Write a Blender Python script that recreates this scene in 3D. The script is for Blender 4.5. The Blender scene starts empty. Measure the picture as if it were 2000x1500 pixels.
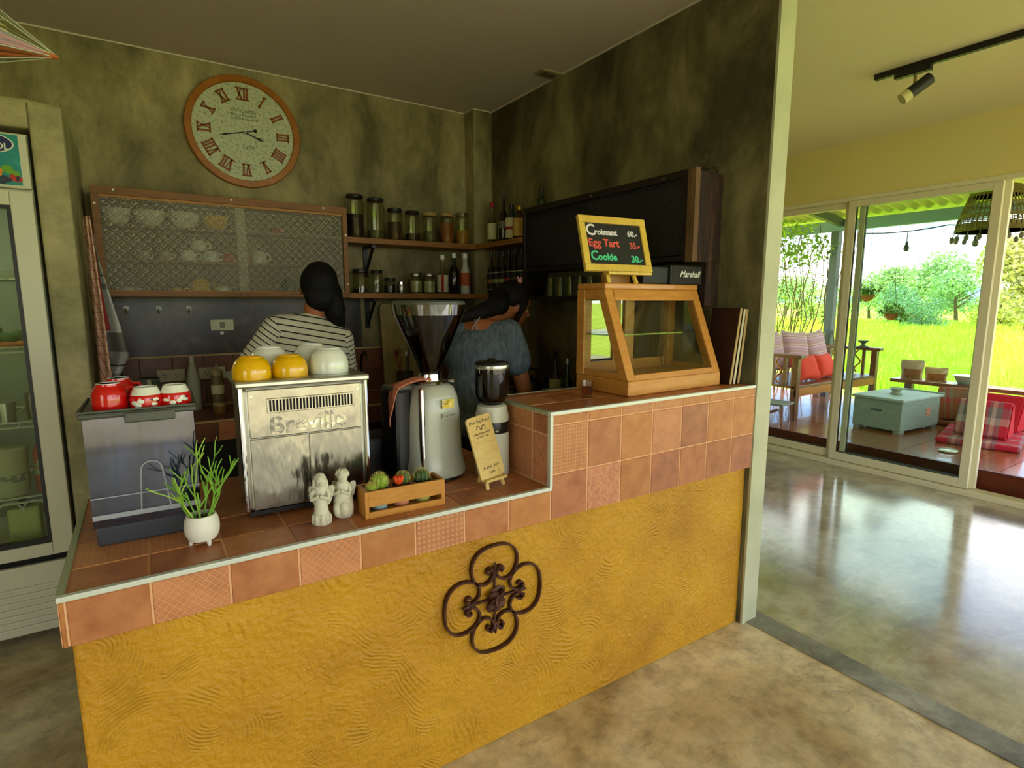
import bpy, bmesh, math, random
from mathutils import Matrix, Vector, Euler

# ------------------------------------------------------------------ camera, world, sun, exposure
S = bpy.context.scene
COL = S.collection
R = math.radians
random.seed(7)

cam = bpy.data.cameras.new('camera')
cam.lens = 19.732
cam.sensor_width = 36.0
cam.clip_start = 0.05
cam.clip_end = 3000
cam_o = bpy.data.objects.new('camera', cam)
COL.objects.link(cam_o)
cam_o.location = (0, 0, 1.55)
cam_o.rotation_euler = (R(90 - 8.406), 0, R(-33.155))
S.camera = cam_o

S.view_settings.view_transform = 'Standard'
S.view_settings.look = 'None'
S.view_settings.gamma = 1.0
S.view_settings.use_curve_mapping = False
S.view_settings.exposure = 1.00

w = bpy.data.worlds.new('sky')
S.world = w
w.use_nodes = True
nt = w.node_tree
nt.nodes.clear()
N = nt.nodes.new
out = N('ShaderNodeOutputWorld')
bg = N('ShaderNodeBackground')
tc = N('ShaderNodeTexCoord')
mp = N('ShaderNodeMapping')
mp.inputs['Scale'].default_value = (1, 1, 3.2)
nz = N('ShaderNodeTexNoise')
nz.inputs['Scale'].default_value = 2.5
nz.inputs['Detail'].default_value = 6
nz.inputs['Roughness'].default_value = 0.55
rp = N('ShaderNodeValToRGB')
rp.color_ramp.elements[0].position = 0.43
rp.color_ramp.elements[0].color = (0.12, 0.25, 0.46, 1)
rp.color_ramp.elements[1].position = 0.60
rp.color_ramp.elements[1].color = (1.0, 0.985, 0.95, 1)
L = nt.links.new
L(tc.outputs['Generated'], mp.inputs['Vector'])
L(mp.outputs['Vector'], nz.inputs['Vector'])
L(nz.outputs['Fac'], rp.inputs['Fac'])
sz = N('ShaderNodeSeparateXYZ')
hz = N('ShaderNodeMapRange')
hz.inputs['From Min'].default_value = 0.035
hz.inputs['From Max'].default_value = 0.085
mxw = N('ShaderNodeMix')
mxw.data_type = 'RGBA'
mxw.inputs[6].default_value = (1.0, 0.985, 0.94, 1)
L(tc.outputs['Generated'], sz.inputs['Vector'])
L(sz.outputs['Z'], hz.inputs['Value'])
L(hz.outputs['Result'], mxw.inputs['Factor'])
L(rp.outputs['Color'], mxw.inputs[7])
L(mxw.outputs[2], bg.inputs['Color'])
L(bg.outputs['Background'], out.inputs['Surface'])
bg.inputs['Strength'].default_value = 2.5

sun = bpy.data.lights.new('sun', 'SUN')
sun.energy = 5.5
sun.angle = R(1.0)
sun.color = (1.0, 0.93, 0.78)
sun_o = bpy.data.objects.new('sun', sun)
COL.objects.link(sun_o)
sun_o.location = (12, 6, 20)
sun_o.rotation_euler = Vector((-0.34, -0.22, -0.92)).to_track_quat('-Z', 'Y').to_euler()

# ------------------------------------------------------------------ helpers: colours and materials
def C(h):
    h = h.lstrip('#')
    o = []
    for i in (0, 2, 4):
        v = int(h[i:i + 2], 16) / 255
        o.append(v / 12.92 if v <= 0.04045 else ((v + 0.055) / 1.055) ** 2.4)
    return (*o, 1)

MATS = {}
def mat(name, col, rough=0.5, metal=0.0, spec=0.5, trans=0.0, ior=1.45, coat=0.0, var=None, bump=None, stretch=None, emit=0):
    """var = (scale, second colour, ramp low, ramp high); bump = (scale, strength, distance)."""
    if name in MATS:
        return MATS[name]
    m = bpy.data.materials.new(name)
    m.use_nodes = True
    t = m.node_tree
    b = t.nodes['Principled BSDF']
    b.inputs['Base Color'].default_value = C(col)
    b.inputs['Roughness'].default_value = rough
    b.inputs['Metallic'].default_value = metal
    b.inputs['Specular IOR Level'].default_value = spec
    b.inputs['Transmission Weight'].default_value = trans
    b.inputs['IOR'].default_value = ior
    b.inputs['Coat Weight'].default_value = coat
    if emit:
        b.inputs['Emission Color'].default_value = C(col)
        b.inputs['Emission Strength'].default_value = emit
    src = None
    if var or bump:
        tc = t.nodes.new('ShaderNodeTexCoord')
        src = tc.outputs['Object']
        if stretch:
            mp = t.nodes.new('ShaderNodeMapping')
            mp.inputs['Scale'].default_value = stretch
            t.links.new(src, mp.inputs['Vector'])
            src = mp.outputs['Vector']
    if var:
        n = t.nodes.new('ShaderNodeTexNoise')
        n.inputs['Scale'].default_value = var[0]
        n.inputs['Detail'].default_value = 7
        n.inputs['Roughness'].default_value = 0.6
        rp = t.nodes.new('ShaderNodeValToRGB')
        rp.color_ramp.elements[0].position = var[2] if len(var) > 2 else 0.35
        rp.color_ramp.elements[1].position = var[3] if len(var) > 3 else 0.7
        rp.color_ramp.elements[0].color = C(col)
        rp.color_ramp.elements[1].color = C(var[1])
        t.links.new(src, n.inputs['Vector'])
        t.links.new(n.outputs['Fac'], rp.inputs['Fac'])
        t.links.new(rp.outputs['Color'], b.inputs['Base Color'])
    if bump:
        n2 = t.nodes.new('ShaderNodeTexNoise')
        n2.inputs['Scale'].default_value = bump[0]
        n2.inputs['Detail'].default_value = 4
        bp = t.nodes.new('ShaderNodeBump')
        bp.inputs['Strength'].default_value = bump[1]
        bp.inputs['Distance'].default_value = bump[2] if len(bump) > 2 else 0.01
        t.links.new(src, n2.inputs['Vector'])
        t.links.new(n2.outputs['Fac'], bp.inputs['Height'])
        t.links.new(bp.outputs['Normal'], b.inputs['Normal'])
    MATS[name] = m
    return m

def glass(name, tint='ffffff', rough=0.02, refl=0.9, base=0.04):
    """thin clear sheet: transparent with a reflection that grows towards grazing angles"""
    if name in MATS:
        return MATS[name]
    m = bpy.data.materials.new(name)
    m.use_nodes = True
    t = m.node_tree
    t.nodes.clear()
    o = t.nodes.new('ShaderNodeOutputMaterial')
    mx = t.nodes.new('ShaderNodeMixShader')
    tr = t.nodes.new('ShaderNodeBsdfTransparent')
    tr.inputs['Color'].default_value = C(tint)
    gl = t.nodes.new('ShaderNodeBsdfGlossy')
    gl.inputs['Roughness'].default_value = rough
    lw = t.nodes.new('ShaderNodeLayerWeight')
    lw.inputs['Blend'].default_value = 0.5
    pw = t.nodes.new('ShaderNodeMath')
    pw.operation = 'POWER'
    pw.inputs[1].default_value = 4.0
    t.links.new(lw.outputs['Facing'], pw.inputs[0])
    ma = t.nodes.new('ShaderNodeMath')
    ma.operation = 'MULTIPLY_ADD'
    ma.inputs[1].default_value = refl
    ma.inputs[2].default_value = base
    t.links.new(pw.outputs['Value'], ma.inputs[0])
    t.links.new(ma.outputs['Value'], mx.inputs['Fac'])
    t.links.new(tr.outputs['BSDF'], mx.inputs[1])
    t.links.new(gl.outputs['BSDF'], mx.inputs[2])
    t.links.new(mx.outputs['Shader'], o.inputs['Surface'])
    MATS[name] = m
    return m

def nodes_of(name, rough=0.5):
    m = bpy.data.materials.new(name)
    m.use_nodes = True
    MATS[name] = m
    t = m.node_tree
    b = t.nodes['Principled BSDF']
    b.inputs['Roughness'].default_value = rough
    return m, t, b

def math_node(t, op, a, b=None, c=None):
    n = t.nodes.new('ShaderNodeMath')
    n.operation = op
    for i, v in enumerate((a, b, c)):
        if v is None:
            continue
        if isinstance(v, (int, float)):
            n.inputs[i].default_value = v
        else:
            t.links.new(v, n.inputs[i])
    return n.outputs[0]

def ramp(t, fac, stops, interp='LINEAR'):
    r = t.nodes.new('ShaderNodeValToRGB')
    r.color_ramp.interpolation = interp
    el = r.color_ramp.elements
    while len(el) < len(stops):
        el.new(0.5)
    for e, (p, c) in zip(el, stops):
        e.position = p
        e.color = C(c) if isinstance(c, str) else (c, c, c, 1)
    t.links.new(fac, r.inputs['Fac'])
    return r.outputs['Color']

# ------------------------------------------------------------------ helpers: meshes
class MB:
    def __init__(self):
        self.v = []
        self.f = []

    def add(self, vs, fs):
        k = len(self.v)
        self.v += [tuple(p) for p in vs]
        self.f += [tuple(i + k for i in q) for q in fs]
        return self

    def box(self, x0, x1, y0, y1, z0, z1, M=None):
        vs = [Vector(p) for p in ((x0, y0, z0), (x1, y0, z0), (x1, y1, z0), (x0, y1, z0), (x0, y0, z1), (x1, y0, z1), (x1, y1, z1), (x0, y1, z1))]
        if M is not None:
            vs = [M @ p for p in vs]
        return self.add(vs, [(0, 3, 2, 1), (4, 5, 6, 7), (0, 1, 5, 4), (1, 2, 6, 5), (2, 3, 7, 6), (3, 0, 4, 7)])

    def bar(self, p0, p1, w, h, up=(0, 0, 1)):
        """square-section bar from p0 to p1; w across, h along up"""
        p0, p1 = Vector(p0), Vector(p1)
        d = (p1 - p0).normalized()
        u = Vector(up)
        s = d.cross(u)
        if s.length < 1e-5:
            s = d.cross(Vector((1, 0, 0)))
        s.normalize()
        u = s.cross(d).normalized()
        vs = []
        for p in (p0, p1):
            for a, b in ((-1, -1), (1, -1), (1, 1), (-1, 1)):
                vs.append(p + s * a * w / 2 + u * b * h / 2)
        return self.add(vs, [(0, 1, 2, 3), (7, 6, 5, 4), (0, 4, 5, 1), (1, 5, 6, 2), (2, 6, 7, 3), (3, 7, 4, 0)])

    def tube(self, pts, r, seg=8, closed=False, flat=None):
        pts = [Vector(p) for p in pts]
        n = len(pts)
        rs = r if isinstance(r, (list, tuple)) else [r] * n
        vs, fs = [], []
        prev = None
        for i, p in enumerate(pts):
            if closed:
                d = pts[(i + 1) % n] - pts[i - 1]
            else:
                d = pts[min(i + 1, n - 1)] - pts[max(i - 1, 0)]
            d.normalize()
            if prev is None:
                a = d.cross(Vector((0, 0, 1)))
                if a.length < 1e-3:
                    a = d.cross(Vector((1, 0, 0)))
            else:
                a = prev - d * prev.dot(d)
            a.normalize()
            prev = a
            b = d.cross(a)
            for k in range(seg):
                t = 2 * math.pi * k / seg
                vs.append(p + (a * math.cos(t) + b * math.sin(t)) * rs[i])
        m = n if closed else n - 1
        for i in range(m):
            j = (i + 1) % n
            for k in range(seg):
                l = (k + 1) % seg
                fs.append((i * seg + k, i * seg + l, j * seg + l, j * seg + k))
        if not closed:
            fs.append(tuple(range(seg - 1, -1, -1)))
            fs.append(tuple((n - 1) * seg + k for k in range(seg)))
        return self.add(vs, fs)

    def cyl(self, p0, p1, r0, r1=None, seg=16):
        return self.tube([p0, p1], [r0, r0 if r1 is None else r1], seg)

    def lathe(self, prof, seg=24, c=(0, 0, 0), sx=1, sy=1):
        """profile of (radius, height) from one end to the other, capped at both"""
        vs, fs = [], []
        for r, z in prof:
            for k in range(seg):
                t = 2 * math.pi * k / seg
                vs.append((c[0] + r * sx * math.cos(t), c[1] + r * sy * math.sin(t), c[2] + z))
        for i in range(len(prof) - 1):
            for k in range(seg):
                l = (k + 1) % seg
                fs.append((i * seg + k, i * seg + l, (i + 1) * seg + l, (i + 1) * seg + k))
        if prof[0][0] > 1e-6:
            fs.append(tuple(range(seg - 1, -1, -1)))
        if prof[-1][0] > 1e-6:
            fs.append(tuple((len(prof) - 1) * seg + k for k in range(seg)))
        return self.add(vs, fs)

    def ell(self, c, r, seg=16, rings=10, M=None):
        c = Vector(c)
        if isinstance(r, (int, float)):
            r = (r, r, r)
        vs, fs = [], []
        for i in range(rings + 1):
            a = math.pi * i / rings
            for k in range(seg):
                t = 2 * math.pi * k / seg
                p = Vector((r[0] * math.sin(a) * math.cos(t), r[1] * math.sin(a) * math.sin(t), -r[2] * math.cos(a)))
                if M is not None:
                    p = M @ p
                vs.append(c + p)
        for i in range(rings):
            for k in range(seg):
                l = (k + 1) % seg
                fs.append((i * seg + k, i * seg + l, (i + 1) * seg + l, (i + 1) * seg + k))
        return self.add(vs, fs)

    def prism(self, poly, axis, lo, hi):
        """extrude a 2D outline: axis 'x' reads (y,z), 'y' reads (x,z), 'z' reads (x,y)"""
        def p3(a, b, h):
            return {'x': (h, a, b), 'y': (a, h, b), 'z': (a, b, h)}[axis]
        n = len(poly)
        vs = [p3(a, b, lo) for a, b in poly] + [p3(a, b, hi) for a, b in poly]
        fs = [tuple(range(n - 1, -1, -1)), tuple(range(n, 2 * n))]
        fs += [(i, (i + 1) % n, n + (i + 1) % n, n + i) for i in range(n)]
        return self.add(vs, fs)

    def grid(self, fn, nu, nv, thick=0):
        k0 = [fn(i / nu, j / nv) for j in range(nv + 1) for i in range(nu + 1)]
        fs = [(j * (nu + 1) + i, j * (nu + 1) + i + 1, (j + 1) * (nu + 1) + i + 1, (j + 1) * (nu + 1) + i) for j in range(nv) for i in range(nu)]
        return self.add(k0, fs)

    def move(self, M):
        self.v = [tuple(M @ Vector(p)) for p in self.v]
        return self

    def mesh(self, name, smooth=False, m=None):
        me = bpy.data.meshes.new(name)
        me.from_pydata(self.v, [], self.f)
        bm = bmesh.new()
        bm.from_mesh(me)
        bmesh.ops.remove_doubles(bm, verts=bm.verts, dist=1e-6)
        bmesh.ops.recalc_face_normals(bm, faces=bm.faces)
        bm.to_mesh(me)
        bm.free()
        if m:
            me.materials.append(m)
        if smooth:
            me.shade_smooth()
            me.set_sharp_from_angle(angle=R(38))
        return me

    def build(self, name, m, parent=None, smooth=False, bevel=0, world=False, solid=0, sub=0, loc=None, rot=None):
        return link(name, self.mesh(name, smooth or sub > 0, m), parent, bevel, world, solid, sub, loc, rot)

def world_of(o):
    m = Matrix.Translation(o.location) @ o.rotation_euler.to_matrix().to_4x4()
    return m if o.parent is None else world_of(o.parent) @ o.matrix_parent_inverse @ m

def link(name, me, parent=None, bevel=0, world=False, solid=0, sub=0, loc=None, rot=None):
    o = bpy.data.objects.new(name, me)
    COL.objects.link(o)
    if loc is not None:
        o.location = loc
    if rot is not None:
        o.rotation_euler = rot
    if parent is not None:
        o.parent = parent
        if world:
            M = world_of(parent)
            o.matrix_parent_inverse = M.inverted()
    if solid:
        s = o.modifiers.new('solid', 'SOLIDIFY')
        s.thickness = solid
        s.offset = 0
    if bevel:
        b = o.modifiers.new('bevel', 'BEVEL')
        b.width = bevel
        b.segments = 2
        b.limit_method = 'ANGLE'
    if sub:
        s = o.modifiers.new('sub', 'SUBSURF')
        s.levels = sub
        s.render_levels = sub
    return o

def thing(name, label, cat, loc=(0, 0, 0), rz=0, group=None):
    o = bpy.data.objects.new(name, None)
    o.empty_display_size = 0.05
    COL.objects.link(o)
    o.location = loc
    o.rotation_euler = (0, 0, R(rz))
    return tag(o, label, cat, group)

def tag(o, label, cat, group=None):
    o['label'] = label
    o['category'] = cat
    if group:
        o['group'] = group
    return o

def struct(o, label=None):
    o['kind'] = 'structure'
    if label:
        o['label'] = label
    return o

def copy_tree(o, parent=None):
    c = o.copy()
    COL.objects.link(c)
    c.parent = parent
    for ch in list(o.children):
        copy_tree(ch, c)
    return c

def text_mesh(s, size, depth=0.0006, bold=0.0, align='CENTER', space=1.0, shear=0.0):
    cu = bpy.data.curves.new('lettering', 'FONT')
    cu.body = s
    cu.size = size
    cu.extrude = depth
    cu.offset = bold
    cu.align_x = align
    cu.align_y = 'CENTER'
    cu.space_character = space
    cu.shear = shear
    cu.resolution_u = 3
    o = bpy.data.objects.new('lettering', cu)
    COL.objects.link(o)
    dg = bpy.context.evaluated_depsgraph_get()
    me = bpy.data.meshes.new_from_object(o.evaluated_get(dg))
    bpy.data.objects.remove(o)
    bpy.data.curves.remove(cu)
    return me

def lettering(s, size, m, parent, loc, rot=(R(90), 0, 0), **k):
    """text lying in local XY, stood up to face -Y by default"""
    me = text_mesh(s, size, **k)
    me.materials.clear()
    me.materials.append(m)
    return link('lettering', me, parent, loc=loc, rot=rot)

def rot_box(cx, cy, z0, z1, sx, sy, ang):
    return Matrix.Translation((cx, cy, 0)) @ Matrix.Rotation(R(ang), 4, 'Z')

# ------------------------------------------------------------------ materials of the setting
def concrete(name, base, dark, light, scale=1.6, rough=0.75, fine=9.0, streak=False):
    m, t, b = nodes_of(name, rough)
    tc = t.nodes.new('ShaderNodeTexCoord')
    src = tc.outputs['Object']
    if streak:
        mp = t.nodes.new('ShaderNodeMapping')
        mp.inputs['Scale'].default_value = (1, 1, 0.55)
        t.links.new(src, mp.inputs['Vector'])
        src = mp.outputs['Vector']
    n1 = t.nodes.new('ShaderNodeTexNoise')
    n1.inputs['Scale'].default_value = scale
    n1.inputs['Detail'].default_value = 8
    n1.inputs['Roughness'].default_value = 0.62
    n1.inputs['Distortion'].default_value = 0.6
    t.links.new(src, n1.inputs['Vector'])
    c1 = ramp(t, n1.outputs['Fac'], [(0.36, dark), (0.50, base), (0.64, light)])
    n2 = t.nodes.new('ShaderNodeTexNoise')
    n2.inputs['Scale'].default_value = fine
    n2.inputs['Detail'].default_value = 10
    n2.inputs['Roughness'].default_value = 0.7
    t.links.new(src, n2.inputs['Vector'])
    g = ramp(t, n2.outputs['Fac'], [(0.36, 0.45), (0.58, 1.0)])
    mx = t.nodes.new('ShaderNodeMix')
    mx.data_type = 'RGBA'
    mx.blend_type = 'MULTIPLY'
    mx.inputs['Factor'].default_value = 0.75
    t.links.new(c1, mx.inputs[6])
    t.links.new(g, mx.inputs[7])
    t.links.new(mx.outputs[2], b.inputs['Base Color'])
    bp = t.nodes.new('ShaderNodeBump')
    bp.inputs['Strength'].default_value = 0.18
    bp.inputs['Distance'].default_value = 0.006
    t.links.new(n2.outputs['Fac'], bp.inputs['Height'])
    t.links.new(bp.outputs['Normal'], b.inputs['Normal'])
    return m, t, b

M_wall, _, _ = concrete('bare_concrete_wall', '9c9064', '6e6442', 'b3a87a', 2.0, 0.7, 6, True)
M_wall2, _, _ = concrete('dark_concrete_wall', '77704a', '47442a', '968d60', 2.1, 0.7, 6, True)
M_niche, _, _ = concrete('pale_concrete', 'aaa375', '888158', 'bcb586', 1.2, 0.7, 5)
M_floor, tf, bf = concrete('sandy_cement_floor', 'd9c79a', 'b89f70', 'ebdfba', 1.6, 0.40, 9)
def stains(t, b, col, scale, lo, hi, amt, stretch=(1, 1, 1)):
    old = b.inputs['Base Color'].links[0].from_socket
    tc = t.nodes.new('ShaderNodeTexCoord')
    mp = t.nodes.new('ShaderNodeMapping')
    mp.inputs['Scale'].default_value = stretch
    mp.inputs['Rotation'].default_value = (0, 0, 0.5)
    t.links.new(tc.outputs['Object'], mp.inputs['Vector'])
    n = t.nodes.new('ShaderNodeTexNoise')
    n.inputs['Scale'].default_value = scale
    n.inputs['Detail'].default_value = 12
    n.inputs['Roughness'].default_value = 0.72
    n.inputs['Distortion'].default_value = 1.2
    t.links.new(mp.outputs['Vector'], n.inputs['Vector'])
    f = math_node(t, 'MULTIPLY', ramp(t, n.outputs['Fac'], [(lo, 0.0), (hi, 1.0)]), amt)
    mx = t.nodes.new('ShaderNodeMix')
    mx.data_type = 'RGBA'
    t.links.new(f, mx.inputs['Factor'])
    t.links.new(old, mx.inputs[6])
    mx.inputs[7].default_value = C(col)
    t.links.new(mx.outputs[2], b.inputs['Base Color'])
stains(tf, bf, '6e5232', 2.3, 0.56, 0.72, 0.75)
stains(tf, bf, '5c4a34', 5.0, 0.60, 0.70, 0.7, (0.5, 2.2, 1))
stains(tf, bf, 'e0d6b8', 1.7, 0.56, 0.70, 0.5)
M_floor2, tf2, bf2 = concrete('polished_cement_floor', 'c2b7a2', 'a29278', 'd2ccbe', 1.4, 0.12, 5)
stains(tf2, bf2, '94764a', 1.5, 0.54, 0.70, 0.7, (0.6, 1.6, 1))
stains(tf2, bf2, 'd2ccc0', 2.5, 0.55, 0.68, 0.6, (0.5, 2.0, 1))
bf2.inputs['Specular IOR Level'].default_value = 0.8
bf2.inputs['Coat Weight'].default_value = 0.5
bf2.inputs['Coat Roughness'].default_value = 0.12
M_strip, _, _ = concrete('grey_cement_strip', '8f8d7e', '6f6c5e', 'a8a698', 3.0, 0.35, 9)
M_dkwall, _tdk, _bdk = concrete('dark_glossy_cement', '37301f', '16130c', '575039', 3.5, 0.36, 9)
M_ceil = mat('matt_ceiling_paint', 'd6cbb0', 0.9, spec=0.2)
M_ceil2 = mat('cream_ceiling_paint', 'efe8ae', 0.9, spec=0.2)
M_cream = mat('cream_wall_paint', 'e6d992', 0.85, spec=0.2)
M_pier = mat('pale_wall_edge', 'c3c6a4', 0.7, var=(3, 'a9ad8c'))
M_frame = mat('ivory_door_frame', 'e6dfbb', 0.4)
M_white_line = mat('white_caulk', 'd0cab0', 0.7)

# ------------------------------------------------------------------ the room shell
XR, YB, ZC = 2.31, 3.955, 2.951          # right wall face, back wall face, ceiling
XW = 2.42                                # other face of the right wall
XD = 5.42                                # sliding door wall
YF, XL = -3.4, -3.2                      # open front and left side of the room

def sbox(name, m, *a, label=None, bevel=0):
    return struct(MB().box(*a).build(name, m, bevel=bevel), label)

sbox('floor', M_floor, XL, 2.345, YF, YB, -0.12, 0.0, label='sandy stained cement floor in front of the counter')
sbox('floor_side_room', M_floor2, 2.475, XD + 0.02, YF, YB, -0.12, 0.0, label='polished grey cement floor of the side room')
sbox('trim_1', M_strip, 2.345, 2.475, YF, YB, -0.12, 0.004, label='grey cement threshold strip between the two floors')
sbox('ceiling', M_ceil, XL, 2.365, YF, YB + 0.1, ZC, ZC + 0.1, label='grey shaded ceiling above the bar')
sbox('ceiling_side_room', M_ceil2, 2.365, XD + 0.15, YF, YB + 0.1, ZC, ZC + 0.1, label='cream ceiling of the side room')
sbox('wall_back', M_wall, XL, XD + 0.15, YB, YB + 0.12, 0, ZC, label='mottled bare concrete back wall')
sbox('wall_corner', M_wall, 2.155, XR, 3.82, YB, 0, ZC, label='concrete column in the corner of the bar')
wr = MB()
wr.box(XR, XW, 1.512, YB, 0, ZC)
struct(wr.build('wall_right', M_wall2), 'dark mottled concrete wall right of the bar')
sbox('trim_2', M_pier, XR, XW, 1.50, 1.5125, 0, ZC, label='pale painted end of the concrete wall')
# thin pale caulk line where walls meet the ceiling
cl = MB()
cl.box(XL, 2.155, YB - 0.006, YB, ZC - 0.008, ZC)
cl.box(2.149, 2.155, 3.82, YB, ZC - 0.008, ZC)
cl.box(2.155, XR, 3.814, 3.82, ZC - 0.008, ZC)
cl.box(XR - 0.006, XR, 1.512, 3.82, ZC - 0.008, ZC)
struct(cl.build('trim_3', M_white_line), 'thin pale caulk line under the ceiling')
# fridge niche
nm = MB()
nx0, nx1, ny = -1.20, -0.218, 3.14
nm.box(-0.332, nx1, ny, YB, 0, 2.362)
nm.box(nx0, -1.06, ny, YB, 0, 2.362)
nm.box(-1.06, -0.332, ny, YB, 2.255, 2.362)
struct(nm.build('wall_niche', M_niche, bevel=0.012), 'pale concrete niche built around the drinks fridge')
# side room: wall above the doors, left and front parts outside the frame
sbox('wall_door_side', M_cream, XD, XD + 0.12, YF, YB, 2.475, ZC, label='cream wall above the sliding doors')
sbox('wall_door_pier', M_cream, XD, XD + 0.12, 3.72, YB, 0, 2.475)
sbox('wall_door_pier', M_cream, XD, XD + 0.12, YF, -3.0, 0, 2.475)
sbox('wall_left', M_wall, XL - 0.12, XL, -0.6, YB + 0.12, 0, ZC)
sbox('wall_left_pier', M_wall, XL - 0.12, XL, YF - 0.12, -2.6, 0, ZC)
sbox('wall_back_lower', M_dkwall, -0.2165, 1.30, YB - 0.004, YB, 1.20, 1.60, label='dark glossy cement band on the wall under the cabinet')
sbox('wall_front', M_cream, XL - 0.12, XD, YF - 0.12, YF, 2.72, ZC)
sbox('wall_front_pier', M_cream, XL - 0.12, -1.0, YF - 0.12, YF, 0, 2.72)  # unseen; this stretch is made solid to darken the fridge glass reflection
M_yard, _, _ = concrete('neutral_bounce_gravel', 'bdb296', 'a3977a', 'd0c6ac', 0.5, 0.9, 14)  # unseen ground, added so outdoor light bounces in neutral instead of green
sbox('yard', M_yard, -30, 12, -30, YF - 0.12, -0.45, -0.10, label='unseen gravel yard added for neutral bounce in front of the cafe')
sbox('bounce_yard_side', M_yard, -30, XL - 0.12, YF - 0.12, 30, -0.45, -0.10, label='unseen gravel yard added for neutral bounce beside the cafe')
sbox('wall_left_header', M_cream, XL - 0.12, XL, -2.6, -0.6, 2.4, ZC)

# ------------------------------------------------------------------ sliding doors
M_glassd = glass('door_glass', 'f3f9f4', 0.01, 0.7, 0.01)
M_glassf = glass('fixed_door_glass', 'fafcfa', 0.01, 0.7, 0.015)
M_track = mat('door_seal_black', '2a2c26', 0.5)
def door(name, y0, y1, x, label, g, z0=0.055, z1=2.44, st=0.062):
    d = thing(name, label, 'door', (x, (y0 + y1) / 2, 0))
    d['kind'] = 'structure'
    del d['category']
    h = (y1 - y0) / 2
    MB().box(-0.02, 0.02, -h, -h + st, z0, z1).build('stile', M_frame, d, bevel=0.003)
    MB().box(-0.02, 0.02, h - st, h, z0, z1).build('stile', M_frame, d, bevel=0.003)
    MB().box(-0.02, 0.02, -h + st, h - st, z0, z0 + 0.075).build('rail', M_frame, d, bevel=0.003)
    MB().box(-0.02, 0.02, -h + st, h - st, z1 - 0.055, z1).build('rail', M_frame, d, bevel=0.003)
    MB().box(-0.003, 0.003, -h + st, h - st, z0 + 0.075, z1 - 0.055).build('pane', g, d)
    s = MB()
    for yy in (-h + st, h - st):
        s.box(-0.012, 0.012, yy - 0.004, yy + 0.004, z0 + 0.075, z1 - 0.055)
    s.box(-0.012, 0.012, -h + st, h - st, z0 + 0.071, z0 + 0.081)
    s.build('seal', M_track, d)
    return d
door('door_1', 2.72, 3.72, XD + 0.075, 'fixed glass panel with ivory frame beside the bar wall', M_glassf)
door('door_2', 1.635, 2.735, XD + 0.03, 'sliding glass door with ivory frame in front of the grey chest', M_glassd)
door('door_3', 1.60, 2.66, XD + 0.075, 'second sliding glass door pushed open behind the first', M_glassd, st=0.05)
fr = MB()
fr.box(XD - 0.012, XD + 0.115, 0.10, 3.72, 2.44, 2.475)
fr.box(XD - 0.004, XD + 0.115, 0.10, 3.72, 0.0, 0.05)
fr.box(XD - 0.012, XD - 0.004, 0.10, 3.72, 0.0, 0.03)
fr.box(XD - 0.012, XD + 0.115, 0.10, 0.16, 0.05, 2.44)
fr.box(XD - 0.004, XD + 0.115, -3.0, 0.10, 0.0, 0.05)
struct(fr.build('trim_4', M_frame, bevel=0.003), 'ivory track and head frame of the sliding doors')

# ------------------------------------------------------------------ the bar counter
def plaster():
    m, t, b = nodes_of('yellow_swirl_plaster', 0.55)
    tc = t.nodes.new('ShaderNodeTexCoord')
    src = tc.outputs['Object']
    # trowel arcs: rings around scattered points, broken up by noise
    nd = t.nodes.new('ShaderNodeTexNoise')
    nd.inputs['Scale'].default_value = 3.2
    nd.inputs['Detail'].default_value = 3
    t.links.new(src, nd.inputs['Vector'])
    mx = t.nodes.new('ShaderNodeMix')
    mx.data_type = 'RGBA'
    mx.inputs['Factor'].default_value = 0.10
    t.links.new(src, mx.inputs[6])
    t.links.new(nd.outputs['Color'], mx.inputs[7])
    hs = []
    for sc, k in ((2.9, 210), (4.6, 150)):
        vo = t.nodes.new('ShaderNodeTexVoronoi')
        vo.inputs['Scale'].default_value = sc
        vo.inputs['Randomness'].default_value = 1.0
        t.links.new(mx.outputs[2], vo.inputs['Vector'])
        s = math_node(t, 'MULTIPLY', vo.outputs['Distance'], k)
        s = math_node(t, 'SINE', s)
        hs.append(math_node(t, 'MULTIPLY_ADD', s, 0.5, 0.5))
    n1 = t.nodes.new('ShaderNodeTexNoise')
    n1.inputs['Scale'].default_value = 7.5
    n1.inputs['Detail'].default_value = 4
    t.links.new(src, n1.inputs['Vector'])
    m1 = ramp(t, n1.outputs['Fac'], [(0.50, 0.0), (0.66, 1.0)])
    m2 = ramp(t, n1.outputs['Fac'], [(0.32, 1.0), (0.44, 0.0)])
    h = math_node(t, 'MULTIPLY', math_node(t, 'ADD', math_node(t, 'MULTIPLY', hs[0], m1), math_node(t, 'MULTIPLY', hs[1], m2)), 0.62)
    n2 = t.nodes.new('ShaderNodeTexNoise')
    n2.inputs['Scale'].default_value = 55
    n2.inputs['Detail'].default_value = 6
    t.links.new(src, n2.inputs['Vector'])
    h = math_node(t, 'ADD', h, math_node(t, 'MULTIPLY', n2.outputs['Fac'], 1.6))
    h = math_node(t, 'ADD', h, math_node(t, 'MULTIPLY', n1.outputs['Fac'], 2.4))
    bp = t.nodes.new('ShaderNodeBump')
    bp.inputs['Strength'].default_value = 0.9
    bp.inputs['Distance'].default_value = 0.0055
    t.links.new(h, bp.inputs['Height'])
    t.links.new(bp.outputs['Normal'], b.inputs['Normal'])
    n3 = t.nodes.new('ShaderNodeTexNoise')
    n3.inputs['Scale'].default_value = 3.0
    n3.inputs['Detail'].default_value = 6
    t.links.new(src, n3.inputs['Vector'])
    c = ramp(t, n3.outputs['Fac'], [(0.32, 'ae7a08'), (0.5, 'be8a0c'), (0.7, 'c99612')])
    t.links.new(c, b.inputs['Base Color'])
    return m
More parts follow.
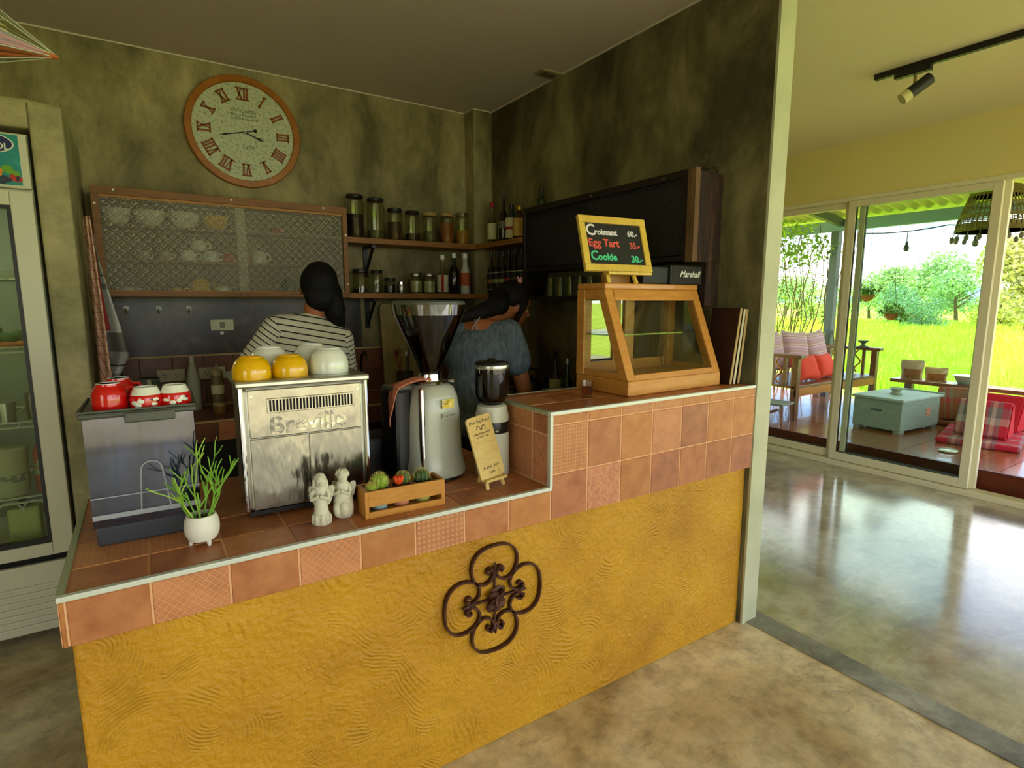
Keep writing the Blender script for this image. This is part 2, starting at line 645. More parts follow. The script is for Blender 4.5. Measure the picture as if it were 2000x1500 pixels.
M_plaster = plaster()
M_trim = mat('pale_metal_trim', 'd5dccf', 0.35, metal=0.25)
M_trim2 = mat('green_grey_trim', 'a3ab88', 0.4, metal=0.2)
M_grout = mat('pale_terracotta_grout', 'e2b184', 0.85)

def tile_mat(name, base, dark, pat=None, line='d69c68'):
    m, t, b = nodes_of(name, 0.42)
    tc = t.nodes.new('ShaderNodeTexCoord')
    src = tc.outputs['Object']
    oi = t.nodes.new('ShaderNodeObjectInfo')
    ad = t.nodes.new('ShaderNodeVectorMath')
    ad.operation = 'ADD'
    t.links.new(src, ad.inputs[0])
    cb = t.nodes.new('ShaderNodeCombineXYZ')
    t.links.new(math_node(t, 'MULTIPLY', oi.outputs['Random'], 40), cb.inputs[0])
    t.links.new(cb.outputs[0], ad.inputs[1])
    n = t.nodes.new('ShaderNodeTexNoise')
    n.inputs['Scale'].default_value = 14
    n.inputs['Detail'].default_value = 8
    n.inputs['Roughness'].default_value = 0.65
    t.links.new(ad.outputs[0], n.inputs['Vector'])
    col = ramp(t, n.outputs['Fac'], [(0.3, dark), (0.66, base)])
    hsv = t.nodes.new('ShaderNodeHueSaturation')
    t.links.new(math_node(t, 'MULTIPLY_ADD', oi.outputs['Random'], 0.22, 0.88), hsv.inputs['Value'])
    t.links.new(col, hsv.inputs['Color'])
    col = hsv.outputs['Color']
    if pat:
        sp = t.nodes.new('ShaderNodeSeparateXYZ')
        t.links.new(src, sp.inputs[0])
        x, y = sp.outputs[0], sp.outputs[1]
        k = 2 * math.pi / 0.0200
        def ridge(v, w):                       # 1 on thin lines where sin(v) is near 0
            s = math_node(t, 'ABSOLUTE', math_node(t, 'SINE', v))
            return math_node(t, 'LESS_THAN', s, w)
        if pat == 'diamond':
            a = math_node(t, 'MULTIPLY', math_node(t, 'ADD', x, y), k / 2)
            c = math_node(t, 'MULTIPLY', math_node(t, 'SUBTRACT', x, y), k / 2)
            l = math_node(t, 'MAXIMUM', ridge(a, 0.28), ridge(c, 0.28))
            d = math_node(t, 'GREATER_THAN', math_node(t, 'MULTIPLY', math_node(t, 'COSINE', math_node(t, 'MULTIPLY', a, 2)), math_node(t, 'COSINE', math_node(t, 'MULTIPLY', c, 2))), 0.8)
            l = math_node(t, 'MAXIMUM', l, d)
        elif pat == 'weave':
            a = math_node(t, 'MULTIPLY', x, k * 0.75)
            c = math_node(t, 'MULTIPLY', y, k * 0.75)
            l = math_node(t, 'MAXIMUM', ridge(a, 0.3), ridge(c, 0.3))
        elif pat == 'dots':
            a = math_node(t, 'MULTIPLY', math_node(t, 'ADD', x, y), k * 0.62)
            c = math_node(t, 'MULTIPLY', math_node(t, 'SUBTRACT', x, y), k * 0.62)
            l = math_node(t, 'GREATER_THAN', math_node(t, 'MULTIPLY', math_node(t, 'SINE', a), math_node(t, 'SINE', c)), 0.25)
        else:                                   # ornate: ogee lattice of wavy lines with small rings
            k2 = 2 * math.pi / 0.082
            wx = math_node(t, 'MULTIPLY', math_node(t, 'SINE', math_node(t, 'MULTIPLY', y, k2)), 0.020)
            wy = math_node(t, 'MULTIPLY', math_node(t, 'SINE', math_node(t, 'MULTIPLY', x, k2)), 0.020)
            p = math_node(t, 'MULTIPLY', math_node(t, 'ADD', x, wx), k2 / 2)
            q = math_node(t, 'MULTIPLY', math_node(t, 'SUBTRACT', x, wx), k2 / 2)
            u = math_node(t, 'MULTIPLY', math_node(t, 'ADD', y, wy), k2 / 2)
            l = math_node(t, 'MAXIMUM', ridge(p, 0.14), ridge(q, 0.14))
            l = math_node(t, 'MAXIMUM', l, ridge(u, 0.11))
            vo = t.nodes.new('ShaderNodeTexVoronoi')
            vo.inputs['Scale'].default_value = 70
            t.links.new(src, vo.inputs['Vector'])
            l = math_node(t, 'MAXIMUM', l, math_node(t, 'LESS_THAN', math_node(t, 'ABSOLUTE', math_node(t, 'SUBTRACT', vo.outputs['Distance'], 0.36)), 0.07))
        l = math_node(t, 'MULTIPLY', l, 0.62)
        mx = t.nodes.new('ShaderNodeMix')
        mx.data_type = 'RGBA'
        t.links.new(l, mx.inputs['Factor'])
        t.links.new(col, mx.inputs[6])
        mx.inputs[7].default_value = C(line)
        col = mx.outputs[2]
        bp = t.nodes.new('ShaderNodeBump')
        bp.inputs['Strength'].default_value = 0.3
        bp.inputs['Distance'].default_value = 0.001
        t.links.new(l, bp.inputs['Height'])
        t.links.new(bp.outputs['Normal'], b.inputs['Normal'])
    t.links.new(col, b.inputs['Base Color'])
    return m
T_plain = tile_mat('terracotta_tile', 'c07f4e', 'a05e34')
T_plain2 = tile_mat('orange_terracotta_tile', 'c6864e', 'ae6c35')
T_plain3 = tile_mat('dusky_terracotta_tile', 'bc7a50', '9a5c3c')
T_dia = tile_mat('diamond_relief_tile', 'c98558', 'ab6a42', 'diamond')
T_weave = tile_mat('woven_relief_tile', 'cc8a55', 'b07040', 'weave')
T_dots = tile_mat('dotted_relief_tile', 'c8895c', 'a8683f', 'dots')
T_orn = tile_mat('ornate_relief_tile', 'c58260', 'a8684a', 'ornate')

TILE_MESH = {}
def tile(parent, m, centre, w, h, face, name='tile'):
    """one bevelled tile w x h; face '-y' stands facing the front, '+z' lies flat, '-x' faces left"""
    key = (round(w, 4), round(h, 4), m.name)
    if key not in TILE_MESH:
        a, b, e, d = w / 2, h / 2, 0.0022, 0.009
        vs = [(-a, -b, 0), (a, -b, 0), (a, b, 0), (-a, b, 0), (-a, -b, d - e), (a, -b, d - e), (a, b, d - e), (-a, b, d - e),
              (-a + e, -b + e, d), (a - e, -b + e, d), (a - e, b - e, d), (-a + e, b - e, d)]
        fs = [(0, 1, 5, 4), (1, 2, 6, 5), (2, 3, 7, 6), (3, 0, 4, 7), (4, 5, 9, 8), (5, 6, 10, 9), (6, 7, 11, 10), (7, 4, 8, 11), (8, 9, 10, 11), (3, 2, 1, 0)]
        TILE_MESH[key] = MB().add(vs, fs).mesh('tile', False, m)
    rot = {'-y': (R(90), 0, 0), '+z': (0, 0, 0), '-x': (R(90), 0, R(-90))}[face]
    return link(name, TILE_MESH[key], parent, world=True, loc=centre, rot=rot)

YT = 1.505            # tile face
ctr = thing('bar_counter', 'yellow plastered bar counter topped with terracotta tiles', 'counter', (1.05, 1.85, 0))
body = MB()
body.box(-0.195, 2.308, 1.532, 1.70, 0, 0.80)
body.box(-0.195, -0.10, 1.70, 2.20, 0, 0.80)
body.build('plaster_front', M_plaster, ctr, world=True, bevel=0.006)
core = MB()
core.box(-0.2085, 1.1465, 1.5072, 2.25, 0.787, 0.9023)
core.box(1.1465, 2.308, 1.5072, 1.90, 0.787, 1.1693)
core.build('grout_bed', M_grout, ctr, world=True)
P = 0.168
X0 = -0.036
def pitch(a, b):
    return a + 0.0023, b - 0.0023
# low front row
low = [T_plain, T_dia, T_plain, T_dia, T_plain2, T_dots, T_plain, T_plain2]
xs = [-0.196] + [X0 + P * k for k in range(8)]
xs[-1] = 1.146
for k in range(8):
    a, b = pitch(xs[k], xs[k + 1])
    tile(ctr, low[k], ((a + b) / 2, 1.514, 0.8385), b - a, 0.107, '-y')
tile(ctr, T_plain2, (-0.2025, 1.514, 0.8385), 0.0095, 0.107, '-y')
# left end of the top
for k in range(4):
    tile(ctr, T_plain2, (-0.202, 1.60 + P * k, 0.8385), P - 0.0032, 0.107, '-x')
# high front: three rows
ux = [1.146, 1.312, 1.477, 1.644, 1.814, 1.982, 2.155, 2.308]
rows = [(0.785, 0.949, [T_plain3, T_orn, T_plain2, T_plain3, T_plain, T_plain, T_plain3]),
        (0.949, 1.125, [T_weave, T_plain, T_plain2, T_dia, T_plain3, T_plain2, T_plain2]),
        (1.125, 1.160, [T_plain2, T_plain2, T_weave, T_weave, T_plain2, T_plain2, T_plain2])]
for z0, z1, ms in rows:
    for k in range(7):
        a, b = pitch(ux[k], ux[k + 1])
        tile(ctr, ms[k], ((a + b) / 2, 1.514, (z0 + z1) / 2), b - a, z1 - z0 - 0.0046, '-y')
# low top, then high top
ty = [1.522, 1.655, 1.823, 1.991, 2.159, 2.25]
for j in range(5):
    for k in range(8):
        a, b = pitch(xs[k], xs[k + 1])
        c, d = pitch(ty[j], ty[j + 1])
        m = [T_plain, T_plain, T_dia, T_plain3, T_plain, T_weave, T_plain3, T_plain][(k + 3 * j) % 8] if j != 1 else (T_weave if k < 2 else T_plain)
        tile(ctr, m, ((a + b) / 2, (c + d) / 2, 0.8955), b - a, d - c, '+z')
for j, (c, d) in enumerate(((1.522, 1.655), (1.655, 1.823), (1.823, 1.896))):
    for k in range(7):
        a, b = pitch(ux[k] + (0.012 if k == 0 else 0), ux[k + 1])
        tile(ctr, [T_plain, T_weave, T_plain3][(j + k) % 3] if j else T_plain, ((a + b) / 2, (c + d) / 2, 1.1625), b - a, d - c - 0.0046, '+z')
# left side of the step
for j, (c, d) in enumerate(((1.526, 1.618), (1.618, 1.786), (1.786, 1.896))):
    for i, (z0, z1) in enumerate(((0.908, 1.088), (1.088, 1.158))):
        tile(ctr, [T_orn, T_dia, T_plain][(i + j) % 3] if i == 0 else (T_plain3 if j == 0 else T_weave), (1.1535, (c + d) / 2, (z0 + z1) / 2), d - c - 0.0046, z1 - z0 - 0.0046, '-x')
# metal edge trims
def tr(m, *a):
    MB().box(*a).build('edge_trim', m, ctr, world=True, bevel=0.002)
tr(M_trim, -0.210, 1.150, 1.503, 1.520, 0.893, 0.9065)
tr(M_trim2, -0.2125, -0.196, 1.520, 2.25, 0.893, 0.9065)
tr(M_trim, 1.140, 1.1525, 1.503, 1.520, 0.905, 1.1605)
tr(M_trim, 1.140, 2.309, 1.503, 1.520, 1.1600, 1.1735)
tr(M_trim2, 1.140, 1.1565, 1.520, 1.90, 1.1600, 1.1735)
tr(M_trim2, 1.157, 2.309, 1.896, 1.902, 1.1600, 1.1735)

# ------------------------------------------------------------------ wrought-iron ornament on the counter front
M_iron = mat('rusty_brown_iron', '55301f', 0.55, metal=0.35, var=(30, '3c2018'))
orn = thing('iron_ornament', 'brown wrought iron quatrefoil ornament on the yellow counter front', 'ornament', (0.925, 1.5235, 0.552))
def catmull(pts, n=5):
    o = []
    for i in range(len(pts) - 1):
        p0, p1, p2, p3 = (Vector(pts[max(0, min(len(pts) - 1, j))]) for j in (i - 1, i, i + 1, i + 2))
        for k in range(n):
            t = k / n
            o.append(0.5 * ((2 * p1) + (p2 - p0) * t + (2 * p0 - 5 * p1 + 4 * p2 - p3) * t * t + (3 * p1 - p0 - 3 * p2 + p3) * t ** 3))
    o.append(Vector(pts[-1]))
    return o
def scroll_loop(ang):
    """a C-shaped flat bar loop whose two ends curl in beside the tulip"""
    half = [(0.05, 0.182), (0.080, 0.158), (0.090, 0.125), (0.084, 0.092), (0.066, 0.068), (0.042, 0.060), (0.021, 0.067), (0.009, 0.082), (0.008, 0.099), (0.018, 0.112), (0.030, 0.108), (0.031, 0.096), (0.023, 0.092)]
    path = catmull([(-x, 0, z) for x, z in reversed(half)] + [(0, 0, 0.190)] + [(x, 0, z) for x, z in half])
    M = Matrix.Rotation(R(ang), 3, 'Y')
    return [M @ p for p in path]
for a in (0, 90, 180, 270):
    path = scroll_loop(a)
    mb = MB()
    n = len(path)
    for i, p in enumerate(path):
        d = path[min(i + 1, n - 1)] - path[max(i - 1, 0)]
        d.normalize()
        s = Vector((d.z, 0, -d.x)) * 0.0035
        for q in (p + s + Vector((0, -0.008, 0)), p - s + Vector((0, -0.008, 0)), p - s + Vector((0, 0.008, 0)), p + s + Vector((0, 0.008, 0))):
            mb.v.append(tuple(q))
    for i in range(n - 1):
        for k in range(4):
            l = (k + 1) % 4
            mb.f.append((i * 4 + k, i * 4 + l, i * 4 + 4 + l, i * 4 + 4 + k))
    mb.f += [(3, 2, 1, 0), tuple((n - 1) * 4 + k for k in range(4))]
    mb.build('scroll', M_iron, orn, smooth=True)
    # a small tulip at the inner mouth of the loop and the bar that joins it to the middle
    tu = MB()
    tu.bar((0, 0, 0.02), (0, 0, 0.100), 0.007, 0.007, (0, 1, 0))
    tu.ell((0, -0.004, 0.112), (0.006, 0.006, 0.018), 8, 6)
    for s in (-1, 1):
        tu.tube([(0, -0.004, 0.088), (s * 0.008, -0.008, 0.100), (s * 0.016, -0.01, 0.114), (s * 0.021, -0.012, 0.112), (s * 0.021, -0.012, 0.104)], [0.004, 0.005, 0.005, 0.005, 0.005], 6)
    tu.move(Matrix.Rotation(R(a), 4, 'Y'))
    tu.build('tulip', M_iron, orn, smooth=True)
lf = MB()
rr = random.Random(3)
for k in range(13):
    a = 2 * math.pi * k / 13 * 2.4
    dist = 0.003 + 0.0013 * k
    cx, cz = dist * math.cos(a) * 0.8, dist * math.sin(a) * 1.25
    Mx = Matrix.Rotation(rr.uniform(-0.6, 0.6), 3, 'X') @ Matrix.Rotation(a, 3, 'Y') @ Matrix.Rotation(rr.uniform(0.3, 0.9), 3, 'Z')
    lf.ell((cx, -0.018 + 0.001 * k, cz), (0.019, 0.005, 0.036), 8, 6, Mx)
lf.build('leaf_rosette', M_iron, orn, smooth=True)

# ------------------------------------------------------------------ things on the low counter
ZL, ZH = 0.9050, 1.1720
M_smoke = glass('smoky_plastic', 'c0c4d2', 0.06, 0.9, 0.10)
M_smoke_dk = mat('grey_plastic_lid', '4a4d44', 0.35)
M_smoke_base = mat('dark_clear_plastic_base', '3b4048', 0.25)
M_red = mat('red_glaze', 'c9150f', 0.14, coat=0.6)
M_wglaze = mat('white_glaze', 'e4eada', 0.18, coat=0.5)
M_yglaze = mat('yellow_glaze', 'e8b400', 0.16, coat=0.6)
M_pot = mat('matt_white_ceramic', 'e9e7dc', 0.45)
M_soil = mat('dark_soil', '2b2218', 0.95, bump=(90, 0.8, 0.01))
M_steel = mat('polished_stainless', 'a19e8e', 0.17, metal=1.0, bump=(4, 0.55, 0.02), stretch=(2.2, 2.2, 0.6))
M_steel2 = mat('brushed_steel', 'b9b9ae', 0.3, metal=1.0)
M_black = mat('black_plastic', '101010', 0.35)
M_blackm = mat('black_shadow_gap', '060606', 0.8)
M_chrome = mat('chrome', 'dcdcd8', 0.08, metal=1.0)
M_ice = mat('dark_smoked_fill', '565c70', 0.16, coat=0.7)

# clear drawer-fronted storage bin, turned a little towards the left
b = thing('storage_bin', 'smoky clear plastic storage bin with grey lid on the left counter end', 'bin', (-0.152, 1.770, ZL), -1)
bw, bd, bh = 0.248, 0.245, 0.345
MB().box(0.004, bw - 0.004, 0.004, bd, 0.0, 0.052).build('base', M_smoke_base, b, bevel=0.006)
sh = MB()
for a in ((0, bw, 0, 0.005, 0.052, bh), (0, bw, bd - 0.005, bd, 0.052, bh), (0, 0.005, 0.005, bd - 0.005, 0.052, bh), (bw - 0.005, bw, 0.005, bd - 0.005, 0.052, bh)):
    sh.box(*a)
sh.build('shell', M_smoke, b)
inn = MB()
for cx_, rx_ in ((0.066, 0.052), (0.176, 0.060)):
    inn.lathe([(rx_ * .96, 0.054), (rx_, 0.06), (rx_, 0.31), (rx_ * .9, 0.318)], 28, c=(cx_, 0.085, 0))  # rounded glossy tubes added to give vertical streaks of reflection
inn.box(0.02, bw - 0.02, 0.10, bd - 0.02, 0.054, 0.325)
inn.build('inner_container_streak_tubes', M_ice, b, smooth=True)
MB().box(0.0, bw, -0.004, 0.0, 0.075, 0.088).build('ledge', mat('pale_plastic_edge', '9aa0a8', 0.2), b)
MB().box(0.0, bw, -0.003, 0.0, 0.132, 0.135).build('ledge', MATS['pale_plastic_edge'], b)
lid = MB().box(-0.008, bw + 0.008, -0.012, bd + 0.008, bh, bh + 0.016).build('lid', M_smoke_dk, b, bevel=0.006)
MB().box(0.09, 0.205, -0.020, -0.010, bh - 0.016, bh + 0.012).build('handle', M_smoke_dk, lid, bevel=0.004)
rim = MB()
for a in ((-0.008, bw + 0.008, -0.012, -0.006), (-0.008, bw + 0.008, bd + 0.002, bd + 0.008), (-0.008, -0.002, -0.006, bd + 0.002), (bw + 0.002, bw + 0.008, -0.006, bd + 0.002)):
    rim.box(*a, bh + 0.016, bh + 0.022)
rim.build('rim', M_smoke_dk, lid, bevel=0.002)
# moulded arch on the front
arch = [(0.118 + 0.005 * 0, 0.088)]
pts = [(0.108, -0.003, 0.088), (0.114, -0.003, 0.19)]
for i in range(9):
    a = math.pi - math.pi * i / 8
    pts.append((0.139 + 0.024 * math.cos(a), -0.003, 0.195 + 0.024 * math.sin(a)))
pts += [(0.164, -0.003, 0.19), (0.176, -0.003, 0.088)]
MB().tube(pts, 0.0022, 6).build('moulded_arch', MATS['pale_plastic_edge'], b, smooth=True)

def cup_profile(r0, r1, h, wall=0.004, foot=0.0):
    """an upside-down cup: rim at z=0, foot ring at the top"""
    return [(r1, 0), (r1 * 1.02, h * 0.25), (r1 * 0.98, h * 0.55), (r1 * 0.86, h * 0.8), (r0, h - foot), (r0, h), (r0 - 0.006, h), (r0 - 0.007, h - 0.004), (0, h - 0.004)]
def red_mug(x, y, label, ang):
    z = ZL + bh + 0.0165
    t = thing('red_mug', label, 'mug', (x, y, z), ang, 'upside-down cups on the storage bin')
    MB().lathe([(0.040, 0), (0.041, 0.02), (0.040, 0.04), (0.035, 0.055), (0.028, 0.062), (0.0275, 0.067)], 28).build('cup', M_red, t, smooth=True)
    MB().lathe([(0.0275, 0.067), (0.0275, 0.0685), (0.024, 0.0685), (0.0235, 0.066), (0, 0.066)], 24).build('foot_ring', M_wglaze, t, smooth=True)
    MB().tube([(-0.036, 0, 0.05), (-0.052, 0, 0.052), (-0.060, 0, 0.038), (-0.056, 0, 0.02), (-0.040, 0, 0.014)], 0.005, 8).build('handle', M_red, t, smooth=True)
red_mug(-0.092, 1.822, 'plain red mug upside down at the front left of the bin lid', 195)
red_mug(-0.074, 1.935, 'plain red mug upside down behind the other red mug', 160)
M_redwhite = None
def red_bowl(x, y, label, ang, seed):
    z = ZL + bh + 0.0165
    t = thing('red_white_cup', label, 'cup', (x, y, z), ang, 'upside-down cups on the storage bin')
    MB().lathe([(0.0375, 0.0), (0.039, 0.012), (0.0385, 0.028), (0.036, 0.034)], 28).build('red_band', M_red, t, smooth=True)
    MB().lathe([(0.036, 0.034), (0.029, 0.050), (0.0275, 0.054), (0.024, 0.054), (0.0235, 0.052), (0, 0.052)], 28).build('white_base', M_wglaze, t, smooth=True)
    rr = random.Random(seed)
    sp = MB()
    for k in range(6):
        a = -math.pi / 2 + rr.uniform(-0.9, 0.9)
        hz = rr.uniform(0.006, 0.026)
        rad = 0.0384
        sp.ell((rad * math.cos(a), rad * math.sin(a), hz), (0.006 + rr.random() * 0.004, 0.0018, 0.004 + rr.random() * 0.003), 8, 6, Matrix.Rotation(a + math.pi / 2, 3, 'Z'))
    sp.build('white_print', M_wglaze, t, smooth=True)
    bk = MB()
    for k in range(2):
        a = -math.pi / 2 + rr.uniform(0.3, 0.8)
        bk.ell((0.0388 * math.cos(a), 0.0388 * math.sin(a), 0.016 + 0.006 * k), (0.003, 0.0012, 0.003), 8, 5, Matrix.Rotation(a + math.pi / 2, 3, 'Z'))
    bk.build('black_print', M_black, t, smooth=True)
red_bowl(-0.010, 1.806, 'red and white printed cup upside down, in the middle of the bin lid', 0, 4)
red_bowl(0.058, 1.812, 'red and white printed cup upside down at the right end of the bin lid', 15, 9)

# potted stick plant
p = thing('potted_plant', 'green pencil cactus plant in a white footed pot beside the storage bin', 'plant', (0.088, 1.655, ZL))
MB().lathe([(0.020, 0.012), (0.034, 0.016), (0.0415, 0.032), (0.043, 0.050), (0.040, 0.070), (0.035, 0.082), (0.031, 0.082), (0.035, 0.068), (0, 0.066)], 28).build('pot', M_pot, p, smooth=True)
for k in range(3):
    a = R(-90 + 120 * k + 25)
    MB().cyl((0.026 * math.cos(a), 0.026 * math.sin(a), 0.018), (0.030 * math.cos(a), 0.030 * math.sin(a), 0.0), 0.008, 0.004, 10).build('foot', M_pot, p, smooth=True)
MB().lathe([(0.0, 0.066), (0.0335, 0.066), (0.0335, 0.070), (0, 0.071)], 20).build('soil', M_soil, p)
M_stem = mat('fresh_green_stem', '5f9a2c', 0.45, var=(25, '8fbe3e'))
M_tip = mat('pale_green_stem', '9fc94a', 0.45)
rr = random.Random(21)
def sprig(mb, p0, d, length, r, depth):
    n = 4
    pts = [Vector(p0)]
    d = Vector(d).normalized()
    for i in range(n):
        d = (d + Vector((rr.uniform(-.18, .18), rr.uniform(-.18, .18), rr.uniform(-.05, .12)))).normalized()
        pts.append(pts[-1] + d * length / n)
    mb.tube(pts, [r, r * .95, r * .9, r * .85, r * .7], 6)
    if depth > 0:
        for k in range(rr.choice((2, 2, 3))):
            base = pts[rr.choice((2, 3, 4))]
            dd = (d + Vector((rr.uniform(-.9, .9), rr.uniform(-.7, .7), rr.uniform(-.1, .5)))).normalized()
            sprig(mb, base, dd, length * rr.uniform(.55, .8), r * .82, depth - 1)
for k in range(9):
    a = 2 * math.pi * k / 9 + 0.3
    mb = MB()
    lean = rr.uniform(0.25, 0.95)
    sprig(mb, (0.016 * math.cos(a), 0.016 * math.sin(a), 0.066), (math.cos(a) * lean, math.sin(a) * lean * .7, 1), rr.uniform(0.075, 0.105), 0.0026, 2)
    mb.build('stem', M_tip if k in (2, 5) else M_stem, p, smooth=True)

# espresso machine seen from behind
e = thing('espresso_machine', 'stainless steel espresso machine seen from behind on the counter', 'coffee machine', (0.209, 1.757, ZL), -2)
ew, ed, eh = 0.376, 0.30, 0.408
MB().box(0.010, ew - 0.010, 0.0, ed, 0.022, eh - 0.012).build('body', M_steel2, e, bevel=0.012)
for x in (0.05, ew - 0.05):
    for y in (0.04, ed - 0.04):
        MB().cyl((x, y, 0), (x, y, 0.024), 0.016, 0.016, 12).build('foot', M_black, e)
MB().box(0.012, ew - 0.012, -0.001, 0.02, 0.012, 0.024).build('base_shadow_strip', M_black, e)
MB().box(0.024, ew - 0.024, -0.006, 0.0, 0.246, eh - 0.018).build('upper_back_panel', M_steel, e, bevel=0.003)
MB().box(0.024, ew / 2 - 0.0008, -0.005, 0.0, 0.028, 0.244).build('lower_back_panel', M_steel, e, bevel=0.002)
MB().box(ew / 2 + 0.0008, ew - 0.024, -0.005, 0.0, 0.028, 0.244).build('lower_back_panel', M_steel, e, bevel=0.002)
for x in (0.0, ew - 0.014):
    MB().box(x, x + 0.014, -0.004, 0.02, 0.024, eh - 0.008).build('corner_rail', M_chrome, e, bevel=0.005)
top = MB().box(-0.006, ew + 0.006, -0.008, ed + 0.004, eh - 0.014, eh + 0.008).build('cup_tray', M_steel2, e, bevel=0.007)
v = MB().box(0.074, 0.330, -0.0085, -0.0055, 0.318, 0.362)
v.build('vent_frame', M_steel, e, bevel=0.0025)
sl = MB()
for k in range(26):
    x = 0.081 + k * 0.0095
    sl.box(x, x + 0.0056, -0.0095, -0.0084, 0.323, 0.357)
sl.build('vent_slots', M_blackm, e)
lettering('Breville', 0.076, M_steel, e, (0.192, -0.0062, 0.279), depth=0.0026, bold=0.0014)
for x, z in ((0.034, 0.372), (0.342, 0.372)):
    MB().cyl((x, -0.0075, z), (x, -0.0055, z), 0.005, 0.005, 12).build('screw', M_steel2, e)
# coffee machine right-hand black side panel
MB().box(ew - 0.004, ew + 0.002, 0.03, ed - 0.02, 0.03, eh - 0.03).build('side_panel', M_black, e)

def bowl_down(name, label, m, x, y, r, h, z=ZL + 0.4165):
    t = thing(name, label, 'bowl', (x, y, z), 0, 'bowls upside down on the espresso machine')
    MB().lathe([(r * 0.97, 0), (r, h * 0.22), (r * 0.97, h * 0.5), (r * 0.85, h * 0.76), (r * 0.66, h * 0.94), (r * 0.60, h * 0.955)], 32).build('wall', m, t, smooth=True)
    MB().lathe([(r * 0.60, h * 0.95), (r * 0.585, h), (r * 0.53, h), (r * 0.51, h * 0.97), (0, h * 0.97)], 32).build('foot_ring', m, t, smooth=True)
    return t
bowl_down('yellow_bowl', 'yellow bowl upside down at the left end of the espresso machine top', M_yglaze, 0.258, 1.812, 0.055, 0.066)
bowl_down('yellow_bowl', 'yellow bowl upside down in the middle of the espresso machine top', M_yglaze, 0.368, 1.822, 0.054, 0.065)
bowl_down('white_bowl', 'white bowl upside down at the right end of the espresso machine top', M_wglaze, 0.492, 1.838, 0.062, 0.081)
bowl_down('white_bowl', 'white bowl upside down behind the two yellow bowls', M_wglaze, 0.330, 1.935, 0.062, 0.084)
bowl_down('white_bowl', 'white bowl upside down behind the front white bowl', M_wglaze, 0.470, 1.968, 0.062, 0.086)

# two angel figurines
M_angel = mat('aged_white_resin', 'd8d6bf', 0.6, var=(40, 'b5b096', 0.5, 0.8))
def angel(x, y, h, label, ang, kneel):
    t = thing('angel_figurine', label, 'figurine', (x, y, ZL), ang, 'angel figurines on the counter')
    k = h / 0.16
    g = MB()
    if kneel:
        g.lathe([(0.024, 0), (0.031, 0.008), (0.033, 0.03), (0.031, 0.055), (0.024, 0.085), (0.0225, 0.10), (0.017, 0.110), (0.008, 0.114)], 20, sx=k, sy=k * .85)
        g.ell((0.008, -0.018, 0.03), (0.016, 0.016, 0.028), 12, 8)
        g.ell((-0.012, -0.018, 0.028), (0.014, 0.014, 0.026), 12, 8)
    else:
        g.lathe([(0.026, 0), (0.027, 0.006), (0.022, 0.03), (0.0185, 0.065), (0.016, 0.088), (0.019, 0.105), (0.014, 0.114), (0.007, 0.118)], 20, sx=k, sy=k * .85)
        for i in range(9):
            a = 2 * math.pi * i / 9
            g.ell((0.023 * math.cos(a), 0.02 * math.sin(a), 0.014), (0.006, 0.006, 0.018), 8, 6)
    g.build('robe', M_angel, t, smooth=True)
    hz = 0.133 * k
    hd = MB()
    hd.ell((0.002, -0.004, hz), (0.0150, 0.016, 0.019), 16, 12)
    hd.ell((0.004, -0.020, hz - 0.003), (0.0028, 0.004, 0.0032), 8, 6)
    hd.ell((0.004, -0.017, hz - 0.0095), (0.0045, 0.003, 0.0016), 8, 6)
    hd.ell((0.010, -0.0165, hz + 0.002), (0.002, 0.0016, 0.0016), 6, 5)
    hd.ell((-0.003, -0.0175, hz + 0.002), (0.002, 0.0016, 0.0016), 6, 5)
    hd.build('head', M_angel, t, smooth=True)
    hr = MB()
    hr.ell((0.0, 0.003, hz + 0.005), (0.0175, 0.0165, 0.0185), 16, 10)
    if kneel:
        for i in range(26):
            a = i * 2.4
            el_ = 0.05 + 0.9 * i / 26
            cr = math.sqrt(max(0, 1 - el_ * el_))
            if math.sin(a) * cr < -0.55 and el_ < 0.4:
                continue
            hr.ell((0.0165 * cr * math.cos(a), 0.003 + 0.0155 * cr * math.sin(a), hz + 0.004 + 0.0165 * el_), 0.0052, 8, 6)
    else:
        hr.tube([(-0.014, 0.002, hz + 0.004), (-0.017, 0.004, hz - 0.018), (-0.016, 0.002, hz - 0.036)], [0.007, 0.007, 0.004], 8)
        hr.tube([(0.015, 0.002, hz + 0.002), (0.017, 0.004, hz - 0.016), (0.016, 0.002, hz - 0.030)], [0.006, 0.006, 0.003], 8)
    hr.build('hair', M_angel, t, smooth=True)
    for s in (-1, 1):
        ar = MB()
        ar.tube([(s * 0.016, 0, 0.106 * k), (s * 0.025, -0.008, 0.092 * k), (s * 0.022, -0.018, 0.082 * k), (s * 0.006, -0.025, 0.090 * k), (s * 0.003, -0.026, 0.097 * k)], [0.006, 0.0065, 0.0065, 0.005, 0.0035], 8)
        ar.build('arm', M_angel, t, smooth=True)
        wg = MB()
        poly = [(0.006, 0.066), (0.012, 0.050), (0.022, 0.052), (0.030, 0.070), (0.036, 0.098), (0.034, 0.112), (0.024, 0.112), (0.012, 0.100)]
        wg.prism([(s * a, b_ * k) for a, b_ in poly], 'y', 0.016, 0.022)
        wg.build('wing', M_angel, t, bevel=0.002)
angel(0.392, 1.620, 0.155, 'slim white angel figurine with long hair, standing on the left', -22, False)
angel(0.462, 1.640, 0.150, 'plump white angel figurine with curly hair, on the right', -30, True)

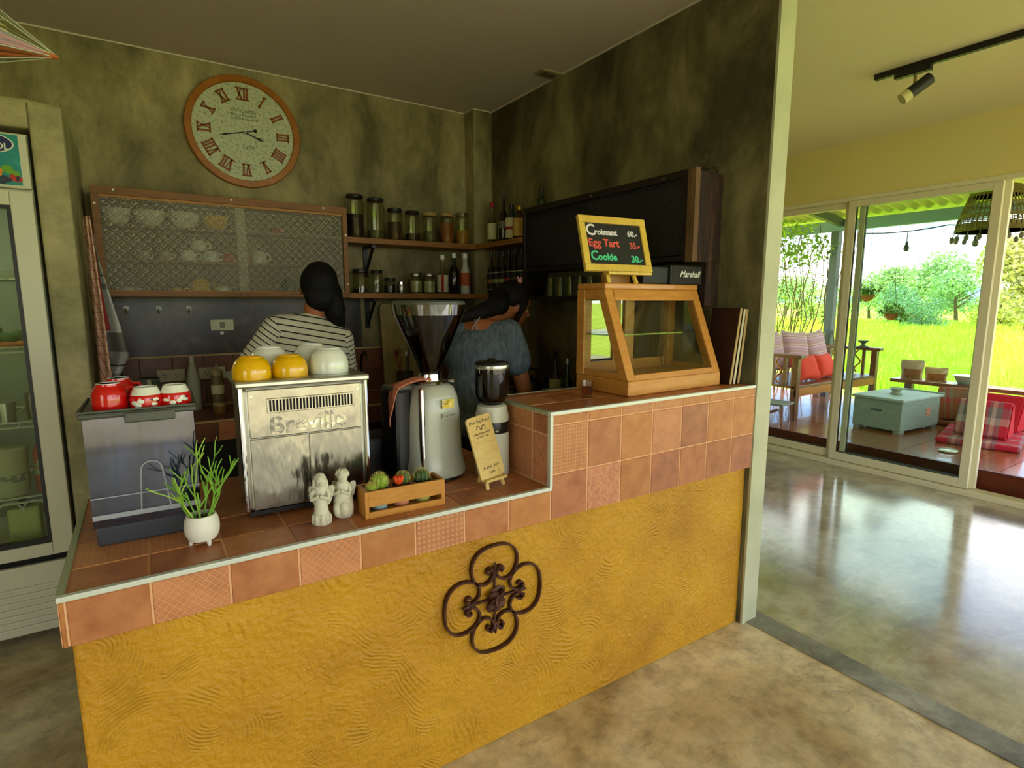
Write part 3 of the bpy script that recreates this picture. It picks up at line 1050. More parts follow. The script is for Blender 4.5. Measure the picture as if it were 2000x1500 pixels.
# bamboo planter box with three cacti
M_bam = mat('bamboo_wood', 'c98d3c', 0.45, var=(18, 'b37828'), stretch=(1, 1, 8))
pl = thing('planter_box', 'small bamboo planter crate with a slot in its front', 'planter', (0.507, 1.572, ZL), -2)
PW, PD, PH = 0.258, 0.088, 0.084
MB().box(0, 0.012, 0, PD, 0, PH).build('end_board', M_bam, pl, bevel=0.001)
MB().box(PW - 0.012, PW, 0, PD, 0, PH).build('end_board', M_bam, pl, bevel=0.001)
MB().box(0.012, PW - 0.012, 0, 0.008, 0.036, PH).build('front_slat', M_bam, pl, bevel=0.001)
MB().box(0.012, PW - 0.012, 0, 0.008, 0, 0.020).build('front_slat', M_bam, pl, bevel=0.001)
MB().box(0.012, PW - 0.012, PD - 0.008, PD, 0.036, PH).build('back_slat', M_bam, pl, bevel=0.001)
MB().box(0.012, PW - 0.012, PD - 0.008, PD, 0, 0.020).build('back_slat', M_bam, pl, bevel=0.001)
MB().box(0.012, PW - 0.012, 0.008, PD - 0.008, 0.004, 0.010).build('bottom', M_bam, pl)
def cactus(x, label, potc, kind):
    t = thing('potted_cactus', label, 'cactus', (0.507 + x, 1.572 + PD / 2 - 0.002, ZL + 0.0102), 0, 'cacti in the bamboo planter')
    MB().lathe([(0.022, 0), (0.030, 0.03), (0.034, 0.066), (0.031, 0.066), (0.029, 0.06), (0, 0.058)], 20).build('pot', mat('pot_' + potc, potc, 0.5), t, smooth=True)
    MB().lathe([(0, 0.056), (0.030, 0.058), (0.029, 0.065), (0, 0.066)], 16).build('soil', M_soil, t)
    def ribbed(cx, cy, cz, r, h, ribs, m, name):
        vs, fs = [], []
        seg = ribs * 4
        for i in range(11):
            a = math.pi * (i + 0.02) / 10.04
            for k in range(seg):
                f = 1 - 0.16 * (0.5 - 0.5 * math.cos(2 * math.pi * k / 4))
                q = 2 * math.pi * k / seg
                vs.append((cx + r * f * math.sin(a) * math.cos(q), cy + r * f * math.sin(a) * math.sin(q), cz - h * math.cos(a)))
        for i in range(10):
            for k in range(seg):
                l = (k + 1) % seg
                fs.append((i * seg + k, i * seg + l, i * seg + seg + l, i * seg + seg + k))
        MB().add(vs, fs).build(name, m, t, smooth=True)
        sp = MB()
        rg = random.Random(int(cx * 1000) + ribs)
        for i in range(1, 9):
            a = math.pi * (0.12 + 0.55 * i / 9 + 0.3)
            a = math.pi * (0.35 + 0.62 * i / 9)
            for k in range(ribs):
                q = 2 * math.pi * k / ribs
                c = Vector((cx + r * math.sin(a) * math.cos(q), cy + r * math.sin(a) * math.sin(q), cz - h * math.cos(a)))
                nrm = (c - Vector((cx, cy, cz))).normalized()
                for _ in range(3):
                    d = (nrm + Vector((rg.uniform(-.6, .6), rg.uniform(-.6, .6), rg.uniform(-.6, .6)))).normalized()
                    sp.bar(c, c + d * 0.006, 0.0005, 0.0005)
        o = sp.build('spines', mat('cactus_spine', 'cdbf72', 0.6), t)
        o['kind'] = 'stuff'
    if kind == 0:
        ribbed(0.004, 0.004, 0.084, 0.026, 0.028, 12, mat('cactus_green', '6f9a2c', 0.5, var=(60, 'a8bd3a')), 'body')
        ribbed(-0.026, -0.012, 0.074, 0.015, 0.016, 10, mat('cactus_lime', '96ad2e', 0.5), 'offset')
    elif kind == 1:
        ribbed(0.010, 0.008, 0.080, 0.021, 0.022, 9, mat('cactus_dark', '4d6a30', 0.5), 'body')
        fl = MB()
        for k in range(7):
            a = 2 * math.pi * k / 7
            Mx = Matrix.Rotation(a, 3, 'Z') @ Matrix.Rotation(R(24), 3, 'Y')
            fl.ell(Vector((-0.012, -0.012, 0.083)) + Mx @ Vector((0.007, 0, 0.004)), (0.007, 0.006, 0.015), 8, 6, Mx)
        fl.build('orange_crown', mat('cactus_orange', 'e8501c', 0.45), t, smooth=True)
    else:
        ribbed(0.0, 0.002, 0.080, 0.024, 0.022, 10, mat('cactus_deep', '35572f', 0.55), 'body')
cactus(0.058, 'round green cactus with a small lime offset, left in the bamboo planter', '8fa5ab', 0)
cactus(0.130, 'dark cactus with an orange crown in the middle of the bamboo planter', 'd98f70', 1)
cactus(0.202, 'small dark green cactus at the right end of the bamboo planter', 'b8b45a', 2)

# large coffee grinder
M_grey = mat('grey_green_enamel', 'b4b9aa', 0.3, coat=0.4)
M_hop = glass('smoked_hopper', '84705f', 0.04, 1.0, 0.07)
M_bean = mat('coffee_beans', '2a1509', 0.45, bump=(120, 1.0, 0.01), var=(90, '47260f'))
g = thing('coffee_grinder', 'large grey coffee grinder with conical smoked hopper', 'coffee grinder', (0.862, 1.868, ZL), 6)
def sup(rx, ry, z, n=32, e=2.8):
    o = []
    for k in range(n):
        t = 2 * math.pi * k / n
        c, s = math.cos(t), math.sin(t)
        o.append((rx * math.copysign(abs(c) ** (2 / e), c), ry * math.copysign(abs(s) ** (2 / e), s), z))
    return o
gb = MB()
ring = [(0.114, 0.108, 0.012), (0.118, 0.112, 0.030), (0.112, 0.106, 0.055), (0.104, 0.100, 0.09), (0.102, 0.098, 0.16), (0.098, 0.094, 0.25), (0.090, 0.088, 0.305), (0.078, 0.078, 0.335), (0.058, 0.058, 0.349)]
vs = []
for rx, ry, z in ring:
    vs += sup(rx, ry, z)
fs = [(i * 32 + k, i * 32 + (k + 1) % 32, i * 32 + 32 + (k + 1) % 32, i * 32 + 32 + k) for i in range(len(ring) - 1) for k in range(32)]
fs += [tuple(range(31, -1, -1)), tuple((len(ring) - 1) * 32 + k for k in range(32))]
gb.add(vs, fs)
gb.build('body', M_grey, g, smooth=True)
MB().lathe([(0.10, 0.0), (0.112, 0.003), (0.112, 0.012), (0.1, 0.014)], 28).build('base', M_black, g, smooth=True)
MB().lathe([(0.056, 0.349), (0.066, 0.350), (0.068, 0.356), (0.060, 0.360), (0.045, 0.361), (0.043, 0.384), (0.036, 0.386)], 28).build('collar', M_chrome, g, smooth=True)
MB().tube([(0.05, -0.045, 0.356), (0.066, -0.058, 0.357)], [0.004, 0.006], 8).build('adjustment_lever', M_chrome, g, smooth=True)
hp = MB().lathe([(0.036, 0.384), (0.041, 0.40), (0.122, 0.588), (0.130, 0.632), (0.127, 0.632), (0.119, 0.588), (0.038, 0.402), (0.033, 0.386)], 40)
hp.build('hopper', M_hop, g, smooth=True)
MB().lathe([(0.0, 0.388), (0.034, 0.388), (0.038, 0.404), (0.066, 0.470), (0.05, 0.476), (0, 0.480)], 28).build('coffee_beans', M_bean, g, smooth=True)
ld = MB().lathe([(0.0, 0.648), (0.124, 0.646), (0.130, 0.641), (0.131, 0.6325), (0.0, 0.6325)], 40).build('hopper_lid', mat('grey_lid', '4d5148', 0.4), g, smooth=True)
MB().lathe([(0.1265, 0.596), (0.1315, 0.6325), (0.1305, 0.6325), (0.1255, 0.596)], 40).build('hopper_rim', glass('clear_rim', 'e6e6d0', 0.03, 1.0, 0.2), g, smooth=True)
MB().box(-0.088, -0.072, -0.085, -0.06, 0.06, 0.345).build('side_rail', M_chrome, g, bevel=0.006)
MB().box(-0.155, -0.085, -0.02, 0.10, 0.02, 0.34).build('doser_chamber', M_black, g, bevel=0.015)
MB().box(-0.165, -0.09, -0.025, 0.06, 0.335, 0.352).build('doser_lid', mat('doser_lid_grey', '5a5d55', 0.4), g, bevel=0.006)
st = MB().box(-0.012, 0.036, -0.1005, -0.0985, 0.268, 0.300)
st.build('yellow_sticker', mat('yellow_sticker', 'd9c22a', 0.5, var=(60, 'e8e0b0', 0.5, 0.6)), g)
st = MB().box(-0.014, 0.036, -0.1025, -0.1005, 0.232, 0.250)
st.build('silver_plate', mat('silver_sticker', 'c8ccb4', 0.3, metal=0.4), g)
lettering('CUSTOM', 0.0125, M_black, g, (0.011, -0.1028, 0.241), depth=0.0002)
lettering('GP', 0.022, mat('sticker_brown', '8a6a10', 0.5), g, (0.004, -0.1008, 0.287), depth=0.0002)

# pink cloth over the doser
M_pink = mat('salmon_cloth', 'c4785a', 0.9, bump=(160, 0.4, 0.004))
cl = MB()
rr = random.Random(5)
def cloth_pt(u, v):
    # drapes from the grinder lid out to the left and down
    path = [(-0.035, -0.02, 0.368), (-0.075, -0.03, 0.372), (-0.12, -0.035, 0.3655), (-0.160, -0.036, 0.352), (-0.176, -0.04, 0.315), (-0.182, -0.042, 0.27), (-0.188, -0.044, 0.232)]
    f = u * (len(path) - 1)
    i = min(int(f), len(path) - 2)
    f -= i
    a, b_ = Vector(path[i]), Vector(path[i + 1])
    p_ = a.lerp(b_, f)
    wd = 0.052 * (1 - 0.55 * max(0, u - 0.55) / 0.45)
    q = v - 0.5
    return tuple(p_ + Vector((0.022 * q * u, wd * q * 1.9, 0.006 * math.sin(v * 11 + u * 4) - 0.05 * u * q * (1 if u > .5 else 0.2))))
cl.grid(cloth_pt, 24, 12)
c = cl.build('pink_cloth', M_pink, None, smooth=True, solid=0.003, loc=(0.862, 1.868, ZL), rot=(0, 0, R(6)))
tag(c, 'salmon pink cleaning cloth hanging off the large coffee grinder', 'cloth')

# wooden payment sign on a little easel (its square code is left out)
M_pine = mat('pale_pine', 'dcc27c', 0.5, var=(14, 'cfae62'), stretch=(1, 1, 5))
M_ink = mat('burnt_ink', '3a2416', 0.7)
sg = thing('counter_sign', 'pale wooden payment sign with burnt lettering on a small easel', 'sign', (0.985, 1.628, ZL), 14)
tilt = R(-16)
TM = Matrix.Translation((0, 0.0, 0.034)) @ Matrix.Rotation(tilt, 4, 'X')
def rrect(w_, h_, r_, n=5):
    o = []
    for cx, cz, a0 in ((w_ / 2 - r_, r_, -90), (w_ / 2 - r_, h_ - r_, 0), (-w_ / 2 + r_, h_ - r_, 90), (-w_ / 2 + r_, r_, 180)):
        for k in range(n + 1):
            a = R(a0 + 90 * k / n)
            o.append((cx + r_ * math.cos(a), cz + r_ * math.sin(a)))
    return o
RM = Matrix.Rotation(R(-5), 4, 'Y')
bd_ = MB().prism(rrect(0.118, 0.222, 0.014), 'y', -0.004, 0.004).move(TM @ RM).build('board', M_pine, sg, bevel=0.0012)
ink = TM @ RM
def burn(s, size, x, z, **k):
    me = text_mesh(s, size, depth=0.0002, **k)
    me.materials.clear()
    me.materials.append(M_ink)
    me.transform(ink @ Matrix.Translation((x, -0.0043, z)) @ Matrix.Rotation(R(90), 4, 'X'))
    link('lettering', me, sg)
burn('Phan Ruj Brand', 0.0165, 0, 0.202, shear=0.2)
burn('coffee & homemade', 0.0105, 0, 0.160)
burn('K. SHOP   cafe', 0.0095, 0, 0.148)
burn('ร้าน', 0.001, 0, 0.14) if False else None
burn('thank  you', 0.018, 0, 0.040, shear=0.2)
burn('kaffee', 0.010, 0.002, 0.020, shear=0.2)
hz_ = MB()
for s in (-1, 1):
    hz_.tube([ink @ Vector((s * 0.002, -0.0043, 0.172)), ink @ Vector((s * 0.008, -0.0043, 0.185)), ink @ Vector((s * 0.017, -0.0043, 0.186)), ink @ Vector((s * 0.022, -0.0043, 0.176))], 0.0013, 6)
hz_.build('sprout_logo', M_ink, sg, smooth=True)
MB().box(-0.052, 0.052, -0.020, 0.008, 0.026, 0.036).build('easel_ledge', M_pine, sg, bevel=0.001)
for s in (-1, 1):
    MB().bar((s * 0.040, -0.012, 0.0), (s * 0.030, 0.012, 0.075), 0.012, 0.009).build('easel_leg', M_pine, sg)
MB().bar((0, 0.075, 0.0), (0, 0.030, 0.12), 0.010, 0.008).build('easel_leg', M_pine, sg)

# small grinder
M_wh = mat('off_white_plastic', 'c9cbb8', 0.35)
s2 = thing('small_grinder', 'small white electric grinder with dark bean hopper by the step', 'coffee grinder', (1.062, 1.762, ZL))
MB().lathe([(0.060, 0), (0.063, 0.004), (0.063, 0.12), (0.062, 0.225), (0.054, 0.262), (0.044, 0.268)], 32).build('body', M_wh, s2, smooth=True)
MB().lathe([(0.0635, 0.165), (0.0645, 0.168), (0.0645, 0.203), (0.0635, 0.206)], 32).build('black_band', M_black, s2, smooth=True)
MB().ell((-0.018, -0.0635, 0.176), (0.007, 0.002, 0.003), 8, 6).build('indicator', M_wh, s2, smooth=True)
MB().lathe([(0.040, 0.268), (0.052, 0.285), (0.061, 0.305), (0.0625, 0.40), (0.0605, 0.40), (0.058, 0.306), (0.049, 0.288), (0.036, 0.270)], 32).build('hopper', glass('dark_hopper', '3a3a44', 0.05, 1.0, 0.08), s2, smooth=True)
MB().lathe([(0.0, 0.270), (0.036, 0.272), (0.05, 0.29), (0.05, 0.30), (0, 0.306)], 24).build('coffee_beans', M_bean, s2, smooth=True)
MB().lathe([(0.0635, 0.400), (0.0645, 0.403), (0.0645, 0.414), (0.0635, 0.416)], 32).build('lid_ring', M_steel2, s2, smooth=True)
MB().lathe([(0.063, 0.416), (0.060, 0.424), (0.02, 0.427), (0.016, 0.434), (0.010, 0.437), (0, 0.438)], 28).build('lid', M_black, s2, smooth=True)
MB().lathe([(0, 0.400), (0.0605, 0.400), (0.0605, 0.403), (0, 0.403)], 24).build('lid_plate', M_black, s2)

# black knock box behind the planter between the two machines
kb = thing('knock_box', 'black knock box between the espresso machine and the large grinder', 'box', (0.70, 2.02, ZL))
MB().box(-0.07, 0.06, -0.07, 0.08, 0, 0.15).build('body', M_black, kb, bevel=0.012)
MB().cyl((-0.06, 0, 0.135), (0.05, 0, 0.135), 0.012).build('knock_bar', mat('rubber', '1c1c1c', 0.6), kb, smooth=True)

# ------------------------------------------------------------------ things on the high counter
M_oak = mat('honey_oak', 'd09443', 0.4, var=(9, 'bd7d30'), stretch=(1, 1, 6), coat=0.2)
M_oakx = mat('honey_oak_long', 'd09443', 0.4, var=(9, 'bd7d30'), stretch=(0.8, 6, 6), coat=0.2)
M_cg = glass('case_glass', 'f2f4ee', 0.01, 0.9, 0.03)
M_shelfg = glass('shelf_glass', 'cfe6cf', 0.02, 1.0, 0.12)
dc = thing('display_case', 'honey coloured wooden pastry case with slanted glass front', 'display case', (1.588, 1.588, ZH), 1.0)
CW, CD, CH = 0.588, 0.318, 0.452
BZ = 0.062
slant = 0.150                       # the top front edge stands this far behind the bottom one
MB().box(0, CW, 0, CD, 0, BZ).build('base', M_oakx, dc, bevel=0.006)
topb = MB().box(0, CW, slant - 0.004, CD, CH - 0.026, CH).build('top_board', M_oakx, dc, bevel=0.006)
ps = 0.046
for x in (0, CW - ps):
    MB().box(x, x + ps, CD - ps, CD, BZ, CH - 0.026).build('back_post', M_oak, dc, bevel=0.003)
    q = MB()
    y0, y1 = 0.004, slant
    q.prism([(y0, BZ), (y0 + ps, BZ), (y1 + ps, CH - 0.026), (y1, CH - 0.026)], 'x', x, x + ps)
    q.build('front_post', M_oak, dc, bevel=0.003)
MB().prism([(slant - 0.020, CH - 0.072), (slant + 0.01, CH - 0.072), (slant + 0.024, CH - 0.026), (slant - 0.004, CH - 0.026)], 'x', ps, CW - ps).build('front_rail', M_oakx, dc, bevel=0.002)
MB().prism([(0.004, BZ), (0.03, BZ), (0.038, BZ + 0.022), (0.012, BZ + 0.022)], 'x', ps, CW - ps).build('front_rail', M_oakx, dc, bevel=0.002)
for z0, z1 in ((BZ, BZ + 0.05), (CH - 0.07, CH - 0.026)):
    MB().box(ps, CW - ps, CD - 0.03, CD - 0.008, z0, z1).build('back_rail', M_oakx, dc, bevel=0.002)
MB().box(CW / 2 - 0.03, CW / 2 + 0.03, CD - 0.03, CD - 0.01, BZ + 0.05, CH - 0.07).build('back_stile', M_oak, dc, bevel=0.002)
MB().box(CW / 2 - 0.10, CW / 2 - 0.055, CD - 0.028, CD - 0.012, BZ + 0.05, CH - 0.07).build('back_stile', M_oak, dc, bevel=0.002)
for x in (0.0, CW - 0.022):
    MB().box(x + 0.004, x + 0.018, ps + 0.004, CD - ps, BZ, BZ + 0.026).build('side_rail', M_oak, dc, bevel=0.002)
    MB().prism([(slant + ps - 0.012, CH - 0.066), (CD - ps, CH - 0.066), (CD - ps, CH - 0.026), (slant + ps, CH - 0.026)], 'x', x + 0.004, x + 0.018).build('side_rail', M_oak, dc, bevel=0.002)
    MB().prism([(0.05, BZ + 0.026), (CD - ps, BZ + 0.026), (CD - ps, CH - 0.066), (slant + ps - 0.012, CH - 0.066)], 'x', x + 0.010, x + 0.0125).build('side_pane', M_cg, dc)
MB().add([(ps, 0.024, BZ + 0.022), (CW - ps, 0.024, BZ + 0.022), (CW - ps, slant - 0.004, CH - 0.07), (ps, slant - 0.004, CH - 0.07)], [(0, 1, 2, 3)]).build('front_pane', M_cg, dc, solid=0.003)
MB().box(ps, CW - ps, CD - 0.02, CD - 0.017, BZ + 0.05, CH - 0.07).build('back_pane', glass('mirror_like_pane', 'e8ece4', 0.01, 0.8, 0.30), dc)
MB().box(0.02, CW - 0.02, 0.115, CD - 0.035, 0.235, 0.241).build('glass_shelf', M_shelfg, dc)
MB().tube([(CW - 0.07, CD - 0.04, BZ + 0.002), (CW - 0.10, CD - 0.05, BZ + 0.05), (CW - 0.075, CD - 0.04, BZ + 0.10), (CW - 0.05, CD - 0.035, BZ + 0.13)], 0.0018, 6).build('lamp_cord', M_black, dc, smooth=True)

# price blackboard on its easel, on the case
ZT = ZH + CH
M_yel = mat('yellow_pine_frame', 'e3c455', 0.45, var=(10, 'd4b041'), stretch=(3, 3, 1))
M_slate = mat('chalk_slate', '1f211b', 0.8, var=(6, '2b2d26'))
bb = thing('price_board', 'small framed blackboard with pastry prices on a wooden easel', 'blackboard', (1.680, 1.752, ZT), -6)
BM = Matrix.Translation((0, 0, 0.046)) @ Matrix.Rotation(R(-17), 4, 'X')
BW, BH, bf_ = 0.345, 0.238, 0.030
fpoly = MB()
for a in ((-BW / 2, BW / 2, 0, bf_), (-BW / 2, BW / 2, BH - bf_, BH)):
    MB().box(a[0], a[1], -0.010, 0.008, a[2], a[3], BM).build('frame_rail', M_yel, bb, bevel=0.0025)
for s in (-1, 1):
    x = s * (BW / 2 - bf_ / 2)
    MB().box(x - bf_ / 2, x + bf_ / 2, -0.009, 0.008, bf_, BH - bf_, BM).build('frame_stile', M_yel, bb, bevel=0.0025)
MB().box(-BW / 2 + bf_, BW / 2 - bf_, -0.002, 0.004, bf_, BH - bf_, BM).build('slate', M_slate, bb)
def chalk(s, size, x, z, col, align='LEFT', bold=0.0012, **k):
    me = text_mesh(s, size, depth=0.0002, bold=bold, align=align, **k)
    me.materials.clear()
    me.materials.append(mat('chalk_' + col, col, 0.9))
    me.transform(BM @ Matrix.Translation((x, -0.0025, z)) @ Matrix.Rotation(R(90), 4, 'X'))
    link('lettering', me, bb)
chalk('C', 0.068, -0.140, 0.176, 'e4e0e6')
chalk('roissant', 0.036, -0.098, 0.170, 'e4e0e6')
chalk('60.-', 0.034, 0.072, 0.168, 'e4e0e6')
chalk('Egg Tart', 0.046, -0.136, 0.122, 'e2604e')
chalk('35.-', 0.036, 0.074, 0.116, 'e2604e')
chalk('C', 0.056, -0.134, 0.066, '52d49a')
chalk('ookie', 0.042, -0.098, 0.062, '52d49a')
chalk('30.-', 0.040, 0.072, 0.056, '52d49a')
MB().box(-0.075, 0.150, -0.028, 0.012, 0.034, 0.046).build('easel_ledge', M_yel, bb, bevel=0.0015)
for x in (-0.058, 0.085):
    MB().bar((x, -0.008, 0.0), (x - 0.02 * (1 if x > 0 else -0.3), 0.066, 0.15), 0.017, 0.011).build('easel_leg', M_yel, bb, bevel=0.001)
MB().bar((0.03, 0.13, 0.0), (0.03, 0.075, 0.16), 0.016, 0.010).build('easel_leg', M_yel, bb, bevel=0.001)
rb = MB()
rb.lathe([(0.030, -0.006), (0.034, 0), (0.030, 0.006)], 20)
rb.move(BM @ Matrix.Translation((BW / 2 - 0.014, 0.016, 0.115)) @ Matrix.Rotation(R(90), 4, 'X'))
rb.build('easel_head', M_oak, bb, smooth=True)

bx_ = MB().box(0, 0.17, 0, 0.05, 0, 0.046).build('wooden_block', M_oak, None, bevel=0.002, loc=(1.705, 1.845, ZT), rot=(0, 0, R(-4)))
tag(bx_, 'short wooden block lying behind the price blackboard on the pastry case', 'block')

spk = thing('speaker', 'black box speaker with white script lettering on the pastry case', 'speaker', (1.985, 1.757, ZT), 0)
MB().box(-0.16, 0.0, 0.0, 0.10, 0, 0.078).build('cabinet', mat('black_vinyl', '0d0d0d', 0.5, bump=(200, 0.3, 0.002)), spk, bevel=0.006)
MB().box(0.0, 0.215, -0.012, 0.10, 0, 0.086).build('front_cabinet', mat('charcoal_vinyl', '24261f', 0.5, bump=(200, 0.3, 0.002)), spk, bevel=0.006)
MB().box(0.008, 0.207, -0.0135, -0.0115, 0.008, 0.078).build('grille_cloth', mat('speaker_cloth', '2c2e26', 0.85, bump=(400, 0.5, 0.001)), spk)
lettering('Marshall', 0.040, M_wglaze, spk, (0.125, -0.0142, 0.046), depth=0.0006, bold=0.0006, shear=0.35)

shg = thing('shot_glass', 'small shot glass with pale amber drink on the tiled high counter', 'glass', (1.462, 1.690, ZH))
MB().lathe([(0.019, 0), (0.020, 0.002), (0.0255, 0.062), (0.0240, 0.062), (0.0185, 0.010), (0, 0.009)], 24).build('glass', glass('clear_glass', 'f4f4ec', 0.01, 1.0, 0.06), shg, smooth=True)
MB().lathe([(0, 0.0095), (0.0182, 0.0105), (0.0215, 0.040), (0, 0.0402)], 24).build('drink', glass('amber_drink', 'dba873', 0.02, 0.6, 0.02), shg, smooth=True)

# menu boards leaning against the wall end
M_cork = mat('dark_brown_board', '33170d', 0.5, var=(12, '24100a'))
M_edge = mat('pale_board_edge', 'c3a76e', 0.6)
def menu_board(x, y0, y1, lean, h, label, col):
    t = thing('menu_board', label, 'menu board', (x, y0, ZH + 0.0045), 0, 'boards leaning at the wall end')
    M = Matrix.Rotation(R(lean), 4, 'Y')
    MB().box(0, 0.010, 0, y1 - y0, 0, h, M).build('panel', M_cork, t, bevel=0.001)
    MB().box(-0.001, 0.012, -0.003, 0.0, 0, h, M).build('front_edge', col, t)
    return t
menu_board(2.208, 1.574, 1.724, 8.5, 0.345, 'dark brown menu board leaning in front of the others', M_edge)
menu_board(2.228, 1.570, 1.728, 8.5, 0.342, 'dark brown menu board in the middle of the leaning boards', mat('white_board_edge', 'ddd6b4', 0.5))
menu_board(2.254, 1.566, 1.728, 6.5, 0.340, 'brown menu board nearest the wall', M_edge)

# ------------------------------------------------------------------ wall clock
M_cf = mat('brown_clock_wood', 'aa6a1c', 0.45, var=(20, '98590f'))
m, t, bq = nodes_of('speckled_clock_face', 0.6)
tcn = t.nodes.new('ShaderNodeTexCoord')
n1 = t.nodes.new('ShaderNodeTexNoise')
n1.inputs['Scale'].default_value = 55
n1.inputs['Detail'].default_value = 6
n1.inputs['Roughness'].default_value = 0.75
t.links.new(tcn.outputs['Object'], n1.inputs['Vector'])
t.links.new(ramp(t, n1.outputs['Fac'], [(0.36, '7c8a72'), (0.47, 'bcc4a6'), (0.62, 'cbd1b4')]), bq.inputs['Base Color'])
M_face = m
ck = thing('wall_clock', 'large round clock with brown wooden rim and Roman numerals', 'clock', (0.612, YB - 0.002, 2.572))
CR = 0.325
def yl(mb):
    return mb.move(Matrix.Rotation(R(90), 4, 'X'))
yl(MB().lathe([(CR - 0.05, 0.0), (CR - 0.002, 0.0), (CR, 0.004), (CR, 0.026), (CR - 0.004, 0.032), (CR - 0.036, 0.034), (CR - 0.040, 0.030), (CR - 0.040, 0.016), (CR - 0.05, 0.016)], 72)).build('rim', M_cf, ck, smooth=True)
yl(MB().lathe([(0, 0.006), (CR - 0.039, 0.006), (CR - 0.039, 0.018), (0, 0.018)], 64)).build('face', M_face, ck)
M_num = mat('brown_numerals', '8c4a1c', 0.5)
NUM = ['XII', 'I', 'II', 'III', 'IIII', 'V', 'VI', 'VII', 'VIII', 'IX', 'X', 'XI']
def numeral(s):
    """slab-serif Roman numeral, drawn from bars, 0.062 tall, centred"""
    mb = MB()
    h = 0.066
    wd = {'I': 0.016, 'V': 0.036, 'X': 0.038}
    tot = sum(wd[c] for c in s)
    x = -tot / 2
    def stroke(x0, z0, x1, z1, w_):
        mb.bar((x0, 0, z0), (x1, 0, z1), 0.003, w_, (1, 0, 0)) if False else mb.prism([(x0 - w_ / 2, z0), (x0 + w_ / 2, z0), (x1 + w_ / 2, z1), (x1 - w_ / 2, z1)], 'y', -0.002, 0.002)
    for ch in s:
        c = x + wd[ch] / 2
        if ch == 'I':
            stroke(c, -h / 2, c, h / 2, 0.0105)
        elif ch == 'V':
            stroke(c, -h / 2, c - 0.012, h / 2, 0.0115)
            stroke(c, -h / 2, c + 0.012, h / 2, 0.0070)
        else:
            stroke(c + 0.012, -h / 2, c - 0.012, h / 2, 0.0115)
            stroke(c - 0.012, -h / 2, c + 0.012, h / 2, 0.0070)
        x += wd[ch]
    for z in (-h / 2, h / 2):
        mb.box(-tot / 2 - 0.002, tot / 2 + 0.002, -0.002, 0.002, z - 0.004, z + 0.004)
    return mb
for k, s in enumerate(NUM):
    a = R(-30 * k)
    mb = numeral(s)
    mb.move(Matrix.Rotation(-a, 4, 'Y') @ Matrix.Translation((0, -0.0205, 0.221)))
    mb.build('numeral', M_num, ck)
def hand(name, ang, length, tail, w_, y):
    mb = MB()
    mb.prism([(-w_ * .5, -tail), (w_ * .5, -tail), (w_ * .5, length * .62), (w_ * 1.3, length * .70), (w_ * .4, length * .82), (0, length), (-w_ * .4, length * .82), (-w_ * 1.3, length * .70), (-w_ * .5, length * .62)], 'y', y - 0.001, y + 0.001)
    if tail > 0.02:
        mb.lathe([(0.0, -0.001), (0.010, -0.001), (0.010, 0.001), (0, 0.001)], 16)
        k = len(mb.v)
        mb.v[-64:] = [tuple(Matrix.Translation((0, y, -tail)) @ Matrix.Rotation(R(90), 4, 'X') @ Vector(q)) for q in mb.v[-64:]]
    mb.move(Matrix.Rotation(R(ang), 4, 'Y'))
    mb.build(name, M_black, ck)
hand('hour_hand', 111, 0.125, 0.0, 0.007, -0.026)
hand('minute_hand', 256, 0.155, 0.062, 0.006, -0.030)
yl(MB().lathe([(0, 0.018), (0.010, 0.018), (0.009, 0.034), (0, 0.035)], 16)).build('hub', mat('hub_grey', '9a9a90', 0.4), ck)
def face_text(s, size, x, z, **k):
    return lettering(s, size, mat('faded_print', '4a4f48', 0.7), ck, (x, -0.0185, z), depth=0.0003, **k)
face_text('ANTIQUITES', 0.026, 0.0, 0.122)
face_text('KUOS & FRANCOIS', 0.017, 0.0, 0.098)
face_text('MARTIN & COMPANY', 0.016, 0.005, 0.076)
face_text('Lyon', 0.034, 0.02, -0.082)

# ------------------------------------------------------------------ wall cabinets and shelves
M_cab = mat('brown_cabinet_wood', '8a5c22', 0.5, var=(10, '734a18'), stretch=(0.6, 4, 4))
M_cabl = mat('light_cabinet_edge', 'a8763a', 0.5)
M_cabd = mat('dark_cabinet_inside', '77674a', 0.8)
M_blackwood = mat('black_stained_wood', '17130f', 0.45, var=(8, '261a12'), stretch=(4, 4, 0.5))
M_raw = mat('weathered_dark_wood', '2c1c12', 0.7, var=(6, '5c3d22', 0.5, 0.75), stretch=(6, 6, 0.6), bump=(14, 0.6, 0.01))

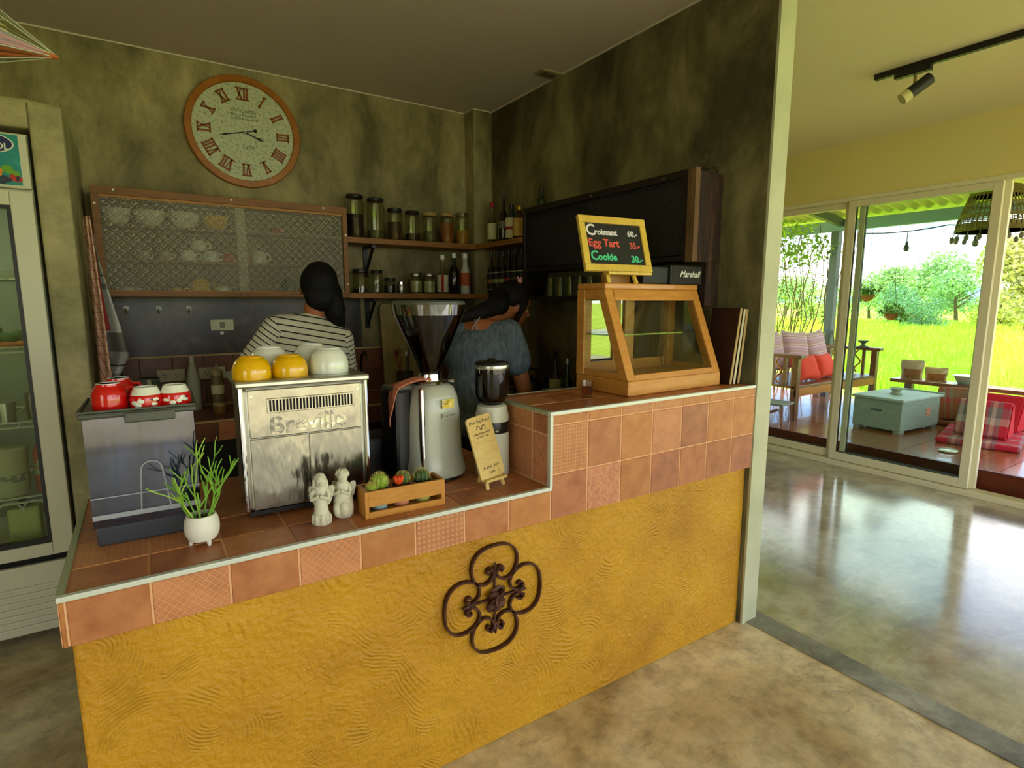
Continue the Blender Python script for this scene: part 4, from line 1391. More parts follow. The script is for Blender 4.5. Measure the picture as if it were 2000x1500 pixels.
def pattern_glass(name, base, clear, scale):
    m, t, b = nodes_of(name, 0.25)
    tc = t.nodes.new('ShaderNodeTexCoord')
    sp = t.nodes.new('ShaderNodeSeparateXYZ')
    t.links.new(tc.outputs['Object'], sp.inputs[0])
    hx = math_node(t, 'ADD', sp.outputs[0], sp.outputs[1])
    a = math_node(t, 'MULTIPLY', math_node(t, 'ADD', hx, sp.outputs[2]), scale)
    c = math_node(t, 'MULTIPLY', math_node(t, 'SUBTRACT', hx, sp.outputs[2]), scale)
    s = math_node(t, 'MULTIPLY', math_node(t, 'SINE', a), math_node(t, 'SINE', c))
    h = math_node(t, 'ABSOLUTE', s)
    ring_ = math_node(t, 'LESS_THAN', math_node(t, 'ABSOLUTE', math_node(t, 'SUBTRACT', h, 0.55)), 0.17)
    b.inputs['Base Color'].default_value = C(base)
    b.inputs['Specular IOR Level'].default_value = 0.8
    bp = t.nodes.new('ShaderNodeBump')
    bp.inputs['Strength'].default_value = 0.8
    bp.inputs['Distance'].default_value = 0.004
    t.links.new(h, bp.inputs['Height'])
    t.links.new(bp.outputs['Normal'], b.inputs['Normal'])
    tr_ = t.nodes.new('ShaderNodeBsdfTransparent')
    tr_.inputs['Color'].default_value = (0.92, 0.92, 0.88, 1)
    mx = t.nodes.new('ShaderNodeMixShader')
    f = math_node(t, 'MULTIPLY_ADD', ring_, 0.30, 1 - clear)
    t.links.new(f, mx.inputs['Fac'])
    t.links.new(tr_.outputs[0], mx.inputs[1])
    t.links.new(b.outputs[0], mx.inputs[2])
    t.links.new(mx.outputs[0], t.nodes['Material Output'].inputs['Surface'])
    return m
M_pg = pattern_glass('patterned_cabinet_glass', 'b5b39a', 0.86, 66)
M_pgd = pattern_glass('dark_patterned_glass', '0f0f0d', 0.10, 330)
M_pgs = pattern_glass('pale_overlap_glass', 'c9ccb2', 0.62, 84)

def box_part(t, name, m, *a, bevel=0.002):
    return MB().box(*a).build(name, m, t, world=True, bevel=bevel)

lc = thing('wall_cabinet', 'brown wooden wall cabinet with patterned glass sliding doors under the clock', 'cabinet', (0.485, 3.83, 1.57))
cx0, cx1, cy0, cz0, cz1 = -0.178, 1.148, 3.695, 1.572, 2.142
box_part(lc, 'back_panel', M_cabd, cx0, cx1, YB - 0.012, YB - 0.002, cz0, cz1)
box_part(lc, 'top_board', M_cab, cx0, cx1, cy0, YB - 0.012, cz1 - 0.040, cz1)
box_part(lc, 'bottom_board', M_cab, cx0, cx1, cy0, YB - 0.012, cz0, cz0 + 0.022)
box_part(lc, 'side_board', M_cab, cx0, cx0 + 0.034, cy0, YB - 0.012, cz0 + 0.022, cz1 - 0.040)
box_part(lc, 'side_board', M_cab, cx1 - 0.030, cx1, cy0, YB - 0.012, cz0 + 0.022, cz1 - 0.040)
box_part(lc, 'door_track', M_cabl, cx0 + 0.034, cx1 - 0.03, cy0 + 0.004, cy0 + 0.03, cz1 - 0.055, cz1 - 0.040)
box_part(lc, 'door_track', M_cabl, cx0 + 0.034, cx1 - 0.03, cy0 + 0.004, cy0 + 0.03, cz0 + 0.022, cz0 + 0.036)
box_part(lc, 'door_track', M_cab, cx0 + 0.034, 0.497, cy0 - 0.006, cy0 + 0.004, cz0 + 0.004, cz0 + 0.030)
box_part(lc, 'door_track', M_cab, 0.500, cx1 - 0.03, cy0 - 0.006, cy0 + 0.004, cz0 + 0.004, cz0 + 0.030)
for z in (1.778, 1.962):
    box_part(lc, 'inner_shelf', M_cab, cx0 + 0.034, cx1 - 0.03, 3.745, YB - 0.012, z - 0.014, z)
box_part(lc, 'glass_door', M_pg, cx0 + 0.034, 0.548, cy0 + 0.008, cy0 + 0.012, cz0 + 0.034, cz1 - 0.050, bevel=0)
box_part(lc, 'overlap_strip', M_pgs, 0.500, 0.548, cy0 + 0.014, cy0 + 0.018, cz0 + 0.034, cz1 - 0.050, bevel=0)
box_part(lc, 'glass_door', M_pg, 0.498, cx1 - 0.03, cy0 + 0.020, cy0 + 0.024, cz0 + 0.034, cz1 - 0.050, bevel=0)
scr = [(cx0 + 0.10, cz1 - 0.016), (0.48, cz1 - 0.016), (1.0, cz1 - 0.016), (cx0 + 0.015, cz1 - 0.09), (cx1 - 0.012, 1.97), (cx1 - 0.012, 1.66)]
for x, z in scr:
    MB().cyl((x, cy0 - 0.003, z), (x, cy0 + 0.001, z), 0.006, 0.006, 10).build('screw_cap', M_wglaze, lc, world=True)

def cab_bowl(x, z, r, h, m, label, name='stored_bowl', y=3.83):
    o = MB().lathe([(r * .5, 0), (r * .52, 0.006), (r * .8, h * .35), (r, h), (r * .96, h), (r * .76, h * .38), (0, h * .12)], 24).build(name, m, None, smooth=True, loc=(x, y, z))
    return tag(o, label, 'bowl', 'crockery behind the patterned cabinet glass')
GW = M_wglaze
cab_bowl(-0.075, 1.9625, 0.068, 0.085, GW, 'white bowl at the left of the top shelf behind patterned glass')
cab_bowl(0.075, 1.9625, 0.080, 0.085, GW, 'second white bowl from the left on the top cabinet shelf')
cab_bowl(0.243, 1.9625, 0.082, 0.085, GW, 'white bowl next to the yellow one on the top cabinet shelf')
cab_bowl(0.405, 1.9625, 0.072, 0.080, M_yglaze, 'yellow bowl on the top cabinet shelf behind patterned glass')
def cab_cup(x, z, r, h, m, label, y=3.83):
    t = thing('stored_cup', label, 'cup', (x, y, z), 0, 'crockery behind the patterned cabinet glass')
    MB().lathe([(r * .9, 0), (r, h * .3), (r * .95, h * .7), (r * .6, h), (r * .55, h), (0, h * .97)], 20).build('wall', m, t, smooth=True)
    MB().tube([(r * .9, 0, h * .75), (r * 1.45, 0, h * .7), (r * 1.45, 0, h * .3), (r * .95, 0, h * .22)], 0.005, 8).build('handle', m, t, smooth=True)
cab_cup(0.250, 1.7785, 0.045, 0.062, GW, 'white cup at the lower left of the pyramid in the cabinet')
cab_cup(0.368, 1.7785, 0.045, 0.062, GW, 'white cup at the lower right of the pyramid in the cabinet')
cab_cup(0.308, 1.8410, 0.042, 0.060, GW, 'white cup on top of the pyramid in the cabinet')
cab_cup(0.462, 1.7785, 0.036, 0.058, M_red, 'red cup on the middle cabinet shelf')
cab_cup(0.545, 1.7785, 0.034, 0.060, mat('pale_red_print', 'd88a78', 0.3), 'pale red printed cup on the middle cabinet shelf')
cab_cup(0.630, 1.7785, 0.045, 0.078, GW, 'white cup right of the overlapping cabinet doors')
cab_cup(0.135, 1.7785, 0.030, 0.050, mat('beige_glaze', 'b3a888', 0.4), 'beige cup on the middle cabinet shelf')
cab_cup(0.030, 1.7785, 0.030, 0.050, MATS['beige_glaze'], 'beige cup at the left end of the middle cabinet shelf')
cab_cup(-0.05, 1.5945, 0.050, 0.030, GW, 'low white cup at the left of the bottom cabinet shelf')
cab_cup(0.185, 1.5945, 0.040, 0.036, M_yglaze, 'low yellow cup on the bottom cabinet shelf')
cab_cup(0.300, 1.5945, 0.050, 0.085, M_yglaze, 'tall yellow cup on the bottom cabinet shelf')
cab_cup(0.425, 1.5945, 0.045, 0.050, GW, 'white cup beside the tall yellow one in the cabinet')
cab_bowl(0.745, 1.9625, 0.045, 0.035, mat('pinkish_red', 'a83c30', 0.4), 'small red dish on the top right cabinet shelf', 'stored_dish')
cab_cup(0.80, 1.5945, 0.052, 0.10, mat('dark_green_glaze', '2f3a22', 0.4), 'dark green mug on the bottom right cabinet shelf')

M_shelf = mat('brown_shelf_wood', '98652a', 0.5, var=(8, '80521c'), stretch=(0.8, 4, 4))
M_shelfx = mat('brown_shelf_wood_long', '98652a', 0.5, var=(8, '80521c'), stretch=(4, 0.8, 4))
def wall_shelf(label, x0, x1, y0, y1, z, m, br):
    t = thing('wall_shelf', label, 'shelf', ((x0 + x1) / 2, (y0 + y1) / 2, z - 0.04), 0, 'corner shelves with jars and bottles')
    box_part(t, 'board', m, x0, x1, y0, y1, z - 0.036, z)
    return t
s1 = wall_shelf('upper brown shelf on the back wall, carrying tall glass jars', 1.150, 2.153, 3.705, YB - 0.002, 1.963, M_shelf, 0)
s2_ = wall_shelf('lower brown shelf on the back wall, carrying small jars', 1.150, 2.153, 3.705, YB - 0.002, 1.603, M_shelf, 0)
s3 = wall_shelf('upper brown shelf on the right wall, carrying liquor bottles', 2.098, XR - 0.002, 3.115, 3.703, 1.963, M_shelfx, 0)
s4 = wall_shelf('lower brown shelf on the right wall, carrying dark syrup bottles', 2.098, XR - 0.002, 3.115, 3.703, 1.603, M_shelfx, 0)
def bracket(t, x, z):
    q = MB()
    q.box(x - 0.016, x + 0.016, YB - 0.012, YB - 0.002, z - 0.036 - 0.21, z - 0.036)
    q.box(x - 0.016, x + 0.016, 3.76, YB - 0.012, z - 0.036 - 0.02, z - 0.036)
    q.prism([(3.78, z - 0.056), (3.80, z - 0.056), (YB - 0.012, z - 0.20), (YB - 0.012, z - 0.225)], 'x', x - 0.008, x + 0.008)
    q.build('bracket', M_black, t, world=True)
bracket(s1, 1.345, 1.963)
bracket(s2_, 1.345, 1.603)
bracket(s2_, 1.95, 1.603)

# jars
M_jar = glass('jar_glass', 'f3f5ea', 0.03, 0.9, 0.05)
def jar(label, x, y, z, r, h, lidm, fill, fh, lid_h=0.022, group='glass jars on the corner shelves', name='glass_jar'):
    t = thing(name, label, 'jar', (x, y, z), 0, group)
    hh = h - lid_h
    MB().lathe([(r * .9, 0), (r, 0.006), (r, hh * .86), (r * .86, hh), (r * .82, hh), (r * .95, hh * .85), (r * .95, 0.01), (0, 0.008)], 24).build('glass', M_jar, t, smooth=True)
    if fill:
        MB().lathe([(0, 0.0085), (r * .93, 0.0105), (r * .93, fh * hh * .97), (r * .4, fh * hh), (0, fh * hh * 1.02)], 20).build('filling', fill, t, smooth=True)
    MB().lathe([(r * .88, hh), (r * .94, hh + 0.002), (r * .94, h - 0.004), (r * .88, h), (0, h)], 24).build('lid', lidm, t, smooth=True)
    return t
B1 = mat('dark_beans', '1c1109', 0.5, bump=(90, 1, 0.01))
B2 = mat('brown_powder', '4a2c18', 0.9)
B3 = mat('mixed_herbs', '6a6a44', 0.9, var=(60, '2f2c1c'))
B4 = mat('rust_powder', '9a5220', 0.9)
B5 = mat('ochre_powder', 'b8801f', 0.9)
B6 = mat('pale_powder', 'b9b98a', 0.9)
LD = mat('black_jar_lid', '1a1812', 0.4)
LW = mat('pale_wood_lid', 'a98d50', 0.5)
jar('tallest glass jar with dark lid, next to the cabinet', 1.242, 3.82, 1.963, 0.060, 0.285, LD, B1, 0.62)
jar('second tall glass jar with dark lid on the upper shelf', 1.385, 3.82, 1.963, 0.060, 0.275, LD, B3, 0.26)
jar('wide jar of dark brown powder with black lid on the upper shelf', 1.520, 3.82, 1.963, 0.053, 0.220, LD, B2, 0.66)
jar('jar with black lid and pale label on the upper shelf', 1.651, 3.82, 1.963, 0.052, 0.214, LD, B1, 0.32)
jar('jar of mixed herbs with pale lid on the upper shelf', 1.785, 3.82, 1.963, 0.051, 0.212, LW, B3, 0.45)
jar('jar of rust brown powder with pale lid on the upper shelf', 1.924, 3.82, 1.963, 0.053, 0.218, LW, B4, 0.80)
jar('jar of ochre powder with wire clasp at the shelf corner', 2.050, 3.82, 1.963, 0.053, 0.232, glass('glass_lid', 'c8ccb8', 0.05, 1, 0.2), B5, 0.52)
jar('wide clip jar with dark contents on the lower shelf', 1.265, 3.82, 1.603, 0.056, 0.160, LD, B1, 0.2)
jar('slim clip jar with dark lid on the lower shelf', 1.376, 3.82, 1.603, 0.043, 0.158, LD, None, 0)
jar('small dark jar with black lid on the lower shelf', 1.472, 3.82, 1.603, 0.042, 0.105, LD, B1, 0.75)
tn = thing('steel_tin', 'small steel tin on the lower shelf', 'tin', (1.555, 3.82, 1.603))
MB().lathe([(0.024, 0), (0.025, 0.002), (0.025, 0.062), (0.024, 0.064)], 20).build('body', M_steel2, tn, smooth=True)
MB().lathe([(0.026, 0.064), (0.026, 0.080), (0.022, 0.083), (0, 0.083)], 20).build('lid', M_chrome, tn, smooth=True)
jar('left jar of pale powder with silver lid on the lower shelf', 1.668, 3.82, 1.603, 0.045, 0.146, M_steel2, B6, 0.75)
jar('right jar of pale powder with silver lid on the lower shelf', 1.772, 3.82, 1.603, 0.045, 0.146, M_steel2, B6, 0.75)

# bottles
def bottle(label, x, y, z, r, h, m, capm, labm=None, neck=0.62, group='bottles on the corner shelves', name='bottle', lab=(0.12, 0.5), nr=0.36):
    t = thing(name, label, 'bottle', (x, y, z), 0, group)
    MB().lathe([(r * .92, 0), (r, 0.006), (r, h * neck * .82), (r * .85, h * neck * .93), (r * nr, h * neck * 1.14), (r * nr, h * .9), (0, h * .9)], 20).build('glass', m, t, smooth=True)
    MB().lathe([(r * nr * 1.15, h * .88), (r * nr * 1.18, h * .90), (r * nr * 1.15, h), (0, h)], 14).build('cap', capm, t, smooth=True)
    if labm:
        MB().lathe([(r * 1.012, h * lab[0]), (r * 1.018, h * lab[0] + 0.001), (r * 1.018, h * lab[1]), (r * 1.012, h * lab[1] + 0.001)], 20).build('paper_label', labm, t, smooth=True)
    return t
G_dk = mat('dark_bottle_glass', '120f0b', 0.12, coat=0.5)
G_gr = mat('green_bottle_glass', '16301c', 0.12, coat=0.5)
G_cl = glass('clear_bottle_glass', 'e6ead8', 0.03, 1.0, 0.08)
G_br = mat('brown_bottle_glass', '3d1f0c', 0.12, coat=0.5)
P_w = mat('cream_paper', 'c9c79a', 0.7)
P_y = mat('yellow_paper', 'b98f34', 0.7, var=(40, 'c9b26a'))
P_r = mat('red_white_paper', 'c4c2a4', 0.7)
K_red = mat('red_cap', 'a01818', 0.4)
K_gold = mat('gold_cap', 'b08a2c', 0.35, metal=0.6)
bottle('clear liquor bottle with red cap on the right wall shelf', 2.205, 3.640, 1.963, 0.036, 0.300, G_cl, K_red, P_w)
bottle('bottle with gold cap behind the red capped one', 2.235, 3.545, 1.963, 0.034, 0.318, G_cl, K_gold, P_w)
bottle('slender dark bottle with black cap on the right wall shelf', 2.195, 3.470, 1.963, 0.036, 0.322, G_dk, M_black, mat('grey_paper', '6f6f5c', 0.7), lab=(0.3, 0.45))
jg = bottle('square dark green bottle with cream and red label', 2.195, 3.368, 1.963, 0.042, 0.246, G_gr, M_black, P_w, neck=0.72, lab=(0.08, 0.62))
MB().lathe([(0.0432, 0.075), (0.0436, 0.076), (0.0436, 0.094), (0.0432, 0.095)], 20).build('red_band', K_red, jg, smooth=True)
bottle('brown bottle with yellow label beside the black cabinet', 2.190, 3.262, 1.963, 0.044, 0.222, G_br, K_gold, P_y, neck=0.74, lab=(0.1, 0.62))
bottle('green bottle standing on top of the black cabinet', 2.215, 3.045, 2.1425, 0.032, 0.128, G_gr, M_black, None, neck=0.5)
sb = bottle('clear sauce bottle with red and white label on the lower shelf', 1.882, 3.82, 1.603, 0.043, 0.282, G_cl, M_wglaze, P_r, neck=0.56, lab=(0.05, 0.48))
MB().box(-0.030, -0.012, -0.0450, -0.030, 0.015, 0.135).build('red_print', K_red, sb)
bottle('dark bottle with pale cap on the lower shelf', 1.978, 3.82, 1.603, 0.038, 0.300, G_dk, M_wglaze, None, neck=0.64)
wb = bottle('white pump bottle with orange label at the lower shelf corner', 2.060, 3.80, 1.603, 0.036, 0.298, mat('white_plastic', 'b9bba8', 0.4), M_wglaze, mat('orange_paper', 'b36a35', 0.7, var=(30, 'b3392b')), neck=0.66, lab=(0.2, 0.52), nr=0.5)
syr = [(3.655, 'first'), (3.575, 'second'), (3.495, 'third'), (3.415, 'fourth'), (3.335, 'fifth'), (3.255, 'sixth'), (3.175, 'seventh')]
sc = ['8a5a1c', '8f8c5c', '8c8a60', 'a5242c', '8f8a3a', '6a6a50', '6a6a50']
for k, (y, nme) in enumerate(syr):
    q = bottle('%s dark syrup bottle from the corner on the lower right shelf' % nme, 2.205, y, 1.603, 0.033, 0.305, G_dk, mat('syrup_cap', '2d2d28', 0.4), mat('syrup_label_black', '0c0b09', 0.6), neck=0.60, group='dark syrup bottles', name='syrup_bottle', lab=(0.06, 0.52))
    MB().lathe([(0.0339, 0.080), (0.0343, 0.081), (0.0343, 0.105), (0.0339, 0.106)], 18).build('label_print', mat('syrup_' + sc[k], sc[k], 0.6), q, smooth=True)
    for z in (0.150, 0.032):
        MB().lathe([(0.0339, z), (0.0342, z + 0.0005), (0.0342, z + 0.003), (0.0339, z + 0.0035)], 18).build('label_line', P_w, q, smooth=True)

# black cabinet on the right wall
rc = thing('black_cabinet', 'black wall cabinet with dark textured glass doors and open shelf', 'cabinet', (2.21, 2.42, 1.52))
rx, ry0, ry1, rz0, rz1 = 2.112, 1.735, 3.105, 1.525, 2.140
xb = XR - 0.002
box_part(rc, 'top_board', M_blackwood, rx, xb, ry0 + 0.04, ry1, rz1 - 0.035, rz1)
box_part(rc, 'shelf_board', M_blackwood, rx, xb, ry0 + 0.04, ry1 - 0.02, 1.735, 1.757)
box_part(rc, 'bottom_board', M_blackwood, rx, xb, 1.96, ry1 - 0.02, 1.555, 1.580)
box_part(rc, 'side_board', M_blackwood, rx, xb, ry1 - 0.02, ry1, 1.555, rz1 - 0.035)
box_part(rc, 'back_panel', M_blackwood, xb - 0.008, xb, ry0 + 0.04, ry1 - 0.02, 1.757, rz1 - 0.035)
box_part(rc, 'side_post', mat('tan_post_edge', '7a5c38', 0.6, var=(8, '57402a'), stretch=(6, 6, .5)), rx - 0.004, rx + 0.028, ry0 - 0.004, ry0 + 0.04, 1.728, rz1 + 0.002)
MB().box(rx + 0.028, xb, ry0, ry0 + 0.04, 1.728, rz1 - 0.01).build('end_panel', M_raw, rc, world=True, bevel=0.004)
MB().box(2.215, xb, ry0, ry0 + 0.04, rz0, 1.728).build('lower_end_plank', M_raw, rc, world=True, bevel=0.004)
box_part(rc, 'front_stile', M_blackwood, rx - 0.003, rx + 0.02, ry0 + 0.04, ry0 + 0.065, 1.757, rz1 - 0.035)
box_part(rc, 'glass_door', M_pgd, rx + 0.006, rx + 0.010, ry0 + 0.06, 2.47, 1.762, rz1 - 0.037, bevel=0)
box_part(rc, 'glass_door', M_pgd, rx + 0.016, rx + 0.020, 2.44, ry1 - 0.02, 1.762, rz1 - 0.037, bevel=0)
for y, z in ((1.92, rz1 - 0.018), (2.44, rz1 - 0.018), (ry0 + 0.05, rz1 - 0.12)):
    MB().cyl((rx - 0.003, y, z), (rx + 0.001, y, z), 0.005, 0.005, 10).build('screw_cap', M_steel2, rc, world=True)
wr_ = MB()
wr_.tube([(2.14, 1.76, 2.14), (2.13, 1.755, 2.16), (2.11, 1.755, 2.175), (2.10, 1.76, 2.19)], 0.002, 6)
wr_.tube([(2.17, 1.76, 2.132), (2.20, 1.755, 2.155), (2.225, 1.755, 2.19), (2.228, 1.755, 2.2)], 0.002, 6)
wr_.tube([(2.17, 1.76, 2.132), (2.22, 1.76, 2.15), (2.27, 1.76, 2.16), (2.29, 1.76, 2.145), (2.28, 1.76, 2.132)], 0.002, 6)
wr_.build('tie_wire', M_black, rc, smooth=True, world=True)
for k in range(5):
    y = 2.52 + 0.095 * k
    t = thing('tumbler', ['upside-down glass tumbler nearest the pastry case in the black cabinet', 'second tumbler in the open shelf of the black cabinet', 'third tumbler in the open shelf of the black cabinet', 'fourth tumbler in the open shelf of the black cabinet', 'tumbler at the far end of the open black shelf'][k], 'glass', (2.19, y, 1.5805), 0, 'tumblers in the open shelf of the black cabinet')
    MB().lathe([(0.038, 0), (0.030, 0.115), (0.028, 0.115), (0.036, 0)], 20).build('wall', G_cl, t, smooth=True)
    MB().lathe([(0, 0.106), (0.029, 0.106), (0.030, 0.115), (0, 0.115)], 20).build('base', G_cl, t, smooth=True)

# ------------------------------------------------------------------ back counter with splashback
bc = thing('back_counter', 'brown tiled work counter along the back and right walls', 'counter', (1.0, 3.6, 0))
M_dkt = tile_mat('dark_brown_tile', '7a4a2c', '5c3420')
M_under = mat('underside_shade_black', '14110e', 0.7)  # solid black stands for the shade in the open space under the counter
ub = MB()
ub.box(-0.21, 2.150, 3.40, YB - 0.012, 0.0, 0.80)
ub.box(2.150, 2.306, 3.40, 3.818, 0.0, 0.80)
ub.box(1.84, 2.306, 1.93, 3.40, 0.0, 0.80)
ub.build('underside_shade_block', M_under, bc, world=True)
gb2 = MB()
gb2.box(-0.21, 2.150, 3.362, YB - 0.012, 0.80, 0.905)
gb2.box(2.150, 2.306, 3.362, 3.818, 0.80, 0.905)
gb2.box(1.80, 2.306, 1.93, 3.362, 0.80, 0.905)
gb2.build('grout_bed', M_grout, bc, world=True)
for k in range(15):
    x = -0.125 + 0.168 * k
    if x < 1.80:
        tile(bc, M_dkt if k % 3 else T_plain3, (x, 3.3605, 0.8525), 0.165, 0.10, '-y')
    for j in range(3 if x < 2.1 else 2):
        tile(bc, M_dkt, (x if x < 2.2 else 2.225, 3.455 + 0.168 * j, 0.9045), 0.165 if x < 2.2 else 0.15, 0.165, '+z')
    if x < 2.15:
        for j in range(2):
            tile(bc, M_dkt, (x, YB - 0.0015, 0.99 + 0.15 * j), 0.165, 0.147, '-y')
for j in range(8):
    y = 2.02 + 0.168 * j
    tile(bc, M_dkt if j % 3 else T_plain3, (1.7985, y, 0.8525), 0.165, 0.10, '-x')
    for k in range(3):
        tile(bc, M_dkt, (1.885 + 0.168 * k, y, 0.9045), 0.165, 0.165, '+z')
M_trimw = mat('worn_trim', 'b39a66', 0.5)
MB().box(-0.21, 2.15, YB - 0.020, YB - 0.002, 1.213, 1.226).build('splash_trim', M_trimw, bc, world=True, bevel=0.002)
MB().box(-0.21, 1.80, 3.352, 3.364, 0.904, 0.915).build('edge_trim', M_trimw, bc, world=True)
MB().box(1.790, 1.802, 1.93, 3.352, 0.904, 0.915).build('edge_trim', M_trimw, bc, world=True)
ZK = 0.9138

# small things on the back wall
def plate(name, label, x, z, w_, h_, cat, col='d8d9b8'):
    t = thing(name, label, cat, (x, YB - 0.0015, z))
    MB().box(-w_ / 2, w_ / 2, -0.010, 0, -h_ / 2, h_ / 2).build('cover_plate', mat('plate_' + col, col, 0.4), t, bevel=0.003)
    return t
sw = plate('light_switch', 'pale green switch plate on the dark wall left of the striped shirt', 0.412, 1.402, 0.130, 0.068, 'switch', 'c9d0a4')
MB().box(-0.014, 0.014, -0.014, -0.010, -0.018, 0.018).build('rocker', mat('rocker_grey', '7c8468', 0.5), sw, bevel=0.002)
MB().cyl((-0.005, -0.012, -0.050), (-0.005, -0.001, -0.050), 0.011, 0.011, 14).build('round_knob', M_wglaze, sw, smooth=True)
def outlet(x, label):
    t = plate('power_outlet', label, x, 1.105, 0.150, 0.075, 'outlet', 'b5ae88')
    t.location.y = YB - 0.0112
    for s in (-1, 1):
        q = MB()
        for dx, dz in ((-0.008, 0.006), (0.008, 0.006), (0, -0.010)):
            q.cyl((s * 0.030 + dx, -0.0108, dz), (s * 0.030 + dx, -0.0098, dz), 0.0032, 0.0032, 8)
        q.build('socket_holes', M_black, t)
outlet(0.115, 'double power outlet left of the plastic bottle on the splashback')
outlet(0.335, 'double power outlet behind the squeeze bottle on the splashback')
def hook(x, label):
    t = thing('wall_hook', label, 'hook', (x, YB - 0.002, 1.508), 0, 'white hooks under the cabinet')
    MB().lathe([(0.016, 0), (0.017, 0.004), (0.014, 0.010), (0.008, 0.014)], 16).move(Matrix.Rotation(R(90), 4, 'X')).build('plate', M_wglaze, t, smooth=True)
    MB().tube([(0, -0.012, -0.002), (0, -0.022, -0.010), (0, -0.020, -0.024), (0, -0.028, -0.028)], 0.0035, 8).build('prong', mat('brass_prong', '8a6a2c', 0.4, metal=0.6), t, smooth=True)
hook(-0.078, 'left white wall hook under the cabinet')
hook(0.082, 'middle white wall hook under the cabinet')
hook(0.237, 'right white wall hook under the cabinet')

# towels hanging at the niche
def stripes(name, base, stops, scale, axis=2, extra=None):
    m, t, b = nodes_of(name, 0.95)
    tc = t.nodes.new('ShaderNodeTexCoord')
    sp = t.nodes.new('ShaderNodeSeparateXYZ')
    t.links.new(tc.outputs['Object'], sp.inputs[0])
    v = math_node(t, 'MULTIPLY', sp.outputs[axis], scale)
    fr_ = math_node(t, 'FRACT', v)
    col = ramp(t, fr_, stops, 'CONSTANT')
    t.links.new(col, b.inputs['Base Color'])
    if extra:
        v2 = math_node(t, 'FRACT', math_node(t, 'MULTIPLY', math_node(t, 'ADD', sp.outputs[0], math_node(t, 'MULTIPLY', sp.outputs[2], 0.35)), extra[0]))
        l = math_node(t, 'LESS_THAN', v2, extra[1])
        mx = t.nodes.new('ShaderNodeMix')
        mx.data_type = 'RGBA'
        mx.blend_type = 'MULTIPLY'
        t.links.new(math_node(t, 'MULTIPLY', l, extra[2]), mx.inputs['Factor'])
        t.links.new(col, mx.inputs[6])
        mx.inputs[7].default_value = C(extra[3])
        t.links.new(mx.outputs[2], b.inputs['Base Color'])
    return m
M_tow1 = stripes('grey_striped_towel', 'c8cac2', [(0, 'c9ccc8'), (0.30, '8c8f88'), (0.36, 'c9ccc8'), (0.44, '55564e'), (0.46, 'b0b0a6'), (0.60, '77776c'), (0.82, 'cfd1cc')], 2.3, 2, (130, 0.35, 0.35, '888880'))
M_tow2 = stripes('red_checked_towel', 'd0b098', [(0, 'c9a58c'), (0.40, 'b06a58'), (0.48, 'c9a58c')], 26, 2, (34, 0.14, 0.7, 'a85c4c'))
M_tow3 = mat('red_towel', 'a83c34', 0.95, var=(30, '8c2a26'))
tw = thing('grey_towel', 'white and grey striped tea towel hanging beside the fridge niche', 'towel', (-0.206, 3.40, 1.04))
def tw_pt(u, v):
    z = 0.86 - 0.86 * v
    wv = [0.030, 0.045, 0.075, 0.105, 0.128, 0.060, 0.042]
    f = v * (len(wv) - 1)
    i = min(int(f), len(wv) - 2)
    wd = wv[i] + (wv[i + 1] - wv[i]) * (f - i)
    return (0.006 + wd * u, -0.030 * math.sin(u * 7 + v * 3) * (0.3 + v) - 0.02 * u, z - 0.05 * u * (1 if v > .5 else v * 2))
MB().grid(tw_pt, 14, 34).build('cloth', M_tow1, tw, smooth=True, solid=0.004)
MB().tube([(0.012, 0.0, 0.84), (0.014, 0.01, 0.885), (0.024, 0.0, 0.84)], 0.004, 6).build('hanging_loop', mat('pale_loop', 'c9c8a8', 0.9), tw, smooth=True)
tw2 = thing('red_towel', 'red and cream checked tea towel hanging left of the grey one', 'towel', (-0.190, 3.28, 0.98))
def tw2_pt(u, v):
    z = 0.95 - 0.95 * v
    return (-0.004 + (0.028 + 0.028 * v) * u, -0.05 * u + 0.014 * math.sin(u * 9 + v * 4), z)
MB().grid(tw2_pt, 10, 30).build('cloth', M_tow2, tw2, smooth=True, solid=0.005)
def tw3_pt(u, v):
    z = 0.93 - 0.50 * v
    return (0.014 + (0.012 + 0.030 * v * v) * u, 0.012 + 0.012 * math.sin(u * 8), z)
MB().grid(tw3_pt, 8, 16).build('red_fold', M_tow3, tw2, smooth=True, solid=0.004)

# bottles and boxes on the back counter
mb_ = thing('plastic_bottle', 'frosted plastic bottle with tapered neck on the back counter', 'bottle', (0.218, 3.76, ZK))
MB().lathe([(0.034, 0), (0.037, 0.006), (0.037, 0.17), (0.032, 0.20), (0.016, 0.275), (0.0135, 0.285)], 22).build('body', mat('frosted_plastic', 'a5aa96', 0.5), mb_, smooth=True)
MB().lathe([(0.0145, 0.285), (0.015, 0.315), (0.013, 0.318), (0, 0.318)], 18).build('cap', mat('frosted_cap', 'b9bda8', 0.5), mb_, smooth=True)
sq = thing('squeeze_bottle', 'squeeze bottle with nozzle cap and pale label on the back counter', 'bottle', (0.338, 3.70, ZK))
MB().lathe([(0.034, 0), (0.036, 0.006), (0.036, 0.18), (0.032, 0.20), (0.030, 0.205)], 22).build('body', mat('amber_plastic', '6b5a38', 0.4), sq, smooth=True)
MB().lathe([(0.033, 0.205), (0.034, 0.225), (0.026, 0.236), (0.008, 0.240), (0.005, 0.272), (0, 0.274)], 20).build('nozzle_cap', mat('beige_cap', 'a08f66', 0.5), sq, smooth=True)
MB().lathe([(0.0365, 0.095), (0.037, 0.097), (0.037, 0.145), (0.0365, 0.147)], 20).build('paper_label', P_w, sq, smooth=True)
jc = thing('small_jar', 'small squat jar in front of the squeeze bottle', 'jar', (0.330, 3.56, ZK))
